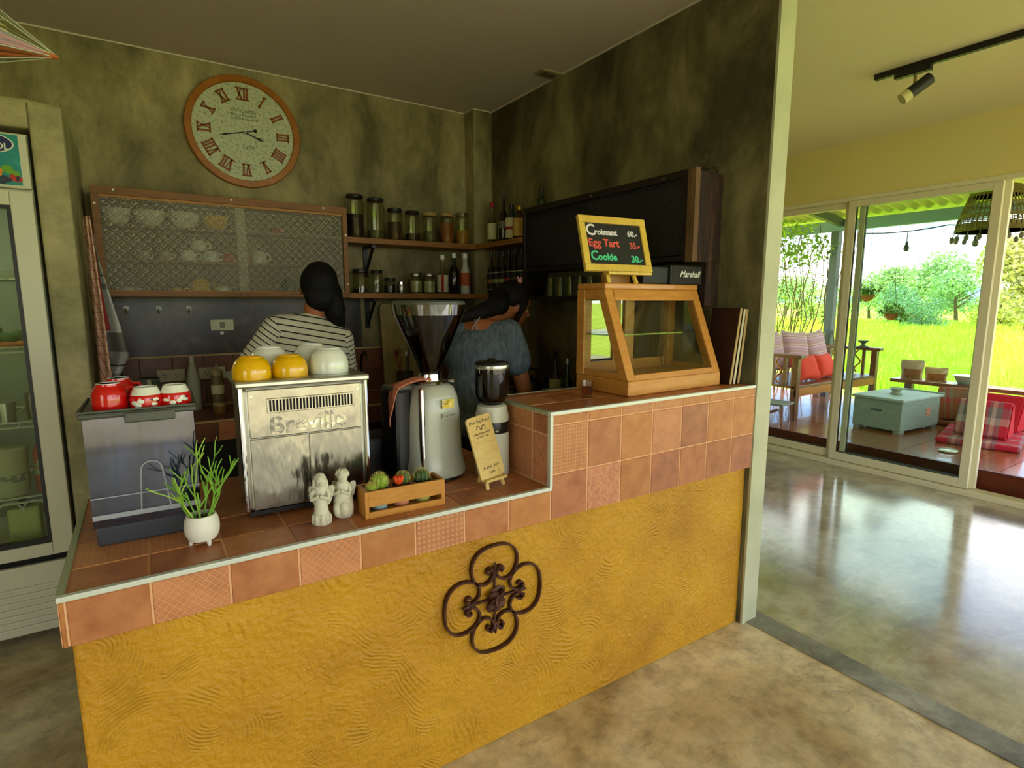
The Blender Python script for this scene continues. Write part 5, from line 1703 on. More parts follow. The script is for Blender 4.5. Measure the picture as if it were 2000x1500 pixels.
MB().lathe([(0.034, 0), (0.036, 0.004), (0.036, 0.042), (0.032, 0.046)], 22).build('body', mat('caramel_glass', '7a5a28', 0.25), jc, smooth=True)
MB().lathe([(0.036, 0.046), (0.036, 0.060), (0, 0.061)], 22).build('lid', mat('tan_lid', '9c8a58', 0.5), jc, smooth=True)
bt = thing('black_bottle', 'ribbed black bottle half hidden by the grey towel', 'bottle', (-0.150, 3.78, ZK))
prof = [(0.034, 0)]
for k in range(12):
    prof += [(0.037, 0.01 + 0.017 * k), (0.0345, 0.018 + 0.017 * k)]
prof += [(0.036, 0.22), (0.020, 0.27), (0.016, 0.275)]
MB().lathe(prof, 20).build('body', mat('ribbed_black', '15191a', 0.3), bt, smooth=False)
MB().lathe([(0.018, 0.275), (0.018, 0.315), (0.010, 0.32), (0.008, 0.345), (0, 0.345)], 16).build('cap', mat('pinkish_cap', '8a5a4c', 0.5), bt, smooth=True)
bx = thing('printed_carton', 'small green printed carton in front of the splashback', 'carton', (0.0, 3.80, ZK))
MB().box(-0.052, 0.052, -0.04, 0.04, 0, 0.20).build('box', mat('green_carton', '3c4a34', 0.6, var=(22, '6d7a55', 0.48, 0.56)), bx, bevel=0.002)
MB().box(-0.050, 0.020, -0.0415, -0.040, 0.01, 0.10).build('pale_panel', mat('carton_panel', '8a8f72', 0.6), bx)
MB().box(-0.010, 0.010, -0.0415, -0.040, 0.14, 0.195).build('white_strip', P_w, bx)
# tap and sink area, chopping board, knives
tp = thing('sink_tap', 'dark arched sink tap behind the bar', 'tap', (1.235, 3.80, ZK))
MB().tube([(0, 0, 0), (0, 0, 0.22), (0.004, -0.02, 0.27), (0.006, -0.06, 0.295), (0.006, -0.10, 0.28), (0.006, -0.115, 0.235)], 0.010, 10).build('spout', mat('dark_chrome', '4a463c', 0.2, metal=0.9), tp, smooth=True)
MB().lathe([(0.024, 0), (0.024, 0.02), (0.014, 0.03)], 18).build('base', MATS['dark_chrome'], tp, smooth=True)
cbd = thing('chopping_board', 'pale chopping board leaning on the back wall behind the grinder', 'board', (1.56, 3.86, ZK))
MB().prism(rrect(0.29, 0.62, 0.03), 'y', -0.009, 0.009).move(Matrix.Translation((0, -0.03, 0)) @ Matrix.Rotation(R(-6.0), 4, 'X')).build('board', mat('pale_board', 'a09058', 0.6, var=(5, '8a7a46'), stretch=(3, 3, 1)), cbd, bevel=0.003)
ut = thing('utensil_pot', 'dark pot of utensils beside the sink tap', 'pot', (1.50, 3.66, ZK))
MB().lathe([(0.05, 0), (0.055, 0.005), (0.060, 0.15), (0.056, 0.15), (0.05, 0.02), (0, 0.015)], 22).build('pot', mat('pot_greenish', '3a3c2c', 0.5), ut, smooth=True)
for k, (dx, dy, l) in enumerate(((0.02, 0, 0.30), (-0.015, 0.01, 0.28), (0.0, -0.02, 0.26), (-0.03, 0.0, 0.27))):
    q = MB()
    q.tube([(dx * .4, dy * .4, 0.02), (dx * 1.9, dy * 1.9, l)], 0.004, 6)
    q.ell((dx * 2.0, dy * 2.0, l + 0.012), (0.014, 0.006, 0.024), 10, 6)
    q.build('utensil', [M_black, mat('wood_utensil', '7d5a30', 0.6), M_steel2, mat('red_utensil', '7a2a20', 0.5)][k], ut, smooth=True)
dr = thing('dish_rack', 'dark wire dish rack on the right hand work counter', 'rack', (2.03, 3.06, ZK))
q = MB()
for k in range(8):
    x = -0.16 + 0.046 * k
    q.tube([(x, -0.16, 0.02), (x, -0.16, 0.12), (x, 0.16, 0.12), (x, 0.16, 0.02), (x, -0.16, 0.02)], 0.003, 5)
for y in (-0.16, 0.16):
    for z in (0.02, 0.12):
        q.tube([(-0.17, y, z), (0.17, y, z)], 0.004, 5)
for x in (-0.16, 0.162):
    for y in (-0.16, 0.16):
        q.tube([(x, y, 0), (x, y, 0.12)], 0.005, 5)
q.build('wires', mat('dark_wire', '1d1d1b', 0.4, metal=0.5), dr, smooth=True)
for k, (x, y, h, m_, lb) in enumerate(((2.08, 2.70, 0.335, G_br, 'tall brown bottle on the right hand work counter'), (2.10, 2.61, 0.30, G_gr, 'green bottle in the middle of the work counter group'), (2.13, 2.52, 0.32, G_gr, 'green bottle nearest the pastry case on the work counter'))):
    bottle(lb, x, y, ZK, 0.036, h, m_, M_steel2 if k else M_black, P_w if k == 0 else None, neck=0.58, group='bottles on the right hand counter', name='bottle')
tbx = thing('white_tub', 'pale plastic tub in front of the green bottles', 'tub', (2.00, 2.58, ZK))
MB().prism(rrect(0.14, 0.115, 0.012), 'y', -0.06, 0.06).build('body', mat('pale_tub', 'a3a48c', 0.5), tbx, bevel=0.004)
MB().box(-0.075, 0.075, -0.065, 0.065, 0.115, 0.125).build('lid', mat('tub_lid', '8c8f7a', 0.5), tbx, bevel=0.003)
wj = thing('water_jug', 'pale grey plastic jug beside the bottles', 'jug', (2.12, 2.36, ZK))
MB().lathe([(0.055, 0), (0.060, 0.01), (0.058, 0.20), (0.045, 0.26), (0.040, 0.30), (0.036, 0.30), (0.04, 0.26), (0, 0.25)], 24).build('body', mat('jug_grey', '8b9088', 0.4), wj, smooth=True)
MB().tube([(-0.05, 0, 0.25), (-0.095, 0, 0.23), (-0.095, 0, 0.12), (-0.058, 0, 0.09)], 0.008, 8).build('handle', MATS['jug_grey'], wj, smooth=True)
pbx = thing('blender_jar', 'black kettle on the right hand work counter', 'kettle', (1.97, 2.80, ZK))
pbx.name = 'black_kettle'
MB().lathe([(0.075, 0), (0.080, 0.01), (0.074, 0.10), (0.055, 0.15), (0.03, 0.165), (0.012, 0.17), (0.012, 0.185), (0, 0.187)], 26).build('body', M_black, pbx, smooth=True)
MB().tube([(-0.055, 0, 0.14), (-0.05, 0, 0.21), (0.0, 0, 0.23), (0.05, 0, 0.21), (0.055, 0, 0.14)], 0.008, 8).build('handle', M_black, pbx, smooth=True)
MB().tube([(0.06, 0, 0.09), (0.10, 0, 0.13), (0.12, 0, 0.165)], [0.014, 0.010, 0.008], 8).build('spout', M_black, pbx, smooth=True)

# ------------------------------------------------------------------ drinks fridge in the niche
M_fw = mat('fridge_white', 'cfd0b4', 0.4)
M_fin = mat('fridge_inside', '8a9280', 0.6)
f = thing('drinks_fridge', 'tall white glass-door drinks fridge in the concrete niche', 'fridge', (-0.695, 3.50, 0))
fx0, fx1, fy0, fy1 = -1.045, -0.345, 3.17, 3.88
cs = MB()
cs.box(fx0, fx0 + 0.03, fy0, fy1, 0.06, 2.235)
cs.box(fx1 - 0.03, fx1, fy0, fy1, 0.06, 2.235)
cs.box(fx0 + 0.03, fx1 - 0.03, fy1 - 0.03, fy1, 0.06, 2.235)
cs.box(fx0 + 0.03, fx1 - 0.03, fy0, fy1 - 0.03, 2.0, 2.235)
cs.box(fx0 + 0.03, fx1 - 0.03, fy0, fy1 - 0.03, 0.06, 0.42)
cs.build('cabinet', M_fw, f, world=True)
box_part(f, 'liner', M_fin, fx0 + 0.03, fx1 - 0.03, fy1 - 0.036, fy1 - 0.031, 0.42, 2.0, bevel=0)
box_part(f, 'header_panel', M_fw, fx0, fx1, fy0 - 0.035, fy0, 2.010, 2.228, bevel=0.006)
pst = box_part(f, 'poster', mat('teal_print', '128a84', 0.4, var=(9, '3fb0a0', 0.45, 0.6)), fx0 + 0.012, -0.372, fy0 - 0.037, fy0 - 0.035, 2.022, 2.220, bevel=0)
el = MB()
el.lathe([(0.0, 0), (0.085, 0), (0.085, 0.0012), (0, 0.0012)], 40, sx=1.05, sy=0.48)
el.move(Matrix.Translation((-0.475, fy0 - 0.037, 2.182)) @ Matrix.Rotation(R(90), 4, 'X'))
el.build('white_oval', M_wglaze, pst, world=True)
el = MB()
el.lathe([(0.0, 0), (0.080, 0), (0.080, 0.0024), (0, 0.0024)], 40, sx=1.05, sy=0.46)
el.move(Matrix.Translation((-0.475, fy0 - 0.037, 2.182)) @ Matrix.Rotation(R(90), 4, 'X'))
el.build('navy_oval', mat('navy_print', '10184e', 0.4), pst, world=True)
me = text_mesh('COOL', 0.036, depth=0.0005, bold=0.0008)
me.materials.clear()
me.materials.append(M_wglaze)
me.transform(Matrix.Translation((-0.452, fy0 - 0.0402, 2.170)) @ Matrix.Rotation(R(90), 4, 'X'))
link('lettering', me, pst, world=True)
rr = random.Random(12)
for name, col, x0, x1, z0, z1, n in (('orange_print', 'e0861c', -0.52, -0.405, 2.06, 2.085, 7), ('green_print', '6aa828', -0.42, -0.378, 2.066, 2.09, 6), ('berry_print', '2d3440', -0.55, -0.378, 2.028, 2.052, 40), ('red_print', 'b8332a', -0.40, -0.376, 2.044, 2.056, 5)):
    q = MB()
    for k in range(n):
        r_ = 0.016 if n < 10 else 0.009
        q.ell((rr.uniform(x0, x1 - r_ * .5), fy0 - 0.0375, rr.uniform(z0, z1)), (r_, 0.0010 + 0.0004 * (n > 10), r_ * .8), 10, 6)
    q.build(name, mat(name, col, 0.5, var=(60, col)), pst, world=True)
dr_ = MB()
dz0, dz1, dx0, dx1, dy0, dy1 = 0.425, 2.000, fx0, fx1, fy0 - 0.045, fy0 - 0.002
fw_ = 0.075
dr_.box(dx0, dx0 + fw_, dy0, dy1, dz0, dz1)
dr_.box(dx1 - fw_, dx1, dy0, dy1, dz0, dz1)
dr_.box(dx0 + fw_, dx1 - fw_, dy0, dy1, dz0, dz0 + 0.055)
dr_.box(dx0 + fw_, dx1 - fw_, dy0, dy1, dz1 - 0.06, dz1)
dor = dr_.build('door', M_fw, f, world=True, bevel=0.004)
gk = MB()
a0, a1, b0, b1 = dx0 + fw_, dx1 - fw_, dz0 + 0.055, dz1 - 0.06
for q in ((a0, a0 + 0.014, b0, b1), (a1 - 0.014, a1, b0, b1), (a0 + 0.014, a1 - 0.014, b0, b0 + 0.02), (a0 + 0.014, a1 - 0.014, b1 - 0.012, b1)):
    gk.box(q[0], q[1], dy0 + 0.004, dy1, q[2], q[3])
gk.build('gasket', M_black, dor, world=True)
MB().box(a0, a1, dy0 + 0.012, dy0 + 0.016, b0, b1).build('pane', glass('fridge_glass', 'f0f5ec', 0.01, 0.9, 0.03), dor, world=True)
box_part(f, 'gap', M_blackm, fx0 + 0.01, fx1 - 0.01, fy0 - 0.02, fy0, 0.385, 0.424, bevel=0)
box_part(f, 'lower_panel', M_fw, fx0, fx1, fy0 - 0.040, fy0, 0.070, 0.390, bevel=0.008)
for k in range(7):
    box_part(f, 'grille_slat', M_fw, fx0 + 0.02, fx1 - 0.02, fy0 - 0.048, fy0 - 0.040, 0.10 + 0.030 * k, 0.116 + 0.030 * k, bevel=0.003)
for x in (fx0 + 0.05, fx1 - 0.05):
    for y in (fy0 + 0.05, fy1 - 0.05):
        MB().cyl((x, y, 0), (x, y, 0.062), 0.02).build('foot', M_black, f, world=True)
shz = (0.66, 1.0, 1.33, 1.66)
for z in shz:
    q = MB()
    for k in range(12):
        x = fx0 + 0.05 + k * 0.0545
        q.tube([(x, fy0 + 0.04, z), (x, fy1 - 0.05, z)], 0.0025, 5)
    q.tube([(fx0 + 0.035, fy0 + 0.035, z), (fx1 - 0.035, fy0 + 0.035, z)], 0.005, 6)
    q.tube([(fx0 + 0.035, fy0 + 0.035, z + 0.022), (fx1 - 0.05, fy0 + 0.035, z + 0.022), (fx1 - 0.042, fy0 + 0.035, z)], 0.004, 6)
    q.tube([(fx0 + 0.035, fy1 - 0.05, z), (fx1 - 0.035, fy1 - 0.05, z)], 0.005, 6)
    q.build('wire_shelf', mat('white_wire', 'c3c6ae', 0.4), f, world=True, smooth=True)
M_milk = mat('milky_plastic', 'b9c07a', 0.4)
fl = bpy.data.lights.new('fridge_fill_light', 'POINT')
fl.energy = 1.8  # unseen point light, added to brighten the fridge interior
fl.color = (0.95, 1.0, 0.86)
fl.shadow_soft_size = 0.05
flo = bpy.data.objects.new('fridge_fill_light', fl)
COL.objects.link(flo)
flo.location = (-0.695, 3.26, 1.93)
MB().cyl((-0.95, 3.26, 1.975), (-0.44, 3.26, 1.975), 0.012, 0.012, 12).build('added_light_tube', mat('added_tube_white', 'e8ecd8', 0.4), f, world=True, smooth=True)  # unseen tube, added as a body for the fill light
jg2 = thing('juice_jug', 'pale yellow plastic jug with ring handles at the fridge bottom', 'jug', (-0.535, 3.36, 0.4215))
MB().box(-0.058, 0.058, -0.055, 0.055, 0, 0.185).build('body', M_milk, jg2, bevel=0.012)
for s in (-1, 1):
    pts = [(s * 0.045 + 0.042 * math.cos(a), -0.058 - 0.004 * s, 0.175 + 0.042 * math.sin(a)) for a in [math.pi * k / 10 for k in range(11)]]
    MB().tube(pts, 0.004, 6).build('ring_handle', mat('clear_handle', 'c6ccc0', 0.3), jg2, smooth=True)
MB().lathe([(0.02, 0.185), (0.02, 0.21), (0, 0.21)], 16).build('cap', M_black, jg2)
ptb = thing('white_tub', 'white printed tub on the second fridge shelf', 'tub', (-0.585, 3.36, 0.6635))
MB().lathe([(0.072, 0), (0.080, 0.006), (0.086, 0.20), (0.088, 0.205), (0.088, 0.22), (0.08, 0.224), (0, 0.224)], 28).build('tub', mat('tub_white', 'b9bb94', 0.5), ptb, smooth=True)
MB().lathe([(0.0835, 0.07), (0.0845, 0.071), (0.0858, 0.105), (0.0848, 0.106)], 28).build('faint_print', mat('faint_grey_print', '8a9080', 0.6, var=(45, 'b9bb94', 0.5, 0.54)), ptb, smooth=True)
bottle('pink drink bottle with green label on the second fridge shelf', -0.447, 3.36, 0.6635, 0.038, 0.275, mat('pink_drink', 'b86a50', 0.3, var=(10, 'a8584c')), M_wglaze, mat('pale_leaf_label', '9fae88', 0.6, var=(50, 'b8705a', 0.5, 0.55)), neck=0.8, group=None, lab=(0.3, 0.55), nr=0.3)
for k, (x, y, z, r_, h) in enumerate(((-0.458, 3.40, 1.0035, 0.036, 0.13), (-0.555, 3.34, 1.0035, 0.040, 0.10))):
    t = thing('steel_cup', ['tall steel cup on the third fridge shelf', 'shorter steel cup on the third fridge shelf'][k], 'cup', (x, y, z))
    MB().lathe([(r_ * .9, 0), (r_, h), (r_ * .94, h), (r_ * .84, 0.006), (0, 0.006)], 22).build('cup', M_steel2, t, smooth=True)
    MB().lathe([(r_ * 1.01, h - 0.006), (r_ * 1.04, h - 0.003), (r_ * 1.01, h)], 22).build('rim', M_chrome, t, smooth=True)
rb_ = thing('covered_bowl', 'dark red lidded bowl on the third fridge shelf', 'bowl', (-0.66, 3.38, 1.0035))
MB().lathe([(0.04, 0), (0.075, 0.05), (0.078, 0.07)], 24).build('bowl', M_wglaze, rb_, smooth=True)
MB().lathe([(0.08, 0.07), (0.08, 0.078), (0.05, 0.092), (0, 0.094)], 24).build('lid', mat('dark_red_lid', '7a2018', 0.4), rb_, smooth=True)
vb = thing('vegetable_bag', 'bag of green and orange vegetables on the fourth fridge shelf', 'bag', (-0.50, 3.38, 1.3335))
rr = random.Random(8)
q = MB()
for k in range(7):
    q.ell((rr.uniform(-0.09, 0.09), rr.uniform(-0.05, 0.05), 0.035 + rr.uniform(0, 0.05)), (0.05, 0.03, 0.03), 10, 7, Matrix.Rotation(rr.uniform(0, 3), 3, 'Z'))
q.build('greens', mat('leafy_green', '47662c', 0.7, var=(20, '2c4a1c')), vb, smooth=True)
q = MB()
for k in range(3):
    q.tube([(-0.08 + 0.05 * k, -0.06, 0.022), (0.05 + 0.03 * k, -0.045, 0.02 + 0.01 * k)], [0.018, 0.008], 10)
q.build('carrots', mat('carrot_orange', 'b0662a', 0.6), vb, smooth=True)

# ------------------------------------------------------------------ wrapped dried flowers hanging at the upper left
dbq = thing('wrapped_bouquet', 'dried flowers wrapped in clear film hanging at the upper left', 'bouquet', (-0.100, 1.50, 2.030))
M_film = glass('cellophane', 'f6f8ec', 0.06, 0.9, 0.07)
apex = Vector((0, 0, 0))
ring_ = []
for k in range(10):
    a = 2 * math.pi * k / 10
    ring_.append(Vector((-0.34, 0.15 * math.cos(a), 0.09 + 0.19 * math.sin(a))))
MB().add([apex] + ring_, [(0, 1 + k, 1 + (k + 1) % 10) for k in range(10)]).build('film', M_film, dbq)
q = MB()
for k in range(10):
    q.tube([apex, ring_[k]], 0.0013, 5)
q.build('film_fold', mat('film_edge', 'aab090', 0.3), dbq)
rr = random.Random(3)
q = MB()
for k in range(12):
    e_ = Vector((-0.30, rr.uniform(-0.08, 0.08), rr.uniform(-0.02, 0.10)))
    q.tube([apex, apex.lerp(e_, 0.45) + Vector((0, 0, -0.012)), e_], [0.004, 0.003, 0.0025], 5)
q.build('stems', mat('dry_red_stem', 'a85a24', 0.8), dbq, smooth=True)
q = MB()
for k in range(16):
    c = Vector((rr.uniform(-0.27, -0.13), rr.uniform(-0.06, 0.06), rr.uniform(0.055, 0.12)))
    q.ell(c, (0.032, 0.016, 0.012), 8, 6, Matrix.Rotation(rr.uniform(-.8, .8), 3, 'Y') @ Matrix.Rotation(rr.uniform(-1, 1), 3, 'Z'))
q.build('yellow_petals', mat('dry_yellow_petal', 'cf9420', 0.7, var=(20, '8a5a14')), dbq, smooth=True)
q = MB()
for k in range(7):
    c = Vector((rr.uniform(-0.28, -0.17), rr.uniform(-0.05, 0.05), rr.uniform(-0.03, 0.03)))
    q.ell(c, (0.022, 0.016, 0.016), 8, 6)
q.build('seed_heads', mat('brown_seed_head', '5a2e14', 0.8), dbq, smooth=True)
q = MB()
for k in range(18):
    w_ = Vector((-0.30, rr.uniform(-0.09, 0.09), rr.uniform(0.03, 0.16)))
    q.bar(apex.lerp(w_, rr.uniform(0.22, 0.4)), apex.lerp(w_, rr.uniform(0.6, 0.9)), 0.006, 0.0015)
q.build('straw_blades', mat('straw', 'd2cc80', 0.7), dbq)
MB().tube([(-0.30, 0, 0.05), (-0.30, 0, ZC - 2.03)], 0.0015, 5).build('hanging_string', P_w, dbq)

# small vent hatch on the ceiling and the track spot
hv = thing('ceiling_vent', 'small pale vent plate on the ceiling above the black cabinet', 'vent', (2.225, 3.0, ZC))
MB().box(-0.075, 0.075, -0.05, 0.05, -0.012, 0).build('plate', mat('vent_cream', '9c9468', 0.6), hv, bevel=0.003)
MB().box(-0.05, 0.05, -0.03, 0.03, -0.015, -0.012).build('grille', mat('vent_brown', '6e6440', 0.6), hv)
tk = thing('track_light', 'black ceiling track with one cylindrical spotlight', 'track light', (3.97, 1.0, ZC))
MB().box(-0.018, 0.018, -1.2, 0.905, -0.034, 0).build('track', M_black, tk, bevel=0.002)
MB().box(-0.02, 0.02, 0.60, 0.79, -0.064, -0.034).build('adapter', M_black, tk, bevel=0.002)
MB().cyl((0, 0.68, -0.064), (0, 0.68, -0.125), 0.008).build('stem', mat('brass_stem', '9c8a50', 0.4, metal=0.5), tk)
p0, p1 = Vector((0.0, 0.60, -0.11)), Vector((-0.072, 0.675, -0.19))
MB().cyl(p0, p1, 0.034, 0.034, 24).build('spot_body', mat('spot_black', '1c1f18', 0.45), tk, smooth=True)
d_ = (p1 - p0).normalized()
MB().tube([p1, p1 + d_ * 0.045], [0.034, 0.033], 24).build('spot_nose', mat('spot_cream', 'cfc98a', 0.5), tk, smooth=True)

# ------------------------------------------------------------------ the two people behind the bar
M_skin = mat('tan_skin', 'a9683c', 0.55, var=(6, '9a5c33'))
M_hair = mat('black_hair', '080605', 0.62, spec=0.25, bump=(45, 0.9, 0.006), stretch=(4, 4, 0.4))
M_jean = mat('dark_trousers', '1b1d26', 0.9)
M_shoe = mat('dark_shoes', '1a1714', 0.7)
M_lip = mat('lips', '8c4238', 0.5)

def fused(name, mb, m, parent, voxel=0.011, smooth=6):
    """fuse overlapping volumes into one continuous smooth surface"""
    o = mb.build(name, m, None)
    r = o.modifiers.new('remesh', 'REMESH')
    r.mode = 'VOXEL'
    r.voxel_size = voxel
    s = o.modifiers.new('smooth', 'SMOOTH')
    s.iterations = smooth
    s.factor = 0.5
    dg = bpy.context.evaluated_depsgraph_get()
    me = bpy.data.meshes.new_from_object(o.evaluated_get(dg))
    bpy.data.objects.remove(o)
    me.shade_smooth()
    if not me.materials:
        me.materials.append(m)
    return link(name, me, parent)

def limb(mb, pts, rs, seg=12):
    mb.tube(pts, rs, seg)
    for p_, r_ in zip(pts, rs):
        mb.ell(p_, r_ * 0.985, 12, 8)

def hand_into(mb, wrist, d, palm_n, side):
    """palm and five bent fingers of different lengths; d points along the hand"""
    d = Vector(d).normalized()
    n = Vector(palm_n).normalized()
    s = d.cross(n).normalized() * side
    w_ = Vector(wrist)
    Mx = Matrix((s, d, n)).transposed()
    mb.ell(w_ + d * 0.045, (0.036, 0.05, 0.014), 12, 8, Mx)
    for k, (off, ln) in enumerate(((-0.027, 0.058), (-0.009, 0.070), (0.009, 0.074), (0.026, 0.066))):
        a = w_ + d * 0.080 + s * off
        b_ = a + d * ln * 0.5 + n * 0.006
        c_ = b_ + d * ln * 0.32 + n * 0.018
        mb.tube([a - d * 0.02, a, b_, c_], [0.0095, 0.0092, 0.0085, 0.0075], 8)
    a = w_ + d * 0.030 + s * 0.030
    mb.tube([a, a + s * 0.022 + d * 0.022, a + s * 0.026 + d * 0.048 + n * 0.008], [0.0115, 0.0105, 0.009], 8)

def head_into(mb, c, Rm):
    """skull, jaw, nose, ears; local +Y is where the face looks"""
    c = Vector(c)
    mb.ell(c + Rm @ Vector((0, -0.012, 0.018)), (0.074, 0.092, 0.094), 18, 12, Rm)
    mb.ell(c + Rm @ Vector((0, 0.026, -0.040)), (0.056, 0.060, 0.070), 16, 10, Rm)
    mb.ell(c + Rm @ Vector((0, 0.062, -0.085)), (0.026, 0.022, 0.022), 12, 8, Rm)
    mb.tube([c + Rm @ Vector((0, 0.080, 0.004)), c + Rm @ Vector((0, 0.104, -0.032))], [0.008, 0.0145], 8)
    mb.ell(c + Rm @ Vector((0, 0.082, -0.058)), (0.024, 0.010, 0.010), 10, 6, Rm)
    for s in (-1, 1):
        mb.ell(c + Rm @ Vector((s * 0.076, -0.004, -0.014)), (0.010, 0.020, 0.032), 10, 8, Rm)

def face_parts(parent, c, Rm):
    c = Vector(c)
    for s in (-1, 1):
        e_ = MB()
        e_.ell(c + Rm @ Vector((s * 0.030, 0.071, -0.004)), (0.013, 0.006, 0.007), 10, 6, Rm)
        e_.build('eye', mat('eye_white', 'd8d0c0', 0.3), parent, smooth=True)
        i_ = MB()
        i_.ell(c + Rm @ Vector((s * 0.030, 0.0765, -0.004)), (0.006, 0.002, 0.006), 8, 6, Rm)
        i_.build('iris', mat('dark_iris', '140c08', 0.2), parent, smooth=True)
        b_ = MB()
        b_.tube([c + Rm @ Vector((s * 0.014, 0.084, 0.016)), c + Rm @ Vector((s * 0.032, 0.084, 0.020)), c + Rm @ Vector((s * 0.048, 0.072, 0.014))], 0.0035, 6)
        b_.build('eyebrow', M_hair, parent, smooth=True)
    l_ = MB()
    l_.ell(c + Rm @ Vector((0, 0.0905, -0.058)), (0.021, 0.006, 0.008), 10, 6, Rm)
    l_.build('lips', M_lip, parent, smooth=True)

def stripe_mat(name, n, off=0.0, pitch_=0.0285, frac=0.21):
    m, t, b = nodes_of(name, 0.9)
    tc = t.nodes.new('ShaderNodeTexCoord')
    dp = t.nodes.new('ShaderNodeVectorMath')
    dp.operation = 'DOT_PRODUCT'
    t.links.new(tc.outputs['Object'], dp.inputs[0])
    n = Vector(n).normalized()
    dp.inputs[1].default_value = n
    v = math_node(t, 'FRACT', math_node(t, 'MULTIPLY_ADD', dp.outputs['Value'], 1 / pitch_, off))
    l = math_node(t, 'LESS_THAN', v, frac)
    mx = t.nodes.new('ShaderNodeMix')
    mx.data_type = 'RGBA'
    t.links.new(l, mx.inputs['Factor'])
    mx.inputs[6].default_value = C('c9c6b2')
    mx.inputs[7].default_value = C('14130f')
    t.links.new(mx.outputs[2], b.inputs['Base Color'])
    nb = t.nodes.new('ShaderNodeTexNoise')
    nb.inputs['Scale'].default_value = 9
    nb.inputs['Detail'].default_value = 3
    t.links.new(tc.outputs['Object'], nb.inputs['Vector'])
    bp = t.nodes.new('ShaderNodeBump')
    bp.inputs['Strength'].default_value = 0.35
    bp.inputs['Distance'].default_value = 0.02
    t.links.new(nb.outputs['Fac'], bp.inputs['Height'])
    t.links.new(bp.outputs['Normal'], b.inputs['Normal'])
    return m

def legs_into(mb, hips, kr=1.0, infl=0.0):
    for s in (-1, 1):
        h = Vector(hips) + Vector((s * 0.09, 0, -0.02))
        k = Vector((s * 0.095, 0.01, 0.50))
        a = Vector((s * 0.095, -0.02, 0.09))
        limb(mb, [h, k, a], [0.088 * kr + infl, 0.060 * kr + infl, 0.042 * kr + infl])

def shoes(parent):
    for s in (-1, 1):
        q = MB()
        q.ell((s * 0.095, 0.045, 0.036), (0.043, 0.125, 0.036), 14, 10)
        q.ell((s * 0.095, -0.03, 0.045), (0.038, 0.06, 0.045), 12, 8)
        q.build('shoe', M_shoe, parent, smooth=True)

# --- first person: striped top, seen from behind
p1_ = thing('person', 'person in a black and white striped top, back turned, facing the back wall', 'person', (0.645, 2.76, 0), 0)
LS, RS = (-0.135, 0.0, 1.432), (0.160, 0.0, 1.372)
LE, RE = (-0.262, 0.03, 1.265), (0.205, 0.06, 1.120)
LW, RW = (-0.215, 0.255, 1.175), (0.13, 0.28, 1.09)
hc = (0.072, 0.040, 1.606)
HR = Matrix.Rotation(R(-14), 3, 'Z') @ Matrix.Rotation(R(10), 3, 'Y') @ Matrix.Rotation(R(-14), 3, 'X')
sk = MB()
head_into(sk, hc, HR)
limb(sk, [(0.022, -0.004, 1.43), (0.045, 0.008, 1.53)], [0.052, 0.048])
sk.ell((0.01, 0, 1.30), (0.145, 0.09, 0.16), 16, 10)
sk.ell((0, 0, 1.08), (0.125, 0.09, 0.17), 16, 10)
sk.ell((0, 0, 0.93), (0.150, 0.105, 0.12), 16, 10)
limb(sk, [LS, LE, LW], [0.042, 0.037, 0.024])
limb(sk, [RS, RE, RW], [0.042, 0.037, 0.024])
hand_into(sk, LW, (0.25, 0.9, -0.25), (0, -0.3, -1), -1)
hand_into(sk, RW, (-0.25, 0.9, -0.25), (0, -0.3, -1), 1)
legs_into(sk, (0, 0, 0.90), 0.92)
for s in (-1, 1):
    sk.ell((s * 0.095, 0.03, 0.035), (0.035, 0.105, 0.03), 12, 8)
fused('body', sk, M_skin, p1_, 0.009, 4)
face_parts(p1_, hc, HR)
st = MB()
st.ell((0.012, 0.0, 1.300), (0.188, 0.118, 0.165), 20, 12, Matrix.Rotation(R(8), 3, 'Y'))
st.ell((0.0, 0.0, 1.09), (0.160, 0.118, 0.20), 18, 12)
st.ell((0.0, 0.0, 0.96), (0.172, 0.125, 0.10), 18, 10)
limb(st, [LS, (0.015, -0.006, 1.428), RS], [0.058, 0.066, 0.056])
limb(st, [(0.012, -0.002, 1.40), (0.026, 0.0, 1.452)], [0.095, 0.060])
fused('striped_top', st, stripe_mat('striped_jersey', (0.20, 0, 0.98), 0.25), p1_, 0.010, 5)
for nm, S_, E_, W_ in (('l', LS, LE, LW), ('r', RS, RE, RW)):
    sl_ = MB()
    S2 = Vector(S_)
    E2 = Vector(E_)
    limb(sl_, [S2 + (E2 - S2) * 0.02, E2, E2.lerp(Vector(W_), 0.85)], [0.060, 0.051, 0.038])
    fused('sleeve', sl_, stripe_mat('striped_sleeve_' + nm, (E2 - S2).normalized(), 0.4, 0.024, 0.21), p1_, 0.009, 4)
tr1 = MB()
tr1.ell((0, 0, 0.91), (0.168, 0.122, 0.10), 16, 10)
legs_into(tr1, (0, 0, 0.90), 1.0, 0.010)
fused('trousers', tr1, M_jean, p1_, 0.014, 4)
shoes(p1_)
hr1 = MB()
h0 = Vector(hc)
hr1.ell(h0 + HR @ Vector((0, -0.024, 0.026)), (0.088, 0.096, 0.102), 18, 12, HR)
hr1.ell(h0 + HR @ Vector((0.012, -0.055, -0.035)), (0.076, 0.055, 0.085), 14, 10, HR)
limb(hr1, [h0 + Vector((0.040, -0.052, -0.03)), h0 + Vector((0.060, -0.050, -0.11)), h0 + Vector((0.068, -0.048, -0.185))], [0.052, 0.050, 0.026])
limb(hr1, [h0 + Vector((0.075, -0.02, 0.0)), h0 + Vector((0.088, -0.035, -0.10)), h0 + Vector((0.092, -0.06, -0.19))], [0.030, 0.028, 0.012])
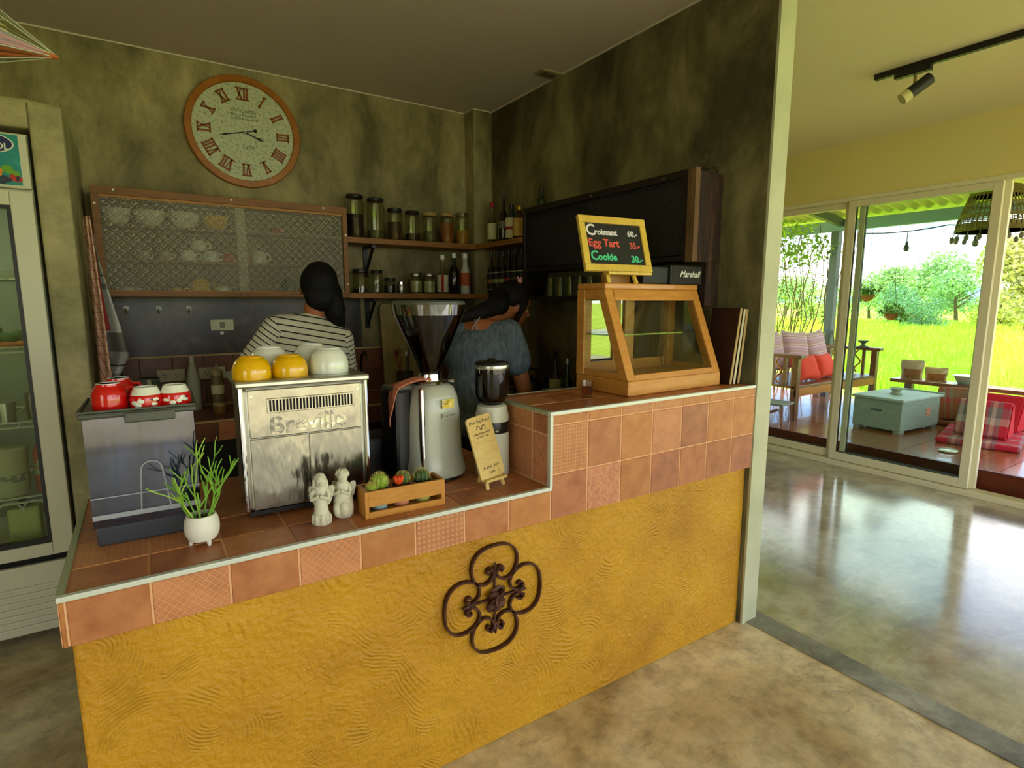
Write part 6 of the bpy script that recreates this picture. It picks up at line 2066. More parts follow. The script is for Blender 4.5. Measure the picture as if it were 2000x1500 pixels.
hr1.tube([h0 + Vector((0.040, -0.07, -0.16)), h0 + Vector((0.052, -0.085, -0.21)), h0 + Vector((0.048, -0.09, -0.255))], [0.008, 0.004, 0.0015], 6)
hr1.tube([h0 + Vector((-0.02, -0.05, 0.11)), h0 + Vector((-0.028, -0.06, 0.135))], [0.010, 0.002], 6)
fused('hair', hr1, M_hair, p1_, 0.008, 3)

# --- second person: blue-grey blouse, bent over the right hand counter
p2_ = thing('person', 'person in a blue grey short-sleeved blouse bending forward beside the pastry case', 'person', (1.335, 2.40, 0), -58)
RS2, LS2 = (0.150, 0.105, 1.400), (-0.150, 0.105, 1.400)
RE2, LE2 = (0.205, 0.165, 1.115), (-0.20, 0.18, 1.13)
RW2, LW2 = (0.13, 0.385, 1.035), (-0.12, 0.39, 1.045)
hc2 = (0.060, 0.365, 1.532)
HR2 = Matrix.Rotation(R(-44), 3, 'Z') @ Matrix.Rotation(R(-24), 3, 'X') @ Matrix.Rotation(R(6), 3, 'Y')
sk = MB()
head_into(sk, hc2, HR2)
limb(sk, [(0.0, 0.105, 1.405), (0.024, 0.215, 1.475), (0.046, 0.315, 1.505)], [0.060, 0.050, 0.048])
sk.ell((0, 0.085, 1.325), (0.150, 0.095, 0.135), 16, 10, Matrix.Rotation(R(-18), 3, 'X'))
sk.ell((0, 0.03, 1.09), (0.122, 0.09, 0.18), 16, 10, Matrix.Rotation(R(-14), 3, 'X'))
sk.ell((0, -0.01, 0.93), (0.150, 0.11, 0.12), 16, 10)
limb(sk, [LS2, (0, 0.09, 1.405), RS2], [0.050, 0.066, 0.050])
limb(sk, [LS2, LE2, LW2], [0.046, 0.039, 0.025])
limb(sk, [RS2, RE2, RW2], [0.048, 0.041, 0.025])
hand_into(sk, RW2, (-0.3, 0.9, -0.2), (0, -0.3, -1), 1)
hand_into(sk, LW2, (0.3, 0.9, -0.2), (0, -0.3, -1), -1)
legs_into(sk, (0, -0.01, 0.90), 0.92)
for s in (-1, 1):
    sk.ell((s * 0.095, 0.03, 0.035), (0.035, 0.105, 0.03), 12, 8)
fused('body', sk, M_skin, p2_, 0.009, 4)
face_parts(p2_, hc2, HR2)
M_blouse = mat('blue_grey_crepe', '63717c', 0.9, var=(45, '4e5a63', 0.4, 0.62), stretch=(1, 1, 0.35), bump=(55, 0.9, 0.012))
bl = MB()
bl.ell((0, 0.068, 1.275), (0.182, 0.124, 0.158), 20, 12, Matrix.Rotation(R(-18), 3, 'X'))
bl.ell((0, 0.020, 1.08), (0.168, 0.125, 0.22), 18, 12, Matrix.Rotation(R(-12), 3, 'X'))
bl.ell((0, -0.01, 0.95), (0.180, 0.135, 0.10), 18, 10)
limb(bl, [(0.075, 0.085, 1.400), RS2], [0.052, 0.064])
limb(bl, [(-0.075, 0.085, 1.400), LS2], [0.052, 0.064])
fused('blouse', bl, M_blouse, p2_, 0.010, 4)
for S_, E_ in ((RS2, RE2), (LS2, LE2)):
    sl_ = MB()
    S2, E2 = Vector(S_), Vector(E_)
    limb(sl_, [S2, S2.lerp(E2, 0.30), S2.lerp(E2, 0.52)], [0.066, 0.074, 0.076])
    q = fused('puff_sleeve', sl_, M_blouse, p2_, 0.010, 3)
for s in (-1, 1):
    q = MB()
    q.tube([(s * 0.022, 0.024, 1.395), (s * 0.006, 0.030, 1.430), (s * -0.014, 0.055, 1.470)], 0.0035, 6)
    q.build('strap', mat('pale_strap', '8c8684', 0.8), p2_, smooth=True)
tr2 = MB()
tr2.ell((0, -0.01, 0.91), (0.168, 0.126, 0.10), 16, 10)
legs_into(tr2, (0, -0.01, 0.90), 1.0, 0.010)
fused('trousers', tr2, M_jean, p2_, 0.014, 4)
shoes(p2_)
hr2 = MB()
h0 = Vector(hc2)
hr2.ell(h0 + HR2 @ Vector((0, -0.026, 0.030)), (0.088, 0.094, 0.100), 18, 12, HR2)
hr2.ell(h0 + HR2 @ Vector((0, -0.075, -0.005)), (0.070, 0.055, 0.075), 14, 10, HR2)
limb(hr2, [h0 + HR2 @ Vector((0.0, -0.10, 0.0)), (0.052, 0.200, 1.530), (0.0, 0.085, 1.495), (-0.085, 0.005, 1.455)], [0.056, 0.054, 0.042, 0.014])
limb(hr2, [h0 + HR2 @ Vector((0.074, 0.022, 0.03)), h0 + HR2 @ Vector((0.080, 0.020, -0.06)), h0 + HR2 @ Vector((0.074, 0.030, -0.15))], [0.022, 0.015, 0.005])
limb(hr2, [h0 + HR2 @ Vector((-0.078, 0.04, 0.03)), h0 + HR2 @ Vector((-0.080, 0.045, -0.06)), h0 + HR2 @ Vector((-0.07, 0.06, -0.17))], [0.028, 0.022, 0.005])
fused('hair', hr2, M_hair, p2_, 0.008, 3)
cp = MB()
cq = h0 + HR2 @ Vector((0.040, -0.040, 0.118))
cp.ell(cq, (0.016, 0.010, 0.010), 8, 6)
cp.tube([cq, cq + Vector((-0.008, -0.01, 0.026))], [0.007, 0.003], 6)
cp.tube([cq, cq + Vector((0.014, -0.008, 0.022))], [0.007, 0.003], 6)
cp.build('hair_clip', mat('pink_clip', 'c98a90', 0.4), p2_, smooth=True)

# ------------------------------------------------------------------ outside: deck, veranda roof, furniture
ZD = 0.2
M_plank = mat('varnished_deck_plank', 'a8683c', 0.20, var=(3, '8a4c28'), stretch=(0.5, 5, 5), coat=0.5)
M_riser = mat('red_brown_riser', '6a2a14', 0.4, var=(4, '4d1c0e'), stretch=(5, 1, 5))
dk = struct(MB().box(5.62, 8.30, -2.0, 5.2, 0.02, ZD - 0.030).build('deck_base', mat('deck_joists', '3a2116', 0.8)), 'dark frame under the veranda deck')
dk2 = struct(MB().box(5.585, 5.618, -2.0, 5.2, 0.0, ZD).build('deck_riser', M_riser, bevel=0.003), 'red brown front board of the veranda deck')
pm = MB().box(-1.34, 1.34, -0.1215, 0.1215, -0.026, 0.0).mesh('plank', False, M_plank)
for k in range(29):
    link('plank', pm, dk, loc=(6.96, -1.85 + 0.248 * k, ZD), bevel=0)
pv = struct(MB().box(5.54, 5.585, -2.0, 5.2, -0.2, 0.0).build('floor_gap', M_strip))

M_chest = mat('weathered_grey_green_wood', 'a4ada8', 0.6, var=(8, '8c9893'), stretch=(1, 3, 8))
ch = thing('wooden_chest', 'grey painted wooden chest with lid on the veranda deck', 'chest', (6.78, 2.72, ZD), -4)
MB().box(-0.42, 0.34, -0.24, 0.24, 0.03, 0.335).build('body', M_chest, ch, bevel=0.006)
MB().box(-0.44, 0.36, -0.26, 0.26, 0.335, 0.362).build('lid', mat('pale_chest_lid', 'c0cac8', 0.5, var=(8, 'acb8b4')), ch, bevel=0.006)
MB().box(0.35, 0.38, -0.26, 0.26, 0.330, 0.375).build('back_lip', M_chest, ch, bevel=0.003)
for x in (-0.36, 0.28):
    for y in (-0.2, 0.2):
        MB().box(x - 0.05, x + 0.05, y - 0.03, y + 0.03, 0, 0.03).build('foot', M_chest, ch)
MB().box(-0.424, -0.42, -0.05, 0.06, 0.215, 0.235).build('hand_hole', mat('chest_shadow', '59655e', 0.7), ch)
MB().box(0.06, 0.16, -0.244, -0.24, 0.15, 0.24).build('orange_sticker', mat('orange_sticker', 'd9826a', 0.6, var=(25, 'c9b8a8', 0.5, 0.6)), ch)
kn = thing('stone_bowl', 'small pale stone bowl on the grey chest lid', 'bowl', (6.70, 2.72, ZD + 0.3625))
MB().lathe([(0.04, 0), (0.046, 0.01), (0.036, 0.03), (0.058, 0.055), (0.062, 0.062), (0.05, 0.06), (0, 0.045)], 20).build('bowl', mat('pale_stone', 'a8ab98', 0.7), kn, smooth=True)
MB().lathe([(0.044, 0), (0.060, 0.001), (0.060, 0.008), (0.046, 0.010)], 20).build('saucer', MATS['pale_stone'], kn, smooth=True)

# carved bench along the left, its open end towards the chest
M_ben = mat('brown_bench_wood', '7a4a22', 0.35, var=(5, '5f3415'), stretch=(0.8, 4, 4), coat=0.3)
M_benl = mat('honey_bench_apron', 'b9722c', 0.4, var=(5, 'a06022'), stretch=(0.8, 4, 4))
be = thing('carved_bench', 'brown carved wooden bench with open armrests on the veranda', 'bench', (7.05, 3.85, ZD))
bx0, bx1, by0, by1 = -0.95, 0.93, -0.36, 0.42
MB().box(bx0, bx1, by0, by1, 0.365, 0.395).build('seat', M_ben, be, bevel=0.004)
MB().box(bx0, bx1, by0 - 0.006, by0 + 0.02, 0.275, 0.365).build('apron', M_benl, be, bevel=0.004)
MB().box(bx0, bx1, by1 - 0.02, by1, 0.275, 0.365).build('apron', M_ben, be, bevel=0.004)
for x in (bx0 + 0.035, bx1 - 0.035):
    MB().box(x - 0.035, x + 0.035, by0 - 0.01, by0 + 0.06, 0, 0.71).build('arm_post', M_ben, be, bevel=0.004)
    MB().box(x - 0.035, x + 0.035, by1 - 0.07, by1, 0, 0.92).build('back_post', M_ben, be, bevel=0.004)
    MB().box(x - 0.05, x + 0.05, by0 - 0.05, by1, 0.71, 0.75).build('arm_board', M_ben, be, bevel=0.006)
    for k in range(4):
        y = by0 + 0.16 + 0.15 * k
        MB().box(x - 0.012, x + 0.012, y - 0.018, y + 0.018, 0.395, 0.71).build('arm_slat', M_ben, be)
    for y in (by0 + 0.235, by0 + 0.535):
        q = MB()
        pts = [(x, y + 0.035 * math.sin(2 * math.pi * u / 12 * 1.5), 0.41 + 0.29 * u / 12) for u in range(13)]
        q.tube(pts, 0.011, 8)
        q.build('carved_scroll', M_benl, be, smooth=True)
for z in (0.62, 0.88):
    MB().box(bx0 + 0.07, bx1 - 0.07, by1 - 0.05, by1 - 0.015, z - 0.03, z + 0.03).build('back_rail', M_ben, be, bevel=0.004)
for k in range(11):
    x = bx0 + 0.16 + 0.155 * k
    MB().box(x - 0.02, x + 0.02, by1 - 0.042, by1 - 0.022, 0.395, 0.59).build('back_slat', M_ben, be)
bwl = thing('offering_bowl', 'small dark footed bowl on the right armrest of the bench', 'bowl', (7.92, 3.66, ZD + 0.7505))
MB().lathe([(0.05, 0), (0.052, 0.006), (0.02, 0.03), (0.02, 0.045), (0.062, 0.075), (0.066, 0.085), (0.05, 0.08), (0, 0.06)], 22).build('bowl', mat('dark_bronze', '4c5140', 0.5), bwl, smooth=True)
MB().lathe([(0.052, 0), (0.075, 0.001), (0.075, 0.010), (0.05, 0.011)], 22).build('saucer', MATS['dark_bronze'], bwl, smooth=True)

def pillow(label, loc, size, rot, m, m2=None, name='cushion', group=None):
    a, b_, c_ = size
    def pt(u, v, s):
        x, y = (u - .5) * 2, (v - .5) * 2
        k = (1 - abs(x) ** 4) * (1 - abs(y) ** 4)
        sq = 1 - 0.10 * (1 - abs(x) ** 2) * abs(y) ** 3
        sq2 = 1 - 0.10 * (1 - abs(y) ** 2) * abs(x) ** 3
        return (x * a / 2 * sq2, y * b_ / 2 * sq, s * (c_ / 2 * max(k, 0) ** .6))
    mb = MB()
    mb.grid(lambda u, v: pt(u, v, 1), 14, 14)
    mb.grid(lambda u, v: pt(u, v, -1), 14, 14)
    o = mb.build(name, m, None, smooth=True, loc=loc, rot=rot)
    return tag(o, label, 'cushion', group)
M_or = mat('orange_red_fabric', 'd8432a', 0.85)
M_lil = stripes('lilac_woven_fabric', 'b89aa8', [(0, 'b592a8'), (0.2, 'c9b0b4'), (0.34, '9a7088'), (0.42, 'c2a8a8'), (0.6, 'b48c9a'), (0.72, 'ad9a6c'), (0.80, 'b592a8')], 9.0, 1)
G_ = 'cushions on the carved bench'
pillow('orange red cushion leaning at the front of the bench', (6.64, 3.70, ZD + 0.395 + 0.155), (0.42, 0.32, 0.16), (R(68), 0, R(-6)), M_or, group=G_)
pillow('second orange red cushion half hidden by the door frame', (7.12, 3.74, ZD + 0.395 + 0.150), (0.42, 0.32, 0.16), (R(72), 0, R(4)), M_or, group=G_)
pillow('lilac woven cushion at the left end of the bench back', (6.42, 4.00, ZD + 0.395 + 0.335), (0.52, 0.50, 0.15), (R(76), 0, R(8)), M_lil, group=G_)
pillow('lilac woven cushion in the middle of the bench back', (6.90, 3.99, ZD + 0.395 + 0.340), (0.50, 0.50, 0.15), (R(76), R(5), R(-4)), M_lil, group=G_)
pillow('lilac woven cushion behind the door frame on the bench', (7.38, 4.00, ZD + 0.395 + 0.335), (0.50, 0.48, 0.15), (R(76), R(-4), R(3)), M_lil, group=G_)

# low stool just outside the fixed panel
so = thing('low_stool', 'small wooden stool with a white box behind the fixed glass panel', 'stool', (5.92, 3.62, ZD), 6)
MB().box(-0.14, 0.14, -0.16, 0.16, 0.20, 0.225).build('seat', mat('pale_grey_seat', '8f978f', 0.6), so, bevel=0.004)
for x in (-0.11, 0.11):
    for y in (-0.13, 0.13):
        MB().bar((x, y, 0.20), (x * 1.1, y * 1.1, 0.0), 0.03, 0.03).build('leg', M_ben, so)
MB().box(-0.11, 0.11, -0.012, 0.012, 0.10, 0.125).build('stretcher', M_ben, so)

# ledge rail along the outer edge with snacks on it
M_led = mat('ledge_wood', '80563a', 0.35, var=(4, '5f3b26'), stretch=(4, 0.6, 4), coat=0.3)
le = thing('ledge_rail', 'long wooden ledge rail along the outer edge of the deck', 'rail', (8.10, 1.4, ZD))
MB().box(-0.14, 0.14, -3.2, 1.92, 0.33, 0.375).build('plank', M_led, le, bevel=0.006)
for y in (-3.0, -1.4, 0.0, 1.75):
    MB().box(-0.04, 0.04, y - 0.04, y + 0.04, 0, 0.33).build('post', M_led, le)
ZLd = ZD + 0.376
def bag(label, y, w_, h_, col, fill):
    t = thing('snack_bag', label, 'bag', (8.06, y, ZLd), -70)
    def pt(u, v, s):
        x = (u - .5)
        th = 0.045 * (1 - abs(2 * x) ** 3) * (1 - v) ** .5
        return (x * w_ * (1 - 0.06 * math.sin(v * 6)), s * th, v * h_)
    mb = MB()
    mb.grid(lambda u, v: pt(u, v, 1), 10, 12)
    mb.grid(lambda u, v: pt(u, v, -1), 10, 12)
    mb.build('pouch', mat('pouch_' + col, col, 0.25), t, smooth=True)
    mb = MB()
    mb.grid(lambda u, v: tuple(Vector(pt(u * .8 + .1, v * .5, -1)) + Vector((0, -0.004, 0.01))), 8, 8)
    mb.build('contents', mat('contents_' + fill, fill, 0.5, var=(40, '6a3a1c')), t, smooth=True)
bag('tall clear bag of snacks on the ledge next to the bench', 3.12, 0.23, 0.24, 'b39e86', '94663a')
bag('shorter clear bag of orange snacks on the ledge', 2.86, 0.22, 0.175, 'bfa078', 'b06a22')
lb = thing('ledge_bowl', 'grey tapered bowl on the ledge rail', 'bowl', (8.08, 2.58, ZLd))
MB().lathe([(0.055, 0), (0.06, 0.005), (0.11, 0.105), (0.104, 0.105), (0.05, 0.012), (0, 0.01)], 24).build('bowl', mat('grey_bowl', '93a39a', 0.5), lb, smooth=True)
MB().lathe([(0.111, 0.098), (0.115, 0.101), (0.111, 0.106)], 24).build('rim', mat('grey_bowl_rim', 'b5c2ba', 0.5), lb, smooth=True)

# triangular cushions and mats on the deck
def plaid(name, a, b_, c_, sc_=7):
    m, t, bq = nodes_of(name, 0.9)
    tc = t.nodes.new('ShaderNodeTexCoord')
    sp = t.nodes.new('ShaderNodeSeparateXYZ')
    t.links.new(tc.outputs['Object'], sp.inputs[0])
    f1 = math_node(t, 'FRACT', math_node(t, 'MULTIPLY', sp.outputs[1], sc_))
    f2 = math_node(t, 'FRACT', math_node(t, 'MULTIPLY', sp.outputs[0], sc_))
    c1 = ramp(t, f1, [(0, a), (0.45, b_), (0.62, c_), (0.75, b_), (0.85, a)], 'CONSTANT')
    c2 = ramp(t, f2, [(0, a), (0.5, c_), (0.62, b_), (0.8, a)], 'CONSTANT')
    mx = t.nodes.new('ShaderNodeMix')
    mx.data_type = 'RGBA'
    mx.inputs['Factor'].default_value = 0.45
    t.links.new(c1, mx.inputs[6])
    t.links.new(c2, mx.inputs[7])
    t.links.new(mx.outputs[2], bq.inputs['Base Color'])
    return m
M_pl1 = plaid('red_grey_plaid', 'c4203a', '7a7078', 'c9b0a8', 4.0)
M_pl2 = plaid('brown_red_plaid', '9a5a3a', '8a7868', 'b83a3c', 5.0)
def tri_cushion(label, loc, rz, h, ln, m, endm):
    t = thing('triangle_cushion', label, 'cushion', loc, rz, 'triangular floor cushions')
    w_ = h * 0.95
    prof = []
    for cx, cz, a0 in ((-w_ / 2 + 0.04, 0.04, 180), (w_ / 2 - 0.04, 0.04, 270), (0.0, h - 0.05, 20)):
        for k in range(6):
            a = R(a0 + (90 if a0 != 20 else 140) * k / 5)
            prof.append((cx + 0.04 * math.cos(a), cz + 0.04 * math.sin(a)))
    MB().prism(prof, 'y', -ln / 2, ln / 2).build('bolster', m, t, bevel=0.02, smooth=True)
    MB().prism([(a * .93, b_ * .93 + 0.012) for a, b_ in prof], 'y', -ln / 2 - 0.008, -ln / 2 - 0.0005).build('end_panel', endm, t, bevel=0.004)
    return t
def mat_pad(label, loc, rz, a, b_, m):
    o = MB().box(-a / 2, a / 2, -b_ / 2, b_ / 2, 0, 0.055).build('floor_mat', m, None, bevel=0.02, loc=loc, rot=(0, 0, R(rz)))
    return tag(o, label, 'mat', 'plaid floor mats')
mat_pad('red and grey plaid mat under the near triangular cushion', (6.80, 1.98, ZD + 0.001), 12, 0.85, 0.62, M_pl1)
mat_pad('red plaid mat under the far triangular cushion', (7.55, 2.42, ZD + 0.001), 0, 0.62, 0.60, M_pl2)
mat_pad('pink plaid mat at the right edge of the view', (7.66, 1.72, ZD + 0.001), 6, 0.55, 0.60, M_pl1)
M_redf = mat('crimson_fabric', 'c0182c', 0.85)
M_brf = mat('tan_plaid_end', 'a07a58', 0.85, var=(6, '8a4a3c'))
tri_cushion('near red triangular cushion behind the open door edge', (6.78, 1.97, ZD + 0.0565), 8, 0.35, 0.40, M_pl1, M_redf)
tri_cushion('far tan triangular cushion half hidden by the door stile', (7.50, 2.40, ZD + 0.0565), 30, 0.36, 0.42, M_pl2, M_brf)
tri_cushion('red triangular cushion leaning behind the near one', (7.30, 1.98, ZD + 0.0565), -4, 0.36, 0.36, M_redf, M_redf)
wd_ = MB().lathe([(0.0, 0), (0.055, 0), (0.075, 0.012), (0.06, 0.022), (0, 0.02)], 20, sx=1.2).build('soap_dish', M_wglaze, None, smooth=True, loc=(6.02, 1.98, ZD))
tag(wd_, 'small white dish on the front of the deck', 'dish')

# veranda posts, beam, corrugated roof
M_post = mat('blue_grey_steel', '4a545c', 0.5)
M_beam = mat('blue_grey_beam', '7690b0', 0.5)
for y, lb_ in ((4.22, 'grey steel veranda post with vines beside the bench'),):
    o = MB().box(-0.05, 0.05, -0.05, 0.05, 0.0, 2.50).build('veranda_post', M_post, None, loc=(8.12, y, ZD - 0.2 + 0.0))
    o.location.z = 0.0
    tag(o, lb_, 'post')
bm_ = thing('veranda_beam', 'blue grey steel beam under the roof edge', 'beam', (8.12, 2.0, 2.5))
MB().box(-0.04, 0.04, -4.2, 3.4, 0.0, 0.14).build('beam', M_beam, bm_)
for y in (2.15, -0.9, 3.3):
    MB().bar((0.0, y, 0.10), (-2.55, y, 0.42), 0.06, 0.10).build('rafter', M_post, bm_)
for x, z in ((-0.85, 0.262), (-1.7, 0.37)):
    MB().bar((x, -4.2, z), (x, 3.4, z), 0.05, 0.06).build('purlin', M_post, bm_)
M_roof = mat('cream_roof_sheet', 'e2dab0', 0.5, var=(3, 'd0c898'))
rf = MB()
def roof_pt(u, v):
    y = -2.4 + 8.0 * u
    x = 8.42 - 2.86 * v
    return (x, y, 2.655 + 0.36 * v + 0.020 * math.sin(2 * math.pi * y / 0.145))
rf.grid(roof_pt, 460, 2)
rfo = rf.build('veranda_roof', M_roof, None, smooth=True, solid=0.003)
struct(rfo, 'cream corrugated sheet roof over the veranda')

# woven lamp shade with tassels
wl = thing('woven_pendant', 'woven bamboo pendant lampshade with hanging beads', 'pendant lamp', (7.15, 2.20, 2.24))
M_bamb = mat('bamboo_strip', '8a7a45', 0.6, var=(30, '6e5f34'))
q = MB()
prof = [(0.30, 0.0), (0.285, 0.10), (0.25, 0.22), (0.21, 0.34), (0.19, 0.42)]
def rad_at(z):
    for (r0, z0), (r1, z1) in zip(prof, prof[1:]):
        if z <= z1:
            return r0 + (r1 - r0) * (z - z0) / (z1 - z0)
    return prof[-1][0]
for k in range(40):
    a = 2 * math.pi * k / 40
    q.tube([(r_ * math.cos(a), r_ * math.sin(a), z) for r_, z in prof], 0.005, 5)
for z in (0.0, 0.015, 0.03, 0.13, 0.145, 0.16, 0.25, 0.265, 0.35, 0.365, 0.38, 0.395, 0.41, 0.42):
    r_ = rad_at(z)
    q.tube([(r_ * math.cos(2 * math.pi * k / 36), r_ * math.sin(2 * math.pi * k / 36), z) for k in range(36)], 0.0055, 5, closed=True)
q.build('basket_weave', M_bamb, wl, smooth=True)
q = MB()
for z0, z1 in ((0.0, 0.075), (0.335, 0.42)):
    q.lathe([(rad_at(z0) - 0.004, z0), (rad_at(z1) - 0.004, z1), (rad_at(z1) - 0.008, z1), (rad_at(z0) - 0.008, z0)], 36)
q.build('band', mat('bamboo_band', '7d7244', 0.6), wl, smooth=True)
for k in range(18):
    a = 2 * math.pi * k / 18
    t = MB()
    x, y = 0.30 * math.cos(a), 0.30 * math.sin(a)
    t.tube([(x, y, 0.0), (x * 1.05, y * 1.05, -0.05)], 0.003, 5)
    t.ell((x * 1.06, y * 1.06, -0.075), (0.022, 0.022, 0.030), 8, 6)
    t.build('bead', mat('bead_grey', '7d7872', 0.6), wl, smooth=True)
MB().tube([(0, 0, 0.40), (0, 0, 0.66)], 0.006, 6).build('cord', M_black, wl)
MB().lathe([(0.02, 0.28), (0.03, 0.3), (0.03, 0.36), (0.015, 0.40)], 14).build('socket', M_black, wl, smooth=True)

# string of bulbs under the beam
sl2 = thing('string_lights', 'black festoon cable with unlit bulbs under the beam', 'string lights', (8.05, 2.0, 2.45))
pts = []
anch = [3.9, 2.9, 2.05, 1.0, 0.0]
for i in range(len(anch) - 1):
    for k in range(10):
        u = k / 10
        y = anch[i] + (anch[i + 1] - anch[i]) * u - 2.0
        pts.append((0, y, -0.01 - 0.22 * 0.6 * (u * (1 - u))))
MB().tube(pts, 0.007, 5).build('cable', M_black, sl2, smooth=True)
for y, dz in ((3.32, -0.035), (2.62, -0.03), (1.5, -0.035), (0.6, -0.03)):
    b_ = MB()
    b_.tube([(0, y - 2.0, dz), (0, y - 2.0, dz - 0.13)], 0.005, 5)
    b_.build('drop_wire', M_black, sl2)
    b_ = MB()
    b_.lathe([(0.014, -0.13 + dz), (0.016, -0.17 + dz), (0.030, -0.20 + dz), (0.032, -0.225 + dz), (0.018, -0.25 + dz), (0, -0.255 + dz)], 14, c=(0, y - 2.0, 0))
    b_.build('bulb', mat('dark_bulb', '3f4648', 0.3), sl2, smooth=True)

# hanging pots with ferns
M_leaf = mat('fern_green', '6f9440', 0.6, var=(12, '4f7a30'))
def leaf_quads(mb, c, n, spread, ls, rg, droop=0.0, aspect=0.32):
    c = Vector(c)
    for _ in range(n):
        d = Vector((rg.gauss(0, 1), rg.gauss(0, 1), rg.gauss(0, 1)))
        d.normalize()
        p_ = c + Vector((d.x * spread[0], d.y * spread[1], d.z * spread[2])) * (rg.random() ** .45)
        a = Vector((rg.uniform(-1, 1), rg.uniform(-1, 1), rg.uniform(-.6, .6) - droop)).normalized()
        b_ = a.cross(Vector((rg.uniform(-1, 1), rg.uniform(-1, 1), rg.uniform(-1, 1)))).normalized()
        l = ls * rg.uniform(.6, 1.3)
        k = len(mb.v)
        mb.v += [tuple(p_), tuple(p_ + a * l * .5 + b_ * l * aspect), tuple(p_ + a * l), tuple(p_ + a * l * .5 - b_ * l * aspect)]
        mb.f.append((k, k + 1, k + 2, k + 3))
def fast_mesh(mb, name, m, parent=None):
    me = bpy.data.meshes.new(name)
    me.from_pydata(mb.v, [], mb.f)
    me.materials.append(m)
    return link(name, me, parent)
rg = random.Random(4)
for k, (x, y, z, lb_) in enumerate(((8.12, 3.76, 1.60, 'upper terracotta hanging pot with drooping green leaves'), (8.12, 3.44, 1.36, 'lower terracotta hanging pot with trailing leaves'))):
    t = thing('hanging_pot', lb_, 'plant', (x, y, z))
    MB().lathe([(0.03, -0.055), (0.075, -0.02), (0.095, 0.03), (0.088, 0.03), (0.06, 0.0), (0, 0.0)], 20).build('pot', mat('hanging_terracotta', '9a6238', 0.7), t, smooth=True)
    w_ = MB()
    for j in range(3):
        a = 2 * math.pi * j / 3
        w_.tube([(0.09 * math.cos(a), 0.09 * math.sin(a), 0.03), (0, 0, 0.5), (0, 0, 2.56 - z)], 0.002, 4)
    w_.build('hanger_wire', M_black, t)
    q = MB()
    leaf_quads(q, (0, 0, 0.09), 130, (0.15, 0.15, 0.09), 0.06, rg, 0.5)
    leaf_quads(q, (0, -0.12 if k else 0.05, 0.02), 50, (0.12, 0.14, 0.06), 0.055, rg, 0.5)
    o = fast_mesh(q, 'foliage', M_leaf, t)
    o['kind'] = 'stuff'

# climbing vine by the post
vn = thing('climbing_vine', 'tangled vine with green leaves climbing beside the veranda post', 'vine', (8.15, 4.6, 0.0))
q = MB()
for k in range(26):
    x = rg.uniform(-0.15, 0.15)
    y = rg.uniform(-0.45, 0.75)
    pts = [(x, y, 0.0)]
    z = 0
    while z < 2.35:
        z += 0.26
        x += rg.uniform(-.05, .05)
        y += rg.uniform(-.10, .09)
        pts.append((x, y, z))
    q.tube(pts, [0.010 - 0.0006 * i for i in range(len(pts))], 5)
q.build('stems', mat('vine_stem', '7a6248', 0.8), vn)
q = MB()
leaf_quads(q, (0, 0.15, 1.45), 420, (0.20, 0.55, 0.75), 0.055, rg, 0.3)
leaf_quads(q, (-0.05, 0.25, 2.28), 620, (0.35, 0.75, 0.26), 0.065, rg, 0.4)
leaf_quads(q, (-0.9, 0.15, 2.52), 480, (0.55, 0.70, 0.12), 0.06, rg, 0.6)
o = fast_mesh(q, 'leaves', mat('vine_leaf', '6f9c34', 0.55, var=(8, '9ab83c')), vn)
o['kind'] = 'stuff'

# ------------------------------------------------------------------ field, trees, hills
m, t, bq = nodes_of('rice_field_green', 0.9)
tcn = t.nodes.new('ShaderNodeTexCoord')
mpn = t.nodes.new('ShaderNodeMapping')
mpn.inputs['Scale'].default_value = (0.35, 0.12, 1)
t.links.new(tcn.outputs['Object'], mpn.inputs['Vector'])
n1 = t.nodes.new('ShaderNodeTexNoise')
n1.inputs['Scale'].default_value = 0.7
n1.inputs['Detail'].default_value = 9
n1.inputs['Roughness'].default_value = 0.7
t.links.new(mpn.outputs['Vector'], n1.inputs['Vector'])
t.links.new(ramp(t, n1.outputs['Fac'], [(0.30, 'a2c428'), (0.50, 'bcd83a'), (0.68, 'ccdf52')]), bq.inputs['Base Color'])
M_field = m
ZG = -0.35
fo = MB().box(-300, 420, -300, 420, ZG - 0.5, ZG).build('field_ground', M_field)
fo['kind'] = 'structure'
fo['label'] = 'flat bright green rice field'
M_blade = mat('rice_blade', 'b0d430', 0.7, var=(0.9, 'd2e660'))
rg = random.Random(17)
q = MB()
def blade(x, y, h, w_):
    k = len(q.v)
    a = rg.uniform(0, 6.28)
    lx, ly = rg.gauss(0, .16) * h, rg.gauss(0, .16) * h
    cx, cy = math.cos(a) * w_, math.sin(a) * w_
    q.v.extend([(x - cx, y - cy, ZG), (x + cx, y + cy, ZG), (x + lx * .5 + cx * .8, y + ly * .5 + cy * .8, ZG + h * .6), (x + lx * .5 - cx * .8, y + ly * .5 - cy * .8, ZG + h * .6), (x + lx * 1.3, y + ly * 1.3, ZG + h)])
    q.f.append((k, k + 1, k + 2, k + 3))
    q.f.append((k + 3, k + 2, k + 4))
for _ in range(52000):
    u = rg.random()
    d = 8.5 + 42 * u ** 1.7
    lat = rg.uniform(-0.15, 0.95)
    x = d
    y = -2.5 + (d - 4) * lat
    blade(x, y, rg.uniform(0.38, 0.62), 0.006 + 0.0008 * d)
go = fast_mesh(q, 'rice_plants', M_blade)
go['kind'] = 'stuff'
go['label'] = 'bright green rice plants filling the field'
go['category'] = 'rice'

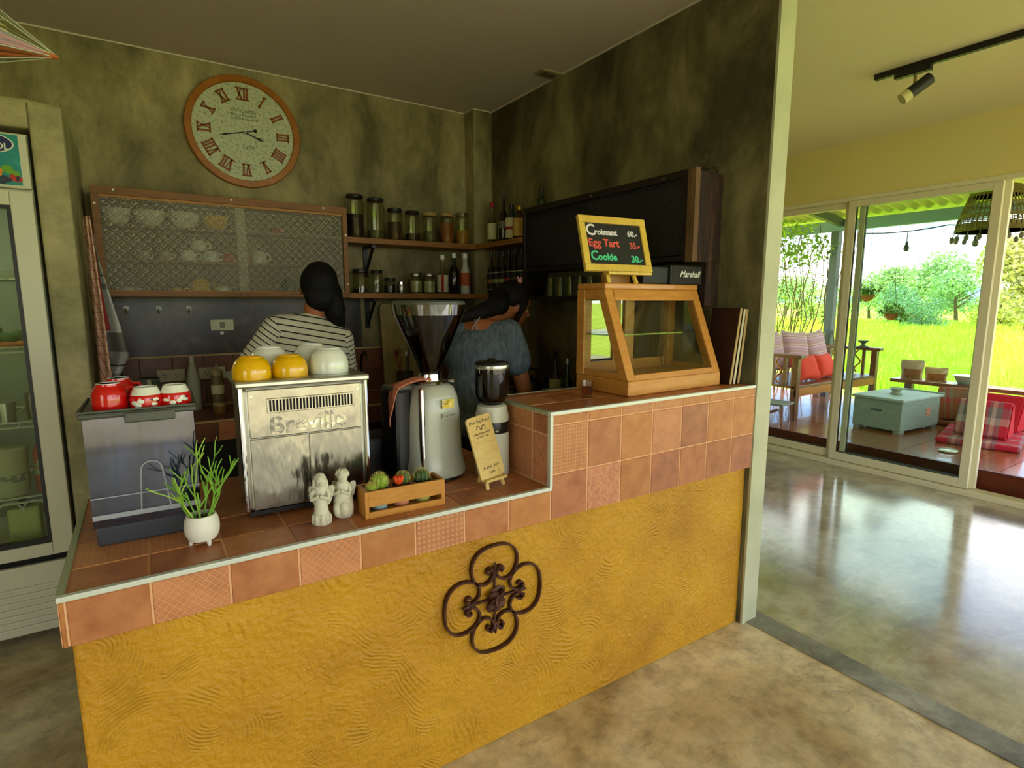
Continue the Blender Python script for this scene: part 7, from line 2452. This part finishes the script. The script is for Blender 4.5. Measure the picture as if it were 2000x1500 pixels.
def tree(label, d, px, h, w_, cols, seed, name='tree', group='trees beyond the rice field', base=0.05, dens=1.0):
    """d metres away along the view line through azimuth px (degrees right of +Y)"""
    rg = random.Random(seed)
    x, y = d * math.sin(R(px)), d * math.cos(R(px))
    t = thing(name, label, 'tree', (x, y, ZG), 0, group)
    tk_ = MB()
    tk_.tube([(0, 0, 0), (rg.uniform(-.1, .1) * h, rg.uniform(-.1, .1) * h, h * .35), (rg.uniform(-.1, .1) * h, 0, h * .75)], [h * .030, h * .022, h * .008], 8)
    for k in range(4):
        a = rg.uniform(0, 6.28)
        tk_.tube([(0, 0, h * (.25 + .1 * k)), (math.cos(a) * w_ * .3, math.sin(a) * w_ * .3, h * (.45 + .1 * k))], [h * .014, h * .005], 6)
    tk_.build('trunk', mat('tree_bark', '6a5a44', 0.9), t, smooth=True)
    q = MB()
    nb = 9
    for k in range(nb):
        a = rg.uniform(0, 6.28)
        rr_ = rg.uniform(0.0, 0.34) * w_
        zc = h * rg.uniform(base + .16, .82)
        s_ = 1 - 0.45 * max(0, zc / h - .5)
        leaf_quads(q, (math.cos(a) * rr_, math.sin(a) * rr_, zc), int(420 * dens), (w_ * .26 * s_, w_ * .26 * s_, h * .17), h * .040, rg, 0.1, 0.4)
    m_ = mat('foliage_' + cols[0], cols[0], 0.8, var=(0.5, cols[1]))  # crown colours are paled to carry the distance haze
    o = fast_mesh(q, 'crown', m_, t)
    o['kind'] = 'stuff'
# azimuths: image x -> atan((x-1000)/1096)+33.2
def az(px):
    return math.degrees(math.atan((px - 1000) / 1108.0)) + 33.155
tree('pale bushy tree left of the tall one beyond the field', 60, az(1740), 5.20, 5.52, ('a3bf86', 'b8cf98'), 1)
tree('dark green rounded tree under the tall one beyond the field', 50, az(1770), 3.45, 4.03, ('7fa880', '97bb90'), 2)
tree('tall spreading pale green tree in the middle of the tree line', 72, az(1822), 8.13, 8.88, ('a5c48c', 'bdd4a0'), 3, dens=1.5)
tree('dark shrubby tree at the foot of the tall tree', 44, az(1800), 2.62, 3.02, ('76a080', '8cb48c'), 4, base=-.1)
tree('green tree right of the tall one, beside the door stile', 62, az(1872), 5.37, 5.71, ('93ba86', 'abc898'), 5)
tree('low olive bush at the left of the tree line', 74, az(1700), 5.25, 6.59, ('a8c48c', 'b8cf98'), 6)
tree('feathery tall tree at the right edge of the view', 40, az(2010), 6.40, 4.67, ('b8b878', 'd0cc8a'), 7, dens=1.2)
tree('yellow green bush at the right edge under the feathery tree', 48, az(1965), 3.20, 4.37, ('a9b440', 'c0c656'), 8, base=-.1)
tree('pale tree seen past the vine at the left panel', 66, az(1535), 5.60, 6.80, ('a4c88e', 'b8d4a0'), 9)
tree('low yellow green bush beside the left panel tree', 54, az(1585), 3.04, 4.66, ('9cc060', 'b4d070'), 10, base=-.1)
tree('low green bush between the post and the door frame', 86, az(1650), 5.11, 8.00, ('86ac58', '9cbc66'), 11, base=-.1)
tree('small green bush right of the tree line', 78, az(1930), 3.34, 7.10, ('8fae52', 'a8c05c'), 12, base=-.1)
hl = MB()
def hill_pt(u, v):
    a = R(20 + 75 * u)
    d = 900
    hgt = 42 * (0.5 + 0.5 * math.sin(u * 17 + 1.0)) * (0.6 + 0.4 * math.sin(u * 41)) + 8
    return (math.sin(a) * (d + 60 * v), math.cos(a) * (d + 60 * v), ZG + hgt * (v if v < 1 else 1))
hl.grid(hill_pt, 90, 3)
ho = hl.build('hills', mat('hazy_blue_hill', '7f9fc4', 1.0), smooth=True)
ho['kind'] = 'structure'
ho['label'] = 'hazy blue hills on the horizon'
S.cycles.max_bounces = 8
S.cycles.diffuse_bounces = 4
S.cycles.glossy_bounces = 4
S.cycles.transparent_max_bounces = 20
S.cycles.caustics_reflective = False
S.cycles.caustics_refractive = False
S.cycles.sample_clamp_indirect = 8.0
